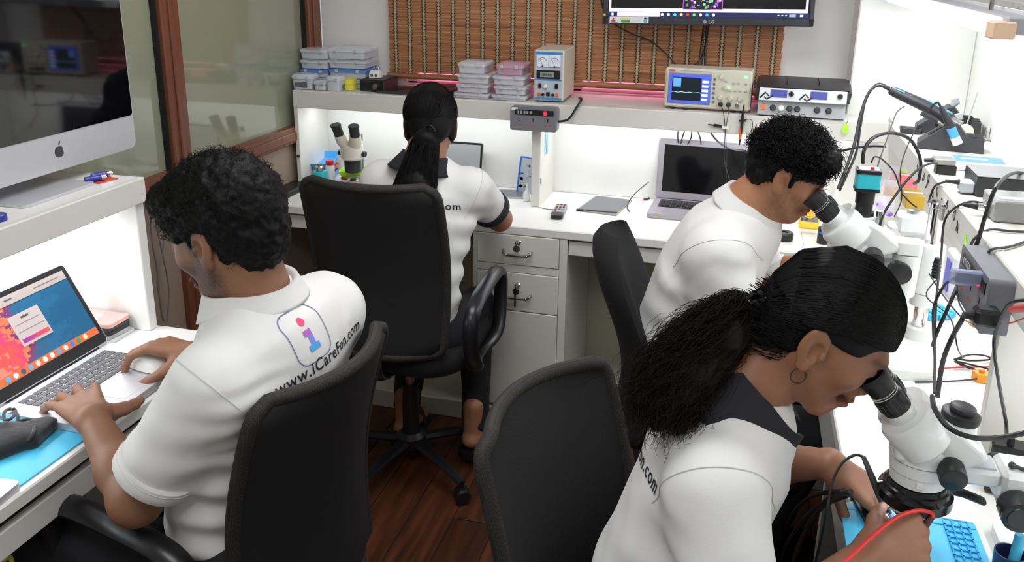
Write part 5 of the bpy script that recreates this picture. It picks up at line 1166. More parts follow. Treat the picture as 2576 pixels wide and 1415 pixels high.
for px, py, w, h, col, lab, alpha in ((2405, 640, .10, .12, (70, 80, 200), 'clear bag with blue print leaning at the back of the right worktop', .5), (2352, 620, .06, .14, (150, 110, 70), 'brown parts packet behind the chrome column', 1)):
    q = onx(px, py, .6); t = thing('packet', lab, 'bag', (q.x, q.y, DESK + .001), math.radians(0))
    MB().cb((0, 0, h / 2), (.025, w, h), .006).build('pouch', M('clear_pouch', (214, 214, 226), .2, alpha=.7) if alpha < 1 else M('brown_packet', (158, 118, 70), .5, noise=(30, .3)), t)
    MB().cb((-.014, .0, h * .45), (.002, w * .5, h * .7)).build('print', M('pk_%d' % col[0], col, .5), t)
cable('hook_wire', 'green and black twist hanging from the right shelf fascia', [onx(2430, 590, .463), onx(2428, 610, .462), onx(2432, 632, .462), onx(2440, 640, .46)], .0022, M('lime_cable', (160, 220, 60), .5))
# pc tower and cable bundle under the right desk
pc_ = thing('computer_tower', 'open computer case with cables under the right worktop', 'computer', (.40, 1.16, .0))
MB().box((.36, 1.06, .02), (.66, 1.26, .42), .004).build('case', M('tower_grey', (120, 120, 116), .5), pc_, world=True); MB().box((.352, 1.07, .04), (.36, 1.25, .40), .002).build('front_panel', black_pl, pc_, world=True)
for i in range(5): MB().box((.348, 1.08, .06 + i * .03), (.353, 1.20, .075 + i * .03), .001).build('slot_cover', steel, pc_, world=True)
for i, pts in enumerate((((2140, 1238), (2080, 1260), (2020, 1310), (1975, 1380), (1960, 1440)), ((2135, 1245), (2070, 1275), (2030, 1330), (2000, 1400), (1990, 1440)), ((2120, 1236), (2040, 1250), (1990, 1300), (1965, 1370), (1950, 1430)))):
    cable('desk_cable', ('upper', 'lower', 'outer')[i] + ' black cable of the bundle sagging over the right desk edge', [onx(x, y, .20) for x, y in pts], .0045, cat='cable')
cable('desk_cable', 'dark red cable hanging in the knee space of the right desk', [onx(2040, 1030, .28), onx(2030, 1080, .28), onx(2018, 1150, .28), onx(2010, 1240, .28)], .003, M('dark_red_cable', (110, 20, 24), .5))
# ================================================================ on the right shelf
def wedge_stand(label, loc, rz, sc=1.0, zs=1.4):
    t = thing('iron_stand', label, 'stand', loc, math.radians(rz))
    m = frame_m((0, 0, 0), (1, 0, 0), (0, 0, 1), (0, -1, 0))
    MB().prism([(x * sc, z * sc * zs) for x, z in ((-.085, .001), (-.085, .012), (-.01, .055), (.005, .055), (.035, .03), (.075, .03), (.078, .001))], -.036 * sc, .036 * sc, m).build('body', M('stand_black', (54, 54, 58), .5), t)
    sl_ = V2 = Vector((.075, 0, .043 * zs)).normalized(); sm = frame_m((-.058 * sc, 0, .0275 * sc * zs), sl_, (0, 1, 0), Vector((-sl_.z, 0, sl_.x)))
    MB().prism(rrect(.05 * sc, .03 * sc, .003), 0, .0012, sm @ T(.022, 0, .0005)).build('slot', M('black_slot', (14, 14, 15), .7), t)
    MB().prism(rrect(.036 * sc, .056 * sc, .004), .03 * sc * zs, .0305 * sc * zs + .0005, T(.054 * sc, 0, 0)).build('sponge_well', M('black_slot', (14, 14, 15), .7), t)
    MB().tube([(0, 0, .055 * sc * zs), (.008, 0, .055 * sc * zs + .012), (.004, 0, .055 * sc * zs + .022)], [.009, .012, .011], 14).build('nozzle_holder', ltgrey_pl, t)
    return t
wedge_stand('front dark soldering iron stand on the right shelf', tuple(onz(2375, 378, SHELF) + Vector((.02, .02, 0))), -8)
wedge_stand('rear dark soldering iron stand with sponge well on the right shelf', tuple(onz(2395, 345, SHELF) + Vector((0, .06, 0))), -8, 1.08)
ts = thing('tip_tray', 'small black angled tray behind the iron stands', 'tray', tuple(onz(2292, 338, SHELF) + Vector((0, .02, 0))), math.radians(-10))
MB().ring_stack([[(a, b, .001) for a, b in rrect(.05, .04, .004)], [(a, b, .016) for a, b in rrect(.062, .05, .005)], [(a, b, .016) for a, b in rrect(.052, .042, .004)], [(a, b, .006) for a, b in rrect(.042, .034, .004)]]).build('shell', M('stand_black', (54, 54, 58), .5), ts)
bk2 = thing('holder_bracket', 'black backed holder with a white round pad behind the irons', 'bracket', (.60, 2.72, SHELF))
MB().box((-.05, -.01, 0), (.05, .01, .075), .006).build('plate', black_pl, bk2); MB().lathe([(.022, 0), (.022, .01), (.018, .014)], 22, T(.03, -.012, .03) @ RX(90)).build('pad', M('cream_pad', (220, 216, 200), .7), bk2)
MB().cyl((.025, -.02, .02), (.045, -.02, .145), .0022, .0018, 8).build('antenna', ltgrey_pl, bk2)
for px in (2475, 2487):
    q = onz(px, 355, SHELF); tag(MB().cyl((q.x, q.y, SHELF + .001), (q.x, q.y, SHELF + .04), .0015, .0015, 8).lathe([(.006, 0), (.006, .003), (.002, .005)], 12, T(q.x, q.y, SHELF)).build('pin_post', steel), ('left' if px == 2475 else 'right') + ' thin metal pin standing behind the iron stand', 'pin')
# hot air handle and iron
hd = thing('hot_air_handle', 'dark hot air handle with blue accents resting on the iron stand', 'hot air tool', (.47, 2.62, SHELF))
H0, H1, H2 = ony(2238, 226, 2.62), ony(2330, 268, 2.6), ony(2392, 302, 2.58)
MB().tube([H0, H0.lerp(H1, .15), H1, H1.lerp(H2, .5), H2], [.009, .014, .0165, .015, .017], 18, 3).build('grip', M('handle_black', (44, 44, 50), .45), hd, world=True)
MB().tube([H2, H2 + (H2 - H1).normalized() * .03], [.013, .012], 18).build('nozzle', steel, hd, world=True)
up = Vector((0, -.6, .8)).normalized()
for a, b_, w in ((.12, .32, .012), (.42, .47, .008)):
    q0, q1 = H0.lerp(H1, a * 1.2) + up * .0125, H0.lerp(H1, b_ * 1.2) + up * .0142
    MB().tube([q0, q1], w * .42, 8, flat=(.4, 1)).build('blue_key', M('accent_blue', (70, 160, 226), .4), hd, world=True)
MB().tube([H1 + Vector((.0, 0, .0165)), H2 + Vector((0, 0, .0165))], .004, 8).build('blue_stripe', MATS['accent_blue'], hd, world=True)
ir = thing('soldering_iron', 'dark soldering iron with a blue collar parked nose down in the stand', 'soldering iron', (.52, 2.5, SHELF))
I0, I1, I2 = ony(2366, 268, 2.5), ony(2385, 305, 2.5), ony(2402, 345, 2.5)
MB().tube([I0, I1, I1.lerp(I2, .4)], [.006, .0105, .0115], 14, 3).build('grip', MATS['handle_black'], ir, world=True); MB().tube([I1.lerp(I2, .4), I2], [.012, .0115], 14).build('blue_collar', MATS['accent_blue'], ir, world=True)
MB().tube([I2, I2 + Vector((.01, 0, -.018))], [.012, .013], 14).build('collar_end', M('cream_pad', (220, 216, 200), .7), ir, world=True)
i2 = thing('soldering_iron', 'second slim iron with a pale blue collar lying under the hot air handle', 'soldering iron', (.5, 2.6, SHELF))
J0, J1 = ony(2318, 285, 2.56), ony(2358, 306, 2.56)
MB().tube([J0, J1], [.006, .0065], 12).build('grip', MATS['handle_black'], i2, world=True); MB().tube([J1, J1.lerp(ony(2376, 318, 2.55), .9)], [.005, .004], 12).build('metal_shaft', steel, i2, world=True)
# cables of the hot air tool and microscope
cable('tool_cable', 'thick black hot air hose arching from its handle down behind the desk', [H0, ony(2210, 215, 2.62), ony(2185, 235, 2.6), ony(2165, 290, 2.55), ony(2150, 360, 2.5), ony(2130, 420, 2.45), ony(2108, 475, 2.4)], .0042)
cable('tool_cable', 'second black hose close beside the hot air hose', [H0 + Vector((0, .01, .004)), ony(2208, 212, 2.66), ony(2180, 245, 2.64), ony(2166, 310, 2.58), ony(2155, 380, 2.52), ony(2135, 430, 2.46), ony(2112, 480, 2.42)], .0036)
cable('tool_cable', 'black iron lead bowing over from the collar of the parked iron', [I0, ony(2358, 258, 2.5), ony(2345, 268, 2.54), ony(2330, 290, 2.6)], .003)
cable('camera_cable', 'black camera cable making a big arch above the microscope camera', [ony(2171, 412, 2.075), ony(2175, 375, 2.08), ony(2200, 345, 2.1), ony(2245, 335, 2.15), ony(2290, 352, 2.2), ony(2315, 400, 2.2), ony(2312, 450, 2.2), ony(2300, 462, 2.25)], .0042)
cable('camera_cable', 'thin black lead from the red plug on the microscope camera', [ony(2192, 410, 2.07), ony(2200, 395, 2.07), ony(2220, 402, 2.1), ony(2250, 435, 2.15), ony(2268, 485, 2.15), ony(2290, 510, 2.15), ony(2306, 522, 2.15)], .0018)
cable('cable', 'black cable end sticking out beside the curly haired man', [ony(2100, 384, 2.3), ony(2150, 373, 2.3), ony(2195, 368, 2.3), ony(2228, 369, 2.3)], .003)
cable('cable', 'grey lead falling from the hot air handle past the camera', [ony(2275, 268, 2.5), ony(2255, 285, 2.45), ony(2235, 340, 2.3), ony(2212, 405, 2.2), ony(2205, 430, 2.2)], .0016, gc)
cable('cable', 'long thin black lead from the iron stand to the worktop', [ony(2310, 310, 2.45), ony(2280, 375, 2.3), ony(2265, 430, 2.2), ony(2268, 500, 2.2), ony(2250, 545, 2.1)], .0016)
cable('cable', 'black lead from the shelf connector sweeping down to the microscope arm', [ony(2358, 411, 2.2), ony(2330, 415, 2.15), ony(2300, 435, 2.1), ony(2265, 475, 2.08), ony(2225, 535, 2.06), ony(2210, 580, 2.05), ony(2206, 595, 2.04)], .0028)
# connector block, blue box, dark box, grey box
def shelf_box(name, label, cat, px0, px1, pyf, depth, h, mat, rz=0, **kw):
    a, b_ = onz(px0, pyf, SHELF), onz(px1, pyf, SHELF); t = thing(name, label, cat, ((a.x + b_.x) / 2, a.y + depth / 2, SHELF), math.radians(rz))
    MB().cb((0, 0, h / 2 + .0008), (b_.x - a.x, depth, h), .003).build('case', mat, t); return t, b_.x - a.x
t, w = shelf_box('driver_box', 'low white box with a blue top label on the right shelf', 'box', 2400, 2528, 430, .09, .022, M('box_white', (214, 214, 216), .45), -4)
MB().cb((0, 0, .0232), (w * .9, .07, .001), 0).build('blue_label', M('label_blue', (86, 140, 222), .4), t); MB().cb((-.01, 0, .0240), (w * .5, .014, .0006)).build('print_band', M('label_pale', (220, 214, 214), .5), t)
cb2 = thing('connector_block', 'silver and black connector block at the right shelf edge', 'connector', tuple(onz(2380, 442, SHELF) + Vector((0, .02, 0))))
MB().cb((.0, 0, .012), (.045, .035, .022), .002).build('base', black_pl, cb2); MB().cb((-.006, 0, .032), (.05, .038, .016), .003).build('shell', M('scuffed_steel', (176, 176, 172), .35, metal=.7, noise=(40, .3)), cb2); MB().cyl((-.03, 0, .032), (-.05, 0, .031), .006, .005, 10).build('cable_gland', black_pl, cb2)
t, w = shelf_box('driver_box', 'black power box lying on the right shelf', 'box', 2452, 2610, 496, .12, .046, M('box_black', (44, 44, 46), .45), 0)
MB().cb((0, .0, .0472), (w, .12, .001)).build('lid', M('box_grey_lid', (132, 132, 132), .5), t); MB().cb((-w / 2 - .014, -.03, .017), (.03, .04, .026), .004).build('end_socket', ltgrey_pl, t); MB().cyl((-w / 2 - .028, -.03, .024), (-w / 2 - .058, -.03, .025), .006, .004, 10).build('plug', black_pl, t)
t, w = shelf_box('driver_box', 'grey metal power box nearest on the right shelf', 'box', 2497, 2640, 560, .10, .044, M('box_grey', (150, 150, 150), .4, metal=.2), 0)
MB().cb((0, -.02, .0452), (w * .8, .02, .0006)).build('print_band', white_pl, t); MB().lathe([(.014, 0), (.016, .004), (.016, .01), (.008, .012), (.008, .022)], 20, T(-w / 2, -.01, .02) @ RY(-90)).build('end_socket', chrome, t); MB().cyl((-w / 2 - .02, -.01, .02), (-w / 2 - .05, -.01, .022), .007, .004, 12).build('plug', black_pl, t)
cable('cable', 'black lead from the black power box over the shelf edge', [onz(2425, 452, SHELF + .025), onz(2395, 456, SHELF + .025), onx(2355, 466, .46), onx(2340, 495, .455), onx(2336, 510, .45)], .0026)
cable('cable', 'black lead from the grey power box dropping along the chrome column', [onz(2472, 512, SHELF + .022), onz(2440, 508, SHELF + .022), onx(2400, 525, .46), onx(2375, 560, .45), onx(2368, 640, .44), onx(2355, 760, .40), onx(2352, 870, .40)], .0026)
cable('cable', 'thick black cord looping up over the right shelf edge', [onz(2600, 445, SHELF + .03), onz(2555, 435, SHELF + .06), onx(2510, 465, .47), onx(2480, 540, .46), onx(2455, 620, .45), onx(2425, 672, .45), onx(2400, 740, .42), onx(2360, 830, .40), onx(2346, 870, .40)], .0038)
cable('cable', 'grey cord lying across the right shelf and over its edge', [onz(2600, 585, SHELF + .004), onz(2540, 582, SHELF + .004), onz(2490, 578, SHELF + .004), onx(2455, 597, .462), onx(2442, 618, .46)], .0026, gc)
cable('cable', 'grey cord crossing the nearest part of the right shelf', [onz(2600, 600, SHELF + .004), onz(2545, 620, SHELF + .004), onz(2495, 628, SHELF + .004), onx(2486, 642, .462)], .0026, gc)
# power block hanging on the right fascia with its usb meter and plugs
e2 = thing('extension_block', 'grey extension socket block hanging on the right shelf fascia', 'extension block', (.4645, 1.60, 1.098))
e2.matrix_world = frame_m((.4645, 1.605, 1.09), (0, -1, 0), (0, 0, 1), (-1, 0, 0)); e2.rotation_euler = e2.matrix_world.to_euler()
socket_block(e2, .20, .10, .04, 3)
um = thing('usb_meter', 'clear blue usb power meter plugged into the right socket block', 'meter', tuple(onx(2445, 700, .42)))
q = onx(2445, 700, .41); MB().cb(tuple(q), (.07, .016, .026), .003).build('case', M('clear_blue', (170, 180, 214), .15, alpha=.6), um, world=True); MB().cb(tuple(q), (.05, .009, .018)).build('circuit', M('chip_dark', (50, 50, 66), .4), um, world=True); MB().cb((q.x + .045, q.y, q.z), (.022, .014, .012), .001).build('plug', black_pl, um, world=True)
pg = thing('mains_plug', 'black mains plug in the right socket block', 'plug', tuple(onx(2480, 800, .43)))
q = onx(2482, 796, .42); MB().cb(tuple(q), (.04, .034, .03), .006).build('body', black_pl, pg, world=True); MB().tube([q + Vector((-.018, 0, 0)), q + Vector((-.036, -.002, -.002))], [.009, .005], 10).build('strain_relief', rubber, pg, world=True)
cable('power_lead', 'thick black lead curving down from the mains plug to the worktop', [q + Vector((-.034, 0, -.002)), onx(2420, 805, .38), onx(2395, 850, .38), onx(2372, 910, .37), onx(2358, 1000, .36)], .004)
cable('usb_lead', 'black lead curving from the usb meter down the worktop', [onx(2402, 700, .40), onx(2375, 720, .40), onx(2350, 770, .39), onx(2348, 830, .39), onx(2352, 900, .39), onx(2350, 990, .38)], .0026)
rp2 = thing('plug', 'red banana plug beside the right socket block', 'plug', tuple(onx(2560, 778, .42))); MB().tube([onx(2545, 780, .42), onx(2562, 777, .42), onx(2590, 775, .42)], [.005, .006, .006], 10).build('body', red_pl, rp2, world=True)
cable('cable', 'black lead drooping from the socket block across the shelf upright', [onx(2590, 755, .43), onx(2540, 765, .42), onx(2510, 820, .43), onx(2500, 870, .44), onx(2512, 960, .44), onx(2530, 1060, .44), onx(2532, 1105, .46)], .0028)
cable('cable', 'thin red lead beside the right socket block', [onx(2590, 795, .43), onx(2560, 808, .43), onx(2535, 815, .43)], .0014, M('red_cable', (222, 44, 40), .45))
jn = thing('inline_jack', 'black ribbed inline jack hanging beside the far microscope column', 'jack', tuple(ony(2360, 665, 1.95))); q = ony(2360, 650, 1.95); MB().tube([q, q + Vector((0, 0, -.02)), q + Vector((0, 0, -.045))], [.007, .009, .008], 12).build('body', black_pl, jn, world=True)
for i in range(4): MB().lathe([(.0088, -.001), (.0102, 0), (.0088, .001)], 14, T(q.x, q.y, q.z - .012 - i * .008)).build('rib', rubber, jn, world=True)
for i, pts in enumerate((((2338, 690), (2370, 740), (2420, 800), (2448, 815)), ((2360, 700), (2330, 745), (2390, 800), (2410, 880), (2425, 900)), ((2405, 690), (2412, 760), (2440, 805), (2452, 815)))):
    cable('cable', ('thin lead crossing behind the far microscope to the grommet', 'thin lead zigzagging down to the coil on the right worktop', 'thin lead from the usb meter to the grommet')[i], [onx(x, y, .42) for x, y in pts[:-1]] + [onz(*pts[-1], DESK + .003)], .0014, cat='cable')
# ================================================================ office chairs
def mesh_fabric(name, dark, light, scale):
    m = bpy.data.materials.new(name); m.use_nodes = True; nt = m.node_tree; b = nt.nodes['Principled BSDF']
    tc = nt.nodes.new('ShaderNodeTexCoord'); v = nt.nodes.new('ShaderNodeTexVoronoi'); v.inputs['Scale'].default_value = scale; v.inputs['Randomness'].default_value = .15
    nt.links.new(tc.outputs['Object'], v.inputs[0])
    r = nt.nodes.new('ShaderNodeValToRGB'); r.color_ramp.elements[0].position = .12; r.color_ramp.elements[0].color = srgb(*light); r.color_ramp.elements[1].position = .34; r.color_ramp.elements[1].color = srgb(*dark)
    nt.links.new(v.outputs['Distance'], r.inputs[0]); nt.links.new(r.outputs[0], b.inputs['Base Color'])
    bp = nt.nodes.new('ShaderNodeBump'); bp.inputs['Strength'].default_value = .35; bp.inputs['Distance'].default_value = .001; nt.links.new(v.outputs['Distance'], bp.inputs['Height']); nt.links.new(bp.outputs[0], b.inputs['Normal'])
    b.inputs['Roughness'].default_value = .75
    return m
mesh_m = mesh_fabric('black_mesh_fabric', (17, 17, 19), (30, 30, 32), 330)
rim_m = mesh_fabric('black_mesh_rim', (26, 25, 24), (96, 88, 80), 520)
pad_m = M('black_seat_fabric', (15, 15, 18), .9, bump=(400, .15))
arm_m = M('black_arm_plastic', (30, 30, 33), .3)
def chair_back(pad):
    zb, h = (.50, .52) if not pad else (.46, .56)
    def outline(v):
        w = .190 + .013 * math.sin(v * 2.4) if not pad else .185 + .03 * math.sin((v - .1) * 3.0) - .05 * max(0, .3 - v)
        c = .075 if not pad else .26
        if v > 1 - c: q = (v - (1 - c)) / c; w -= (.036 if not pad else .12) * (1 - math.sqrt(max(0, 1 - q * q)))
        if v < .06: q = (.06 - v) / .06; w -= .03 * (1 - math.sqrt(max(0, 1 - q * q)))
        return w
    def surf(u, v, off=0):
        w = outline(v); yy = (2 * u - 1) * w
        x = -.27 + (.055 if not pad else .045) * abs(2 * u - 1) ** 2.0 - .05 * v ** 1.5 + .028 * math.sin(v * 3.4) + off
        if pad: x += .02 * math.sin(v * 5.2)
        return (x, yy, zb + h * v)
    return surf
def make_chair(name, label, loc, yaw, dz=0, pad=False, armz=0, arms=True):
    t = thing(name, label, 'chair', (*loc, 0), math.radians(yaw), 'black office chairs')
    surf = chair_back(pad); th = .009 if not pad else .026
    nu, nv = 18, 22
    b = MB()
    tk = (lambda u, v: th) if not pad else (lambda u, v: .005 + .036 * math.sqrt(max(0, (1 - abs(2 * u - 1) ** 2.6) * (1 - abs(2 * v - 1) ** 5))))
    fr = [surf(i / nu, j / nv, tk(i / nu, j / nv)) for j in range(nv + 1) for i in range(nu + 1)]; bk = [surf(i / nu, j / nv, -tk(i / nu, j / nv)) for j in range(nv + 1) for i in range(nu + 1)]
    n = len(fr); W = nu + 1; vs = fr + bk; fs = []
    for j in range(nv):
        for i in range(nu):
            a = j * W + i; fs.append((a, a + 1, a + W + 1, a + W)); fs.append((n + a, n + a + W, n + a + W + 1, n + a + 1))
    bd = [i for i in range(nu)] + [j * W + nu for j in range(nv)] + [nv * W + i for i in range(nu, 0, -1)] + [j * W for j in range(nv, 0, -1)]
    for k in range(len(bd)): a, c = bd[k], bd[(k + 1) % len(bd)]; fs.append((a, n + a, n + c, c))
    b._add([(x, y, z + dz) for x, y, z in vs], fs)
    back = b.build('backrest', mesh_m if not pad else pad_m, t, 60)
    path = [surf(i / 24, 0) for i in range(24)] + [surf(1, (j / 40) ** .8) for j in range(40)] + [surf(1 - i / 30, 1) for i in range(30)] + [surf(0, 1 - j / 40) for j in range(40)]
    if not pad: MB().tube([(x, y, z + dz) for x, y, z in path], .0135, 14, closed=True).build('rim', rim_m, back, 80)
    MB().tube([(-.285, 0, .56 + dz), (-.29, 0, .50 + dz), (-.265, 0, .43 + dz), (-.12, 0, .405 + dz)], [.012, .014, .016, .016], 10, 5, flat=(.6, 2.2)).build('spine', arm_m, t)
    s = MB()
    rings = []
    for z, k in ((.415, .90), (.425, .97), (.455, 1.0), (.478, .98), (.488, .90), (.490, .6)): rings.append([(x * k + .0, y * k, z + dz) for x, y in rrect(.46, .47, .12, 6)])
    s.ring_stack(rings).build('seat', pad_m, t, 60)
    MB().cb((0, 0, .395 + dz), (.2, .16, .04), .008).build('mechanism', arm_m, t)
    MB().cyl((0, 0, .10), (0, 0, .30), .028, .026, 20).build('column_shroud', black_pl, t); MB().cyl((0, 0, .28), (0, 0, .39 + dz), .014, .014, 16).build('gas_lift', steel, t)
    MB().lathe([(.045, .075), (.05, .085), (.05, .115), (.034, .13)], 22).build('hub', black_pl, t)
    for k in range(5):
        a = math.radians(72 * k + 20); c, sn = math.cos(a), math.sin(a)
        leg = MB().tube([(.03 * c, .03 * sn, .10), (.15 * c, .15 * sn, .092), (.275 * c, .275 * sn, .066)], [.021, .018, .013], 8, flat=(.8, 1.1)).build('base_leg', arm_m, t)
        cs = MB(); m = T(.275 * c, .275 * sn, .026) @ RZ(72 * k + 20 + 65)
        for sy in (-1, 1): cs.lathe([(.010, -.009), (.023, -.008), (.025, -.004), (.025, .005), (.020, .009)], 18, m @ T(0, sy * .013, 0) @ RX(90))
        cs.cb((0, 0, .016), (.03, .04, .018), .005, m); cs.cyl((0, 0, .02), (0, 0, .05), .006, .006, 8, m)
        cs.build('caster', black_pl, leg)
    if arms:
        for s_ in (-1, 1):
            yy = s_ * .255
            MB().tube([(.06, yy * .86, .43 + armz), (.13, yy, .47 + armz), (.175, yy, .56 + armz), (.18, yy, .65 + armz), (.14, yy, .682 + armz), (.02, yy, .678 + armz), (-.11, yy, .655 + armz), (-.15, yy, .60 + armz), (-.14, yy, .52 + armz), (-.09, yy, .45 + armz), (-.02, yy * .88, .43 + armz)], .021, 10, 5, flat=(.72, 1.15), closed=True).build('armrest', arm_m, t)
    return t
make_chair('office_chair', 'black mesh office chair of the man at the left laptop', (-.955, 1.335), 171, -.083, armz=-.01)
make_chair('office_chair', 'black mesh office chair in the middle behind the ponytailed woman', (-.965, 2.375), 90, .025, armz=-.01)
make_chair('office_chair', 'black padded office chair of the curly haired man at the far microscope', (.022, 2.16), 4, -.05, True, arms=False)
make_chair('office_chair', 'black mesh office chair nearest the viewer beside the woman with earrings', (-.028, 1.228), -20, -.108, arms=False)
# ================================================================ people
V = Vector
def nrm(a): a = np.array(a, float); return a / np.linalg.norm(a)
def skin_mat(name, col, rough=.5):
    m = bpy.data.materials.new(name); m.use_nodes = True; nt = m.node_tree; b = nt.nodes['Principled BSDF']
    at_ = nt.nodes.new('ShaderNodeAttribute'); at_.attribute_name = 'tint'
    tc = nt.nodes.new('ShaderNodeTexCoord'); n = nt.nodes.new('ShaderNodeTexNoise'); n.inputs['Scale'].default_value = 35; n.inputs['Detail'].default_value = 5; nt.links.new(tc.outputs['Object'], n.inputs[0])
    c = srgb(*col); mx = nt.nodes.new('ShaderNodeMix'); mx.data_type = 'RGBA'; mx.inputs[6].default_value = tuple(v * .86 for v in c[:3]) + (1,); mx.inputs[7].default_value = tuple(min(1, v * 1.12) for v in c[:3]) + (1,)
    nt.links.new(n.outputs[0], mx.inputs[0])
    mul = nt.nodes.new('ShaderNodeMix'); mul.data_type = 'RGBA'; mul.blend_type = 'MULTIPLY'; mul.inputs[0].default_value = 1
    nt.links.new(mx.outputs[2], mul.inputs[6]); nt.links.new(at_.outputs['Color'], mul.inputs[7]); nt.links.new(mul.outputs[2], b.inputs['Base Color'])
    n2 = nt.nodes.new('ShaderNodeTexNoise'); n2.inputs['Scale'].default_value = 420; nt.links.new(tc.outputs['Object'], n2.inputs[0])
    bp = nt.nodes.new('ShaderNodeBump'); bp.inputs['Strength'].default_value = .12; bp.inputs['Distance'].default_value = .001; nt.links.new(n2.outputs[0], bp.inputs['Height']); nt.links.new(bp.outputs[0], b.inputs['Normal'])
    b.inputs['Roughness'].default_value = rough; b.inputs['Subsurface Weight'].default_value = .08; b.inputs['Subsurface Radius'].default_value = (.01, .004, .002)
    return m
shirt_m = M('white_polo_cotton', (224, 223, 221), .85, noise=(4, .02), bump=(700, .12), sheen=.15)
navy_trim = M('black_polo_trim', (30, 30, 35), .85, bump=(600, .15))
trouser_m = M('black_trousers', (22, 23, 28), .85, bump=(500, .15))
hair_m = M('black_hair', (12, 11, 11), .58, spec=.18, noise=(40, .3))
hair_brown = M('dark_brown_hair', (26, 19, 17), .58, spec=.18, noise=(40, .3))
class Frame:
    def __init__(s, C, f, sc, roll=0, yaw_up=(0, 0, 1)):
        s.C = np.array(C, float); s.f = nrm(f); u = np.array(yaw_up, float); u -= s.f * (u @ s.f); s.u = nrm(u); s.l = np.cross(s.u, s.f)
        if roll:
            a = math.radians(roll); s.u, s.l = s.u * math.cos(a) + s.l * math.sin(a), s.l * math.cos(a) - s.u * math.sin(a)
        s.sc = sc; s.R = np.stack([s.f, s.l, s.u], 1)
    def __call__(s, x, y, z): return s.C + s.sc * (x * s.f + y * s.l + z * s.u)
    def local(s, v): return (np.asarray(v) - s.C) @ s.R / s.sc
def head_sdf(s, F, neck, male=True):
    k = F.sc; e = lambda c, r, kk=.02, mode='add', rot=None: s.ell(F(*c), np.array(r) * k, kk, F.R if rot is None else F.R @ rot, mode)
    c_ = lambda a, b, ra, rb, kk=.015, mode='add': s.cap(F(*a), F(*b), ra * k, rb * k, kk, mode)
    e((-.012 if male else -.005, 0, .036), (.097 if male else .090, .075, .086), 0)
    e((.034, 0, -.015), (.055, .060, .075), .03)
    for y in (-1, 1):
        c_((-.004, y * .052, -.034), (.058, y * .020, -.092), .019 if male else .016, .015, .025)
        e((.056, y * .040, -.014), (.022, .022, .020), .02)
    e((.070, 0, -.094), (.018, .022, .016), .018)
    c_((.082, -.034, .027), (.082, .034, .027), .012, .012, .014)
    for y in (-1, 1):
        e((.098, y * .031, .007), (.016, .018, .011), .012, 'sub'); e((.078, y * .031, .007), (.0125, .014, .0115), .004)
    c_((.090, 0, .018), (.109, 0, -.022), .0065, .0105, .010); e((.111, 0, -.026), (.0105, .011, .0095), .006)
    for y in (-1, 1): e((.099, y * .0125, -.031), (.010, .007, .0075), .005)
    e((.089, 0, -.045), (.012, .02, .012), .012); e((.094, 0, -.055), (.0105, .024, .0055), .004); e((.091, 0, -.067), (.0115, .021, .0068), .004)
    e((.080, 0, -.078), (.010, .022, .010), .012)
    for y in (-1, 1):
        er = np.array((RZ(-y * 9) @ RY(-8)).to_3x3())
        e((-.016, y * .079, .003), (.021, .0080, .034), .004, rot=er); e((-.011, y * .077, -.030), (.011, .0075, .012), .005, rot=er)
        e((-.009, y * .0865, -.001), (.0110, .0105, .0175), .0015, 'sub', rot=er); e((-.022, y * .0885, .012), (.0055, .0045, .016), .002, 'sub', rot=er)
        e((.002, y * .080, -.004), (.005, .005, .008), .002, rot=er)
    N = np.array(neck); r = .058 if male else .049
    s.cap(F(-.028, 0, -.035), N, r * k, (r + .005) * k, .03)
def limb(s, a, b, ra, rb, k=.02, bulge=0):
    a, b = np.array(a, float), np.array(b, float)
    m = a + (b - a) * .35; s.cap(a, m, ra, ra * .5 + rb * .5 + bulge, k); s.cap(m, b, ra * .5 + rb * .5 + bulge, rb, k)
FL = ((.043, .026, .021), (.047, .029, .022), (.043, .027, .021), (.033, .021, .019))
def hand_sdf(s, W, fd, bn, side, curls, thumb, sc=1.0):
    """W wrist, fd finger direction, bn back-of-hand normal, side 'L'/'R'; curls: 4 x (spread, mcp, pip, dip) degrees; thumb: (out, down, bend1, bend2)"""
    x = nrm(fd); z = np.array(bn, float); z = nrm(z - x * (z @ x)); y = np.cross(x, z) if side == 'L' else np.cross(z, x)
    W = np.array(W, float); P = lambda a, b, c: W + sc * (a * x + b * y + c * z)
    kx, ky = (.088, .092, .087, .078), (.030, .0095, -.0115, -.031)
    tips = []
    for i in range(4):
        s.cap(P(-.005, ky[i] * .45, 0), P(kx[i] - .004, ky[i], .001), .0155 * sc, .0112 * sc, .012)
    for i in range(4):
        p = P(kx[i], ky[i], 0); sp, a = math.radians(curls[i][0]), 0
        r = [(.0100, .0088, .0080, .0068), (.0102, .009, .0082, .007), (.0098, .0087, .0078, .0067), (.0088, .0077, .0069, .006)][i]
        for j in range(3):
            a += math.radians(curls[i][1 + j]); d = (x * math.cos(sp) + y * math.sin(sp)) * math.cos(a) - z * math.sin(a)
            q = p + d * FL[i][j] * sc; s.cap(p, q, r[j] * sc, r[j + 1] * sc, .0035); p = q
        tips.append(p)
    o, dn, b1, b2 = [math.radians(v) for v in thumb]
    p = P(.012, .020, -.008); q = p + sc * .045 * (x * math.cos(o) * math.cos(dn) + y * math.sin(o) * math.cos(dn) - z * math.sin(dn)); s.cap(p, q, .0165 * sc, .0125 * sc, .012)
    for L_, bb, r0, r1 in ((.034, b1, .0115, .0102), (.027, b2, .0102, .008)):
        o -= bb; p = q; q = p + sc * L_ * (x * math.cos(o) * math.cos(dn) + y * math.sin(o) * math.cos(dn) - z * math.sin(dn)); s.cap(p, q, r0 * sc, r1 * sc, .004)
    return tips
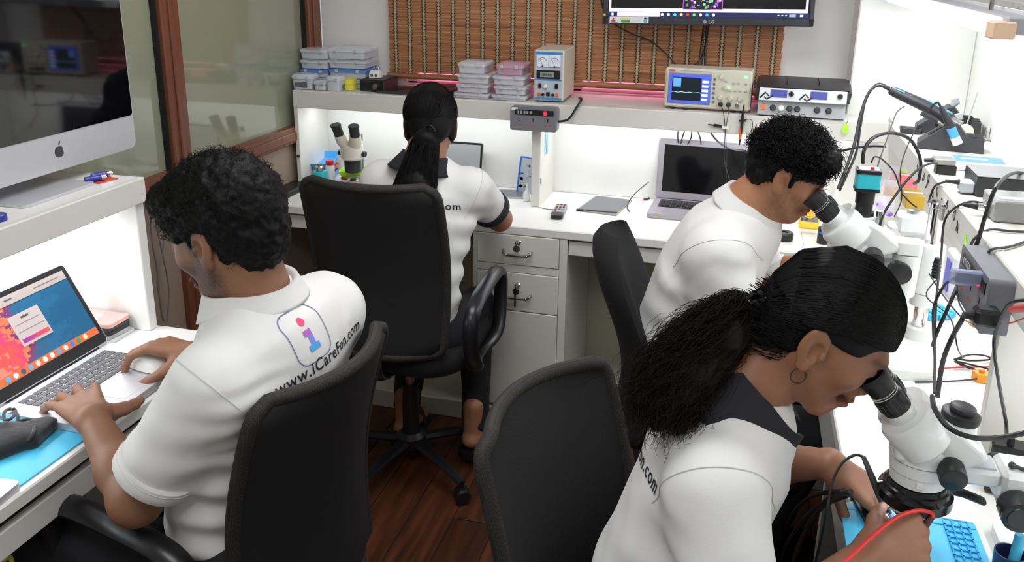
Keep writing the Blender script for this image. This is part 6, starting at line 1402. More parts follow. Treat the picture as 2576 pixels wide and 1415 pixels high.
def set_tint(o, fn):
    me = o.data; n = len(me.vertices); co = np.empty(n * 3, np.float32); me.vertices.foreach_get('co', co); co = co.reshape(-1, 3)
    m = np.array(WM(o)); v = co @ m[:3, :3].T + m[:3, 3]
    c = np.ones((n, 4), np.float32); c[:, :3] = fn(v); a = me.color_attributes.new('tint', 'FLOAT_COLOR', 'POINT'); a.data.foreach_set('color', c.ravel())
def sstep(a, b, x): t = np.clip((x - a) / (b - a), 0, 1); return t * t * (3 - 2 * t)
def face_tint(F, beard=0.0):
    def fn(v):
        q = F.local(v); t = np.ones((len(v), 3)); x, y, z = q[:, 0], np.abs(q[:, 1]), q[:, 2]
        near = (np.abs(q) < .2).all(1)
        def mul(mask, col): 
            m = (mask * near)[:, None]; t[:] = t * (1 - m) + t * m * np.array(col)
        mul(np.exp(-(((z - .027 + .1 * (y - .03) ** 2) / .006) ** 2 + ((y - .033) / .02) ** 4)) * (x > .06), (.18, .16, .16))
        mul(np.exp(-(((z - .009) / .004) ** 2 + ((y - .031) / .015) ** 4)) * (x > .07), (.25, .22, .22))
        mul(np.exp(-(((z + .060) / .010) ** 2 + (y / .022) ** 4)) * (x > .08), (.82, .62, .62))
        mul(np.exp(-(((z + .034) / .005) ** 2 + ((y - .008) / .004) ** 2)) * (x > .095), (.3, .25, .25))
        if beard:
            b = sstep(-.005, -.04, z) * sstep(-.125, -.10, z) * sstep(-.03, .0, x) * (1 - np.exp(-(((z + .06) / .010) ** 2 + (y / .02) ** 4)))
            b = np.maximum(b, sstep(.012, -.005, np.abs(x - .012) - .012) * sstep(.06, .05, y * -1 + .11) * sstep(-.07, -.04, z) * sstep(.05, .03, z))
            b = np.maximum(b, np.exp(-(((z + .044) / .006) ** 2 + (y / .026) ** 4)) * (x > .085))
            gr = .75 + .25 * waves(v, 5, 900, 4); mul(np.clip(b * beard * gr, 0, 1), (.20, .18, .18))
        return t
    return fn
def strands_obj(name, paths, r0, r1, mat, parent, sides=3):
    paths = np.asarray(paths, float); n, k, _ = paths.shape
    t = np.gradient(paths, axis=1); t /= np.linalg.norm(t, axis=2, keepdims=True) + 1e-9
    ref = np.where(np.abs(t[..., 2:3]) < .85, np.array([0, 0, 1.]), np.array([1., 0, 0]))
    u = np.cross(t, ref); u /= np.linalg.norm(u, axis=2, keepdims=True) + 1e-9; w = np.cross(t, u)
    rad = np.linspace(r0, r1, k)[None, :, None]
    ring = [paths + rad * (u * math.cos(2 * math.pi * j / sides) + w * math.sin(2 * math.pi * j / sides)) for j in range(sides)]
    v = np.stack(ring, 2).reshape(-1, 3)
    base = (np.arange(n) * k * sides)[:, None, None]; ii = (np.arange(k - 1) * sides)[None, :, None]; jj = np.arange(sides)[None, None, :]; j2 = (jj + 1) % sides
    f = np.stack([base + ii + jj, base + ii + j2, base + ii + sides + j2, base + ii + sides + jj], -1).reshape(-1, 4)
    o = np_obj(name, v, f, mat, parent); o['kind'] = 'stuff'; return o
def scalp_points(F, n, keep, c=(-.014, 0, .042), r=(.101, .079, .089), seed=1):
    rs = np.random.RandomState(seed); d = rs.normal(size=(n * 4, 3)); d /= np.linalg.norm(d, axis=1)[:, None]
    p = np.array(c) + d * np.array(r); m = keep(p[:, 0], p[:, 1], p[:, 2]); p, d = p[m][:n], d[m][:n]
    nn = d / np.array(r); nn /= np.linalg.norm(nn, axis=1)[:, None]
    return F.C + F.sc * p @ F.R.T, nn @ F.R.T, p
def curls(P, Nn, L, rs, turns, rad, comb, K=9, jit=.5):
    n = len(P); t = np.linspace(0, 1, K)
    d = Nn + np.asarray(comb) + rs.normal(size=(n, 3)) * jit; d /= np.linalg.norm(d, axis=1)[:, None]
    a = np.cross(d, rs.normal(size=(n, 3))); a /= np.linalg.norm(a, axis=1)[:, None]; b = np.cross(d, a)
    Ls = L * (.6 + .8 * rs.rand(n)); ph = rs.rand(n) * 6.28; tn = turns * (.6 + .8 * rs.rand(n))
    ang = ph[:, None] + 2 * math.pi * tn[:, None] * t[None]; rr = (rad * (.5 + rs.rand(n)))[:, None] * np.minimum(1, t * 3)[None]
    return P[:, None] + d[:, None] * (Ls[:, None] * t[None])[..., None] + a[:, None] * (rr * np.cos(ang))[..., None] + b[:, None] * (rr * np.sin(ang))[..., None]
def collar(parent, N, axis, fwd, r, h, fall, out, mat, open_deg=36, tip=.03, ny=2, sy=1.0):
    ax = nrm(axis); fw = np.array(fwd, float); fw = nrm(fw - ax * (fw @ ax)); lf = np.cross(ax, fw); N = np.array(N, float)
    def fn(u, v):
        a = math.radians(-180 + open_deg / 2 + u * (360 - open_deg)) ; dirn = -fw * math.cos(a) * -1 if False else (fw * -math.cos(a) * -1)
        th = math.radians(open_deg / 2 + u * (360 - open_deg)); dirn = fw * math.cos(th) + lf * math.sin(th) * sy
        fr = max(0, math.cos(th)); tp = tip * max(0, 1 - abs((u if u < .5 else 1 - u)) / .16)
        if v < .4: q = v / .4; rr, hh = r, -.02 + q * (h + .02)
        elif v < .55: q = (v - .4) / .15; rr, hh = r + .010 * math.sin(q * 1.57), h + .005 * math.sin(q * 3.14)
        else: q = (v - .55) / .45; rr, hh = r + .010 + (out - .010) * q, h - (fall + tp) * q
        return tuple(N + dirn * (rr + .008 * fr) + ax * (hh - .018 * fr))
    o = MB().grid(fn, 48, 14).build('collar', mat, parent, 80, world=True)
    md = o.modifiers.new('thick', 'SOLIDIFY'); md.thickness = .003; md.offset = 0
    return o
def world_bvh(o):
    m = WM(o); return BVHTree.FromPolygons([m @ v.co for v in o.data.vertices], [tuple(p.vertices) for p in o.data.polygons])
def print_on(bvh, vs, fs, m, name, mat, parent, off=.0012, reach=.15):
    """wrap a flat print (vertices in the local frame m, facing local +z) onto a cloth surface"""
    n = (m.to_3x3() @ V((0, 0, 1))).normalized(); out = []; ok = []
    for x, y, z in vs:
        o = m @ V((x, y, 0)) + n * reach; h, hn, _, dist = bvh.ray_cast(o, -n, reach * 2.2)
        ok.append(h is not None); out.append((h + n * off) if h is not None else o)
    fs = [f for f in fs if all(ok[i] for i in f)]
    b = MB(); b._add(out, fs)
    if not fs: return None
    me = bpy.data.meshes.new(name); inv = WM(parent).inverted(); me.from_pydata([tuple(inv @ V(p)) for p in b.v], [], b.f); me.materials.append(mat)
    ob = bpy.data.objects.new(name, me); COL.objects.link(ob); ob.parent = parent; return ob
def subdivide(vs, fs, mx):
    bm = bmesh.new(); vv = [bm.verts.new(v) for v in vs]; bm.verts.ensure_lookup_table()
    for f in fs:
        try: bm.faces.new([vv[i] for i in f])
        except ValueError: pass
    bmesh.ops.triangulate(bm, faces=bm.faces[:])
    for _ in range(5):
        e = [x for x in bm.edges if x.calc_length() > mx]
        if not e: break
        bmesh.ops.subdivide_edges(bm, edges=e, cuts=1); bmesh.ops.triangulate(bm, faces=bm.faces[:])
    bm.verts.index_update(); r = [tuple(v.co) for v in bm.verts], [tuple(v.index for v in f.verts) for f in bm.faces]; bm.free(); return r
def folds(amp, seed, scale, extra=None):
    def fn(v, n):
        d = amp * waves(v * np.array([1, 1, .55]), seed, scale, 6) + amp * .5 * waves(v, seed + 9, scale * 2.3, 6)
        if extra is not None: d = d + extra(v)
        return d
    return fn
def ripple(p0, p1, wid, n, amp):
    """cloth folds: n parallel ridges along the segment p0-p1, fading out at distance wid"""
    p0, p1 = np.array(p0, float), np.array(p1, float); d = p1 - p0; L = np.linalg.norm(d); d /= L
    def fn(v):
        q = v - p0; t = q @ d; perp = q - t[:, None] * d; dist = np.linalg.norm(perp, axis=1)
        return amp * np.sin(t / L * n * 2 * math.pi) * np.exp(-(dist / wid) ** 2) * sstep(-.15, .1, t / L) * sstep(1.15, .9, t / L)
    return fn

def seam(parent, shirt, c, axis, r=.0011):
    """sewn armhole seam: a ring around the arm, laid on the cloth"""
    bv = world_bvh(shirt); ax = V(nrm(axis)); u = ax.orthogonal().normalized(); w = ax.cross(u); c = V(c); pts = []
    for i in range(72):
        a = 2 * math.pi * i / 72; d = u * math.cos(a) + w * math.sin(a); h, n, _, _ = bv.ray_cast(c + d * .16, -d, .16)
        if h is not None and .045 < (h - c).length < .115: pts.append(h + n * .0003)
        else: pts.append(None)
    k = next((i for i in range(72) if pts[i] is None), 0); pts = pts[k:] + pts[:k]; run = []; runs = []
    for p in pts + [None]:
        if p is not None: run.append(p)
        else:
            if len(run) > 5: runs.append(run)
            run = []
    b = MB()
    for r_ in runs[:1] if runs else []:
        b.tube(r_, r, 5)
    if b.v: return b.build('sleeve_seam', M('shirt_stitch', (205, 204, 199), .9), parent, world=True)

def cut_sleeve(s, h, axis, over, lat):
    """flat sleeve end a little past h; returns the centre of the hem"""
    ax = nrm(axis); q = np.array(h) + ax * over; z = V(ax); u = z.orthogonal().normalized(); w = z.cross(u)
    s.box(q + ax * .07, (lat, lat, .07), .012, .002, np.stack([np.array(u), np.array(w), ax], 1), 'sub'); return q
def hem(parent, name, mat, q, axis, r, ln=.022):
    fr = Matrix.Translation(V(q)) @ V(nrm(axis)).to_track_quat('Z', 'Y').to_matrix().to_4x4()
    o = MB().lathe([(r - .012, .002), (r, .004), (r + .0022, .001), (r + .0026, -ln * .5), (r + .0018, -ln), (r - .004, -ln - .001)], 44, fr).build(name, mat, parent, 50, world=True)
    MB().lathe([(r + .0022, -ln * .78 - .0006), (r + .0032, -ln * .78), (r + .0022, -ln * .78 + .0006)], 44, fr).build('stitch_line', M('shirt_stitch', (205, 204, 199), .9) if mat is shirt_m else mat, o, world=True)
    return o
def bbox(pts, pad): a = np.array(pts, float); return a.min(0) - pad, a.max(0) + pad
def hair_cap(F, name, mat, parent, grow=.012, quiff=0, nape=-.075, h=.0035, amp=.0, seed=3, burns=False, ears=True, xs=0):
    k = F.sc; s = SDF(*bbox([F(x, y, z) for x in (-.17, .16) for y in (-.13, .13) for z in (-.14, .19)], 0), h)
    g = grow
    s.ell(F(-.016 + xs, 0, .042), np.array((.099 + g - xs, .078 + g * .8, .088 + g)) * k, 0, F.R)
    s.ell(F(-.062 + xs, 0, -.020), np.array((.041 + g * .25, .058 + g * .25, .058)) * k, .03, F.R)
    if quiff: s.ell(F(.066, 0, .095), np.array((.045, .066, .032)) * k * quiff, .03, F.R)
    s.box(F(.125, 0, -.055), np.array((.072, .12, .098)) * k, .02 * k, .012, F.R, 'sub')           # face
    for y in (-1, 1):
        if ears: s.ell(F(-.010, y * .094, -.010), np.array((.030, .036, .038)) * k, .005, F.R, 'sub')
        else: s.ell(F(-.010, y * .068, -.008), np.array((.042, .018, .044)) * k, .02, F.R); continue          # ears
        s.box(F(.050, y * .09, -.055), np.array((.052, .07, .075)) * k, .012 * k, .01, F.R, 'sub'); s.box(F(.0, y * .09, -.10), np.array((.05, .06, .06)) * k, .012 * k, .01, F.R, 'sub')
    s.box(F(-.06, 0, nape - .06), np.array((.12, .12, .06)) * k, .02 * k, .012, F.R, 'sub')
    if burns:
        for y in (-1, 1): s.cap(F(.010, y * .070, .035), F(.014, y * .0665, -.014), .010 * k, .005 * k, .008)
    return s.build(name, mat, parent, disp=(lambda v, n: amp * waves(v, seed, 170, 8) + amp * .6 * waves(v, seed + 4, 330, 8)) if amp else None)
def legs(parent, hips, knees, ankles, mat, r=(.085, .06, .042), pel=None):
    pts = list(hips) + list(knees) + list(ankles); s = SDF(*bbox(pts, .16), .008)
    if pel is not None: s.cap(np.array(hips[0]), np.array(hips[1]), .115, .115, .03)
    for a, b, c in zip(hips, knees, ankles): s.cap(a, b, r[0], r[1], .03); s.cap(b, c, r[1], r[2], .02)
    return s.build('trousers', mat, parent, disp=folds(.003, 4, 40))
def shoe(parent, ankle, fwd, mat, name='shoe'):
    a = np.array(ankle, float); f = nrm(fwd); s = SDF(*bbox([a - .1, a + f * .24, a + (0, 0, .03)], .07), .005); g = np.array((a[0], a[1], 0))
    s.cap(g + f * -.03 + (0, 0, .04), g + f * .16 + (0, 0, .032), .036, .032, .01, flat=((0, 0, 1), .85)); s.cap(a, g + (0, 0, .05), .036, .036, .02); s.box(g + (0, 0, -.05), (.5, .5, .052), .001, .002, None, 'sub')
    return s.build(name, mat, parent)
# ---------------------------------------------------------------- man at the left laptop
sk1 = skin_mat('skin_brown', (140, 98, 74))
pA = thing('person', 'man in a white polo shirt typing on the left laptop, back to the viewer', 'person', (-.80, 1.28, 0))
FA = Frame((-.870, 1.288, 1.160), (-.92, .10, -.36), 1.03)
nA = np.array((-.828, 1.290, 1.032)); sRA, sLA = np.array((-.765, 1.455, .965)), np.array((-.815, 1.125, .945))
eLA, wLA = np.array((-.955, 1.082, .735)), np.array((-1.115, 1.178, .816)); eRA, wRA = np.array((-.93, 1.53, .74)), np.array((-1.085, 1.447, .825))
s = SDF((-1.42, .98, .64), (-.62, 1.62, 1.34), .0032)
head_sdf(s, FA, nA)
s.cap(nA, (-.83, 1.29, .9), .062, .09, .05); s.cap(sLA + (-.012, .02, -.01), sRA + (-.012, -.02, -.01), .048, .048, .05)
limb(s, sLA, eLA, .052, .040); limb(s, eLA, wLA, .041, .026, bulge=.006); s.ell(eLA, .042, .02)
limb(s, sRA, eRA, .052, .040); limb(s, eRA, wRA, .041, .026, bulge=.006)
hand_sdf(s, wLA, (-.82, .56, -.02), (-.1, 0, 1), 'L', ((14, 12, 24, 14), (4, 8, 24, 16), (-7, 8, 26, 16), (-20, 8, 26, 14)), (68, 16, 20, 12), 1.08)
hand_sdf(s, wRA, (-.99, -.04, .12), (.1, .12, 1), 'R', ((4, 34, 34, 20), (0, 34, 36, 20), (-4, 36, 38, 20), (-10, 36, 38, 20)), (52, 36, 26, 18), 1.0)
bA = s.build('body', sk1, pA); set_tint(bA, face_tint(FA, 1.0))
hair_cap(FA, 'hair', hair_m, pA, .018, 1.0, -.092, amp=.004, burns=True)
rs = np.random.RandomState(2)
P_, N_, L_ = scalp_points(FA, 2200, lambda x, y, z: (z > .03) & ~((x > .075) & (z < .075)), r=(.111, .089, .102), seed=2)
strands_obj('curls', curls(P_, N_, .013, rs, .8, .004, FA.f * .15, 7, .6), .00055, .0003, hair_m, pA)
P_, N_, L_ = scalp_points(FA, 500, lambda x, y, z: (x > .055) & (z > .07), r=(.112, .084, .104), seed=5)
strands_obj('fringe', curls(P_, N_, .02, rs, 1.0, .005, FA.f * .6, 8, .5), .0007, .0005, hair_m, pA)
P_, N_, L_ = scalp_points(FA, 900, lambda x, y, z: (z < .04) & (z > -.085) & (x < .0) & ~((np.abs(y) > .055) & (x > -.04)), r=(.106, .084, .108), seed=6)
strands_obj('nape_hair', curls(P_, N_, .012, rs, .3, .002, -FA.u * .9, 5, .3), .0009, .0004, hair_m, pA)
hipA = np.array((-.875, 1.285, .56))
s = SDF((-1.14, .95, .46), (-.55, 1.66, 1.12), .0045)
bd = np.array((1, -.1, .15))
s.cap(hipA, hipA + (0, 0, .14), .165, .158, .03, flat=(bd, .72)); s.cap(hipA + (0, 0, .14), (-.815, 1.29, .86), .158, .168, .05, flat=(bd, .64))
s.cap((-.815, 1.29, .86), (-.785, 1.29, .95), .168, .13, .06, flat=(bd, .60)); s.cap(sLA + (.01, .02, -.005), sRA + (.01, -.02, -.005), .066, .066, .07)
s.cap((-.80, 1.29, .95), nA + (0.0, 0, -.050), .11, .080, .06)
hL = sLA + (eLA - sLA) * .56; hR = sRA + (eRA - sRA) * .6
s.cap(sLA, hL, .070, .069, .03); s.cap(sRA, hR, .068, .067, .03)
hL = cut_sleeve(s, hL, eLA - sLA, .05, .076); hR = cut_sleeve(s, hR, eRA - sRA, .05, .076)
ex = lambda v: ripple((-.88, 1.15, .60), (-.83, 1.15, .88), .09, 4, .008)(v) + ripple(sLA + (.03, .03, -.10), sLA + (.05, .02, .03), .07, 3, .004)(v)
shA = s.build('polo_shirt', shirt_m, pA, disp=folds(.0028, 12, 26, ex))
hem(pA, 'sleeve_hem', shirt_m, hL, eLA - sLA, .0705); hem(pA, 'sleeve_hem', shirt_m, hR, eRA - sRA, .069)
collar(pA, nA + (.004, 0, .026), FA(-.03, 0, -.03) - nA + (.0, 0, .03), (-1, 0, -.2), .072, .018, .030, .026, shirt_m)
seam(pA, shA, sLA + (eLA - sLA) * .02 + (0, .012, 0), nrm(eLA - sLA) + (0, -.75, -.0)); seam(pA, shA, sRA + (0, -.012, 0), nrm(eRA - sRA) + (0, .75, 0))
bv = world_bvh(shA)
def hit(px, py, bv):
    h = bv.ray_cast(V((0, 0, CAM_H)), V(ray(px, py)).normalized(), 4)[0]; return h
h0, h1 = hit(694, 1000, bv), hit(880, 852, bv)
if h0 and h1:
    exx = (h1 - h0); Lx = exx.length; exx.normalize(); up_ = V((-.25, 0, 1)); ey = (up_ - exx * up_.dot(exx)).normalized(); ez = exx.cross(ey)
    if ez.dot(V((0, 0, CAM_H)) - h0) < 0: ez = -ez
    m_ = frame_m(h0, exx, ey, ez)
    vs, fs = text_mesh('www.iCareFon.com', 1.0, .012); wd = max(v[0] for v in vs); k_ = Lx * 1.20 / wd
    vs = [(x * k_, y * k_ * 1.1, 0) for x, y, z in vs]; vs, fs = subdivide(vs, fs, .012)
    print_on(bv, vs, fs, m_, 'website_print', M('print_navy', (32, 32, 44), .8), shA)
    # rounded badge with the letter i
    c_ = hit(778, 842, bv)
    if c_:
        mb = frame_m(c_, exx, ey, ez); w_ = Lx * .40
        o_ = rrect(w_, w_ * 1.12, w_ * .26, 6); i_ = rrect(w_ * .96, w_ * 1.08, w_ * .245, 6); n_ = len(o_)
        vs = [(x, y, 0) for x, y in o_] + [(x, y, 0) for x, y in i_]; fs = [(i, (i + 1) % n_, n_ + (i + 1) % n_, n_ + i) for i in range(n_)]
        print_on(bv, *subdivide(vs, fs, .012), mb, 'badge_outline', M('print_violet', (112, 108, 150), .8), shA)
        vs = [(x, y, 0) for x, y in circle(w_ * .085, 20, -w_ * .03, w_ * .30)]; print_on(bv, vs, [tuple(range(20))], mb, 'badge_dot', M('print_pink', (232, 76, 132), .8), shA)
        st = [(-.14, .12), (.07, .12), (.07, -.20), (.15, -.20), (.15, -.33), (-.15, -.33), (-.15, -.20), (-.06, -.20), (-.06, .0), (-.14, .0)]
        for nm, a, b, col in (('badge_letter_top', .0, .12, (188, 100, 190)), ('badge_letter_stem', -.20, .0, (124, 140, 232)), ('badge_letter_foot', -.33, -.20, (84, 164, 232))):
            q = {'badge_letter_top': [(-.14, 0), (.07, 0), (.07, .12), (-.14, .12)], 'badge_letter_stem': [(-.06, -.20), (.07, -.20), (.07, 0), (-.06, 0)], 'badge_letter_foot': [(-.15, -.33), (.15, -.33), (.15, -.20), (-.15, -.20)]}[nm]
            print_on(bv, *subdivide([(x * w_, y * w_, 0) for x, y in q], [(0, 1, 2, 3)], .01), mb, nm, M('pr_' + nm, col, .8), shA)
legs(pA, [(-.84, 1.20, .53), (-.84, 1.37, .53)], [(-1.22, 1.14, .54), (-1.22, 1.42, .54)], [(-1.24, 1.12, .12), (-1.24, 1.44, .12)], trouser_m, pel=1)
for y in (1.12, 1.44): shoe(pA, (-1.24, y, .1), (-1, 0, 0), black_pl)
# ---------------------------------------------------------------- woman at the back, seen from behind
sk2 = skin_mat('skin_tan', (158, 108, 80))
pB = thing('person', 'woman with a long black ponytail seated at the back worktop, seen from behind', 'person', (-.93, 2.3, 0))
FB = Frame((-.912, 2.46, 1.140), (-.30, .84, -.45), .95)
nB = np.array((-.912, 2.395, 1.035)); sRB, sLB = np.array((-.765, 2.42, .965)), np.array((-1.065, 2.42, .965))
eRB, wRB = np.array((-.722, 2.575, .828)), np.array((-.86, 2.74, .812)); eLB, wLB = np.array((-1.12, 2.60, .83)), np.array((-.98, 2.76, .812))
s = SDF((-1.2, 2.3, .74), (-.64, 2.98, 1.30), .0035)
head_sdf(s, FB, nB, False); s.cap(nB, (-.915, 2.38, .9), .06, .1, .05); s.cap(sLB, sRB, .045, .045, .05)
for sh, el, wr in ((sRB, eRB, wRB), (sLB, eLB, wLB)): limb(s, sh, el, .044, .036); limb(s, el, wr, .036, .023, bulge=.004); s.ell(el, .037, .015)
hand_sdf(s, wRB, (-.35, .9, -.15), (0, 0, 1), 'R', ((4, 20, 25, 15), (0, 20, 25, 15), (-4, 22, 25, 15), (-9, 22, 25, 15)), (45, 25, 20, 15), .92)
hand_sdf(s, wLB, (.35, .9, -.15), (0, 0, 1), 'L', ((4, 20, 25, 15), (0, 20, 25, 15), (-4, 22, 25, 15), (-9, 22, 25, 15)), (45, 25, 20, 15), .92)
bB = s.build('body', sk2, pB); set_tint(bB, face_tint(FB))
hair_cap(FB, 'hair', hair_m, pB, .006, 0, -.10, ears=False)
def sleek(F, parent, tie, n, mat, seed, start, r=(.109, .0875, .0985), c=(-.016, 0, .042), lift=.0):
    rs = np.random.RandomState(seed); K = 11; out = []; tl = F.local(np.array(tie)[None])[0]; c = np.array(c); r = np.array(r)
    e = (tl - c) / r; e /= np.linalg.norm(e)
    for _ in range(n):
        a = start(rs); a = a / np.linalg.norm(a); t = np.linspace(0, 1, K)[:, None]
        if a[0] > -.15: md = np.array((.0, np.clip(1.7 * a[1], -.97, .97), .95 * max(0, 1 - 1.35 * abs(a[1])) + .18))
        else: md = a + e
        md /= np.linalg.norm(md)
        w = a * (1 - t) ** 2 + 2 * md * t * (1 - t) + e * t ** 2; w /= np.linalg.norm(w, axis=1)[:, None]
        q = c + w * r * (1 + .010 * rs.rand()); q[-1] = tl + rs.normal(size=3) * .007; q[-2] = q[-2] * .6 + q[-1] * .4; out.append(F.C + F.sc * q @ F.R.T)
    strands_obj('combed_hair', out, .0008, .0006, mat, parent)
def hairline(rs):
    if rs.rand() < .55:
        y = rs.uniform(-.97, .97); x = math.sqrt(1 - y * y); return np.array((x, y, .15 + .5 * rs.rand()))
    th = rs.uniform(.5 * math.pi, 1.5 * math.pi); return np.array((math.cos(th), math.sin(th), .5 - 1.3 * rs.rand()))
tieB = FB(-.100, 0, -.040)
sleek(FB, pB, tieB, 2600, hair_m, 3, hairline)
def pony(parent, ctrl, rads, n, mat, seed, wav=0, frizz=0, flat=None, r=.0011, K=14, name='ponytail', spread_end=1.0):
    rs = np.random.RandomState(seed); C_ = [V(p) for p in ctrl]; pts = np.array([tuple(p) for p in catmull(C_, 6)]); m = len(pts)
    idx = np.linspace(0, m - 1, K); ctr = np.stack([np.interp(idx, np.arange(m), pts[:, i]) for i in range(3)], 1)
    rr = np.interp(np.linspace(0, 1, K), np.linspace(0, 1, len(rads)), rads)
    t = np.gradient(ctr, axis=0); t /= np.linalg.norm(t, axis=1)[:, None]; rf = np.array((0.3, 1, .2)) if flat is None else nrm(flat)
    u = np.cross(t, rf); u /= np.linalg.norm(u, axis=1)[:, None]; w = np.cross(t, u); fl = .5 if flat is not None else 1
    out = []
    for _ in range(n):
        a = rs.rand() * 6.28; q = math.sqrt(rs.rand()); da = rs.normal() * .4
        ang = a + da * np.linspace(0, 1, K); p = ctr + (u * np.cos(ang)[:, None] + w * fl * np.sin(ang)[:, None]) * (rr * q)[:, None]
        if wav: ph = rs.rand(3) * 6.28; f_ = rs.uniform(1.5, 3.5); tt = np.linspace(0, 1, K)[:, None]; p = p + wav * np.minimum(1, tt * 3) * np.stack([np.sin(f_ * 6.28 * tt[:, 0] + ph[i]) for i in range(3)], 1)
        if frizz and rs.rand() < frizz: p = p + (rs.normal(size=3) * .022) * (np.linspace(0, 1, K)[:, None] ** 1.5)
        cut = rs.uniform(.75, 1.0)
        ti = np.linspace(0, cut * (K - 1), K); p = np.stack([np.interp(ti, np.arange(K), p[:, i]) for i in range(3)], 1); out.append(p)
    return strands_obj(name, out, r, r * .55, mat, parent)
cB = [tieB, tieB + (-.004, -.030, -.030), (-.898, 2.285, .98), (-.910, 2.245, .90), (-.925, 2.225, .80), (-.93, 2.22, .72)]
pony(pB, cB, (.018, .044, .066, .072, .062, .03), 2200, hair_m, 4, .002, .1, flat=(0, 1, .2))
s = SDF((-1.1, 2.14, .68), (-.8, 2.5, 1.2), .005); s.chain([np.array(c) for c in cB], (.018, .036, .054, .058, .048, .016), .01, flat=((0, 1, .2), .5)); s.build('ponytail_core', hair_m, pB)
MB().tube([V(tieB) + V((.016 * math.cos(a), -.006, .016 * math.sin(a))) for a in [2 * math.pi * i / 20 for i in range(20)]], .004, 8, closed=True).build('hair_tie', black_pl, pB, world=True)
hipB = np.array((-.93, 2.30, .54)); s = SDF((-1.26, 2.06, .45), (-.58, 2.72, 1.1), .0045); bd = (0, 1, -.25)
s.cap(hipB, hipB + (0, .01, .14), .155, .140, .03, flat=(bd, .72)); s.cap(hipB + (0, .01, .14), (-.915, 2.375, .87), .140, .148, .05, flat=(bd, .66)); s.cap((-.915, 2.375, .87), (-.915, 2.395, .94), .148, .12, .05, flat=(bd, .6))
s.cap(sLB + (.02, -.01, -.01), sRB + (-.02, -.01, -.01), .058, .058, .06); s.cap((-.912, 2.39, .95), nB + (0, 0, -.045), .10, .070, .06)
hB = []
for sh, el in ((sRB, eRB), (sLB, eLB)):
    h_ = sh + (el - sh) * .50; s.cap(sh, h_, .064, .059, .03); hB.append((cut_sleeve(s, h_, el - sh, .04, .066), el - sh))
shB = s.build('polo_shirt', shirt_m, pB, disp=folds(.003, 31, 28, ripple((-.80, 2.36, .62), (-.78, 2.40, .92), .08, 4, .006)))
for q, a in hB: hem(pB, 'cuff', navy_trim, q, a, .0605, .026)
seam(pB, shB, sRB + (-.012, 0, 0), nrm(eRB - sRB) + (.75, 0, 0))
collar(pB, nB + (0, 0.0, .006), FB(-.03, 0, -.04) - nB + (0, -.01, .03), (0, 1, -.2), .060, .024, .045, .046, navy_trim)
bv = world_bvh(shB); h0 = hit(1104, 527, bv)
if h0:
    m_ = frame_m(h0, V((1, 0, 0)), V((0, .2, .98)).normalized(), V((0, -.98, .2)).normalized())
    vs, fs = text_mesh('.com', .030, .0004); print_on(bv, *subdivide([(x - .008, y, 0) for x, y, z in vs], fs, .01), m_, 'website_print', MATS['print_navy'] if 'print_navy' in MATS else navy_trim, shB)
legs(pB, [(-1.01, 2.33, .52), (-.85, 2.33, .52)], [(-1.03, 2.62, .53), (-.795, 2.57, .52)], [(-1.02, 2.48, .16), (-.775, 2.48, .14)], trouser_m, r=(.08, .058, .046), pel=1)
for ax_, ay in ((-1.02, 2.46), (-.775, 2.46)):
    s = SDF((ax_ - .1, ay - .12, .02), (ax_ + .1, ay + .24, .26), .0045); s.cap((ax_, ay, .2), (ax_, ay - .005, .10), .034, .03, .01); s.cap((ax_, ay - .02, .085), (ax_ + .01, ay + .12, .075), .032, .03, .02, flat=((0, 0, 1), .7))
    o_ = s.build('foot', sk2, pB); set_tint(o_, lambda v: np.ones((len(v), 3)))
    MB().prism([(ax_ + x, ay + .05 + y) for x, y in rrect(.085, .23, .035)], .035, .058).build('sandal', black_pl, pB, world=True)
    MB().tube([(ax_ - .04, ay + .08, .058), (ax_ - .02, ay + .09, .11), (ax_ + .02, ay + .09, .11), (ax_ + .045, ay + .08, .058)], .008, 8, 4, flat=(.4, 1.6)).build('sandal_strap', black_pl, pB, world=True)
# ---------------------------------------------------------------- man at the far microscope
sk3 = skin_mat('skin_warm_brown', (166, 114, 82))
pC = thing('person', 'curly haired man in a white polo shirt looking into the far microscope', 'person', (-.08, 2.13, 0))
FC = Frame((.119, 2.078, 1.157), (.89, -.02, -.42), .865)
nC = np.array((.040, 2.092, 1.062)); sRC, sLC = np.array((-.02, 1.945, .985)), np.array((.01, 2.25, .985))
eRC, wRC = np.array((.040, 1.905, .765)), np.array((.225, 1.985, .825)); eLC, wLC = np.array(tuple(atd(1925, 700, 2.26))), np.array(tuple(atd(2085, 664, 2.17)))
s = SDF((-.14, 1.82, .70), (.44, 2.36, 1.32), .0035)
head_sdf(s, FC, nC); s.cap(nC, (-.03, 2.1, .92), .066, .11, .05); s.cap(sLC, sRC, .05, .05, .05)
for sh, el, wr in ((sRC, eRC, wRC), (sLC, eLC, wLC)): limb(s, sh, el, .052, .042); limb(s, el, wr, .043, .027, bulge=.006); s.ell(el, .043, .015)
hand_sdf(s, wRC, (.85, .35, -.25), (0, -.2, 1), 'R', ((4, 30, 35, 20), (0, 32, 35, 20), (-4, 34, 35, 20), (-9, 34, 35, 20)), (45, 35, 20, 15), 1.0)
hand_sdf(s, wLC, (.85, -.35, -.25), (0, .2, 1), 'L', ((4, 30, 35, 20), (0, 32, 35, 20), (-4, 34, 35, 20), (-9, 34, 35, 20)), (45, 35, 20, 15), 1.0)
bC = s.build('body', sk3, pC); set_tint(bC, face_tint(FC, .45))
hair_cap(FC, 'hair', hair_m, pC, .012, .9, -.055, amp=.004, seed=9, burns=True)
rs = np.random.RandomState(12)
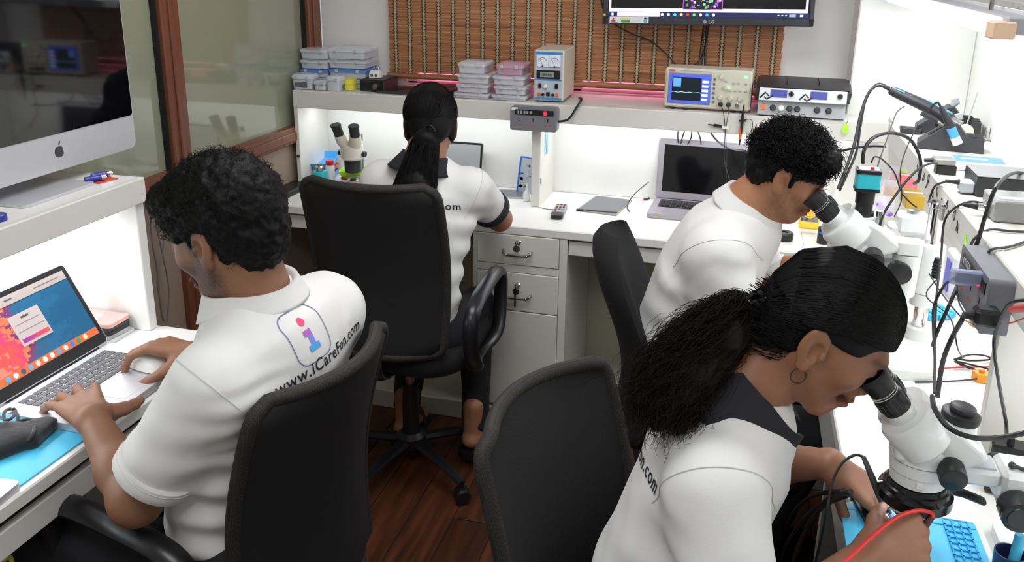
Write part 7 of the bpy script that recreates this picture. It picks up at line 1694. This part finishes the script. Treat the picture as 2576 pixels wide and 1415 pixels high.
P_, N_, L_ = scalp_points(FC, 3000, lambda x, y, z: (z > .035) & ~((x > .08) & (z < .065)), r=(.110, .086, .099), seed=8)
strands_obj('curls', curls(P_, N_, .018, rs, 1.5, .0058, FC.f * .25, 10, .7), .0011, .0006, hair_m, pC)
P_, N_, L_ = scalp_points(FC, 260, lambda x, y, z: (x > .05) & (z > .06), r=(.110, .084, .1), seed=15)
strands_obj('fringe', curls(P_, N_, .026, rs, 1.8, .007, FC.f * .9, 12, .5), .0011, .0006, hair_m, pC)
P_, N_, L_ = scalp_points(FC, 700, lambda x, y, z: (z < .04) & (z > -.045) & (x < -.0) & ~((np.abs(y) > .055) & (x > -.035)), r=(.104, .083, .094), seed=16)
strands_obj('nape_hair', curls(P_, N_, .011, rs, .6, .003, -FC.u * .6, 6, .4), .0011, .0005, hair_m, pC)
hipC = np.array((-.115, 2.13, .55)); s = SDF((-.40, 1.78, .44), (.20, 2.46, 1.14), .0045); bd = (1, 0, -.35)
s.cap(hipC, hipC + (.01, 0, .14), .162, .155, .03, flat=(bd, .74)); s.cap(hipC + (.01, 0, .14), (-.055, 2.11, .87), .155, .168, .05, flat=(bd, .68)); s.cap((-.055, 2.11, .87), (-.005, 2.10, .95), .165, .13, .06, flat=(bd, .62))
s.cap(sRC + (-.01, .02, -.005), sLC + (-.01, -.02, -.005), .066, .066, .07); s.cap((.0, 2.10, .965), nC + (0, 0, -.050), .11, .080, .06)
hC = []
for sh, el in ((sRC, eRC), (sLC, eLC)):
    h_ = sh + (el - sh) * .66; s.cap(sh, h_, .072, .067, .03); hC.append((cut_sleeve(s, h_, el - sh, .045, .074), el - sh))
exC = lambda v: ripple((-.13, 2.0, .60), (-.06, 2.0, .90), .12, 3.4, .0045)(v) + ripple((-.02, 1.95, .86), (.03, 1.93, 1.0), .06, 2, .005)(v)
shC = s.build('polo_shirt', shirt_m, pC, disp=folds(.003, 51, 26, exC))
for q, a in hC: hem(pC, 'sleeve_hem', shirt_m, q, a, .0685)
seam(pC, shC, sRC + (0, .012, 0), nrm(eRC - sRC) + (0, -.75, 0))
collar(pC, nC + (.004, 0, .006), FC(-.03, 0, -.03) - nC + (0, 0, .02), (1, 0, -.3), .066, .024, .036, .028, shirt_m)
legs(pC, [(-.09, 2.05, .52), (-.09, 2.22, .52)], [(.24, 2.02, .52), (.24, 2.26, .52)], [(.12, 2.02, .12), (.12, 2.27, .12)], trouser_m, pel=1)
for y in (2.02, 2.27): shoe(pC, (.12, y, .1), (1, 0, 0), black_pl)
# ---------------------------------------------------------------- woman at the near microscope
sk4 = skin_mat('skin_deep_brown', (148, 100, 74))
pD = thing('person', 'woman with a hoop earring and frizzy ponytail bent over the near microscope', 'person', (-.02, 1.2, 0))
FD = Frame((.142, 1.252, 1.118), (.86, -.03, -.52), .97)
nD = np.array((.035, 1.245, 1.005)); sRD, sLD = np.array((.015, 1.085, .93)), np.array((.045, 1.40, .935))
eRD, wRD = np.array((.06, .985, .755)), np.array((.238, 1.150, .836)); eLD, wLD = np.array((.065, 1.415, .785)), np.array((.196, 1.352, .845))
s = SDF((-.09, .90, .69), (.42, 1.52, 1.27), .0030)
head_sdf(s, FD, nD, False); s.cap(nD, (.0, 1.24, .88), .058, .1, .05); s.cap(sLD, sRD, .045, .045, .05)
for sh, el, wr in ((sRD, eRD, wRD), (sLD, eLD, wLD)): limb(s, sh, el, .045, .037); limb(s, el, wr, .037, .0235, bulge=.005); s.ell(el, .038, .015)
hand_sdf(s, wLD, (.82, -.10, -.50), (.30, -.25, .9), 'L', ((2, 8, 18, 10), (-1, 34, 42, 22), (-3, 46, 52, 28), (-6, 52, 58, 30)), (16, 34, 2, 0), .84)
hand_sdf(s, wRD, (.84, .46, .08), (.30, -.70, .62), 'R', ((3, 48, 52, 18), (0, 56, 66, 30), (-3, 60, 72, 34), (-7, 64, 74, 34)), (36, 40, 14, 8), .92)
bD = s.build('body', sk4, pD); set_tint(bD, face_tint(FD))
hair_cap(FD, 'hair', hair_m, pD, .007, 0, -.085, xs=.008)
tieD = np.array(tuple(atd(1912, 765, 1.295)))
def hlD(rs):
    if rs.rand() < .68:
        y = rs.uniform(-.97, .97); x = math.sqrt(1 - y * y); return np.array((x, y, (.10 + .05 * rs.rand() if rs.rand() < .7 else .1 + .7 * rs.rand()) if x > .4 else .05 + .5 * rs.rand() ** 2))
    th = rs.uniform(.6 * math.pi, 1.4 * math.pi); return np.array((math.cos(th), math.sin(th), -.05 - .8 * rs.rand()))
sleek(FD, pD, tieD, 4200, hair_m, 9, hlD, r=(.1018, .0878, .0982), c=(-.008, 0, .042))
P_, N_, L_ = scalp_points(FD, 900, lambda x, y, z: (x < .0) & (z < .03) & (z > -.088), c=(-.05, 0, -.018), r=(.052, .068, .066), seed=40)
strands_obj('nape_hair', curls(P_, N_ * .25, .020, np.random.RandomState(41), .15, .002, nrm(tieD - FD.C) * 1.2, 6, .12), .0008, .0005, hair_m, pD)
cD = [tieD, np.array(tuple(atd(1868, 790, 1.30))), np.array(tuple(atd(1800, 850, 1.285))), np.array(tuple(atd(1730, 925, 1.275))), np.array(tuple(atd(1680, 1000, 1.27))), np.array(tuple(atd(1655, 1075, 1.265)))]
s = SDF(*bbox(cD, .12), .0055); s.chain(cD, (.016, .034, .044, .042, .032, .012), .02, flat=((0, 1, .6), .75)); s.build('ponytail_core', hair_brown, pD, disp=lambda v, n: .006 * waves(v, 8, 120, 8))
pony(pD, cD, (.012, .046, .066, .068, .060, .042), 3800, hair_brown, 14, .013, .45, flat=(0, 1, .6), r=.0005, K=18)
cl = thing('hair_clip', 'small black hair clip at the base of the frizzy ponytail', 'hair clip', tuple(atd(1903, 748, 1.27)))
for a in range(5): MB().tube([V(tuple(atd(1905, 752, 1.268))), V(tuple(atd(1905, 752, 1.268))) + V((.012 * math.cos(a * 1.25), -.004, .012 * math.sin(a * 1.25)))], [.004, .0055], 8).build('claw', M('gloss_black', (16, 16, 18), .2), cl, world=True)
er = FD(-.012, -.080, -.036); MB().tube([V(er) + V((0.0, -.002 + .003 * math.sin(a), -.0115 + .0115 * math.cos(a))) + V((.0105 * math.sin(a), 0, 0)) for a in [2 * math.pi * i / 28 for i in range(28)]], .0009, 6, closed=True).build('earring', M('dark_metal_hoop', (70, 62, 56), .3, metal=1), pD, world=True)
hipD = np.array((-.07, 1.235, .54)); s = SDF((-.32, .88, .44), (.20, 1.58, 1.08), .0042); bd = (1, 0, -.5)
s.cap(hipD, hipD + (.01, 0, .14), .150, .138, .03, flat=(bd, .72)); s.cap(hipD + (.01, 0, .14), (-.005, 1.24, .84), .138, .150, .05, flat=(bd, .66)); s.cap((-.005, 1.24, .84), (.015, 1.243, .91), .150, .12, .05, flat=(bd, .6))
s.cap(sRD + (-.008, .015, -.005), sLD + (-.008, -.015, -.005), .060, .060, .06); s.cap((.018, 1.243, .925), nD + (0, 0, -.048), .10, .071, .06)
hD = []
for sh, el in ((sRD, eRD), (sLD, eLD)):
    h_ = sh + (el - sh) * .66; s.cap(sh, h_, .068, .066, .03); hD.append((cut_sleeve(s, h_, el - sh, .045, .074), el - sh))
exD = lambda v: ripple((-.03, 1.08, .66), (.02, 1.09, .88), .08, 2.6, .004)(v)
shD = s.build('polo_shirt', shirt_m, pD, disp=folds(.003, 71, 28, exD))
for q, a in hD: hem(pD, 'cuff', navy_trim, q, a, .0675, .026)
seam(pD, shD, sRD + (0, .012, 0), nrm(eRD - sRD) + (0, -.75, 0))
collar(pD, nD + (.026, 0, -.004), FD(-.03, 0, -.04) - nD + (.03, 0, .02), (1, 0, -.55), .068, .026, .078, .044, navy_trim, tip=.085, sy=.95)
bv = world_bvh(shD); h0, h1 = hit(1618, 1185, bv), hit(1642, 1235, bv)
if h0 and h1:
    exx = (h1 - h0).normalized(); up_ = V((.25, 0, 1)); ey = (up_ - exx * up_.dot(exx)).normalized(); ez = exx.cross(ey)
    if ez.dot(V((0, 0, CAM_H)) - h0) < 0: ez = -ez
    vs, fs = text_mesh('www.iCareFon.com', .034, .0004); wd = max(v[0] for v in vs)
    print_on(bv, *subdivide([(x - wd + .07, y, 0) for x, y, z in vs], fs, .01), frame_m(h0, exx, ey, ez), 'website_print', MATS['print_navy'], shD)
legs(pD, [(-.05, 1.15, .51), (-.05, 1.32, .51)], [(.26, 1.12, .52), (.26, 1.36, .52)], [(.14, 1.12, .12), (.14, 1.37, .12)], trouser_m, r=(.08, .056, .045), pel=1)
for y in (1.12, 1.37): shoe(pD, (.14, y, .1), (1, 0, 0), black_pl)
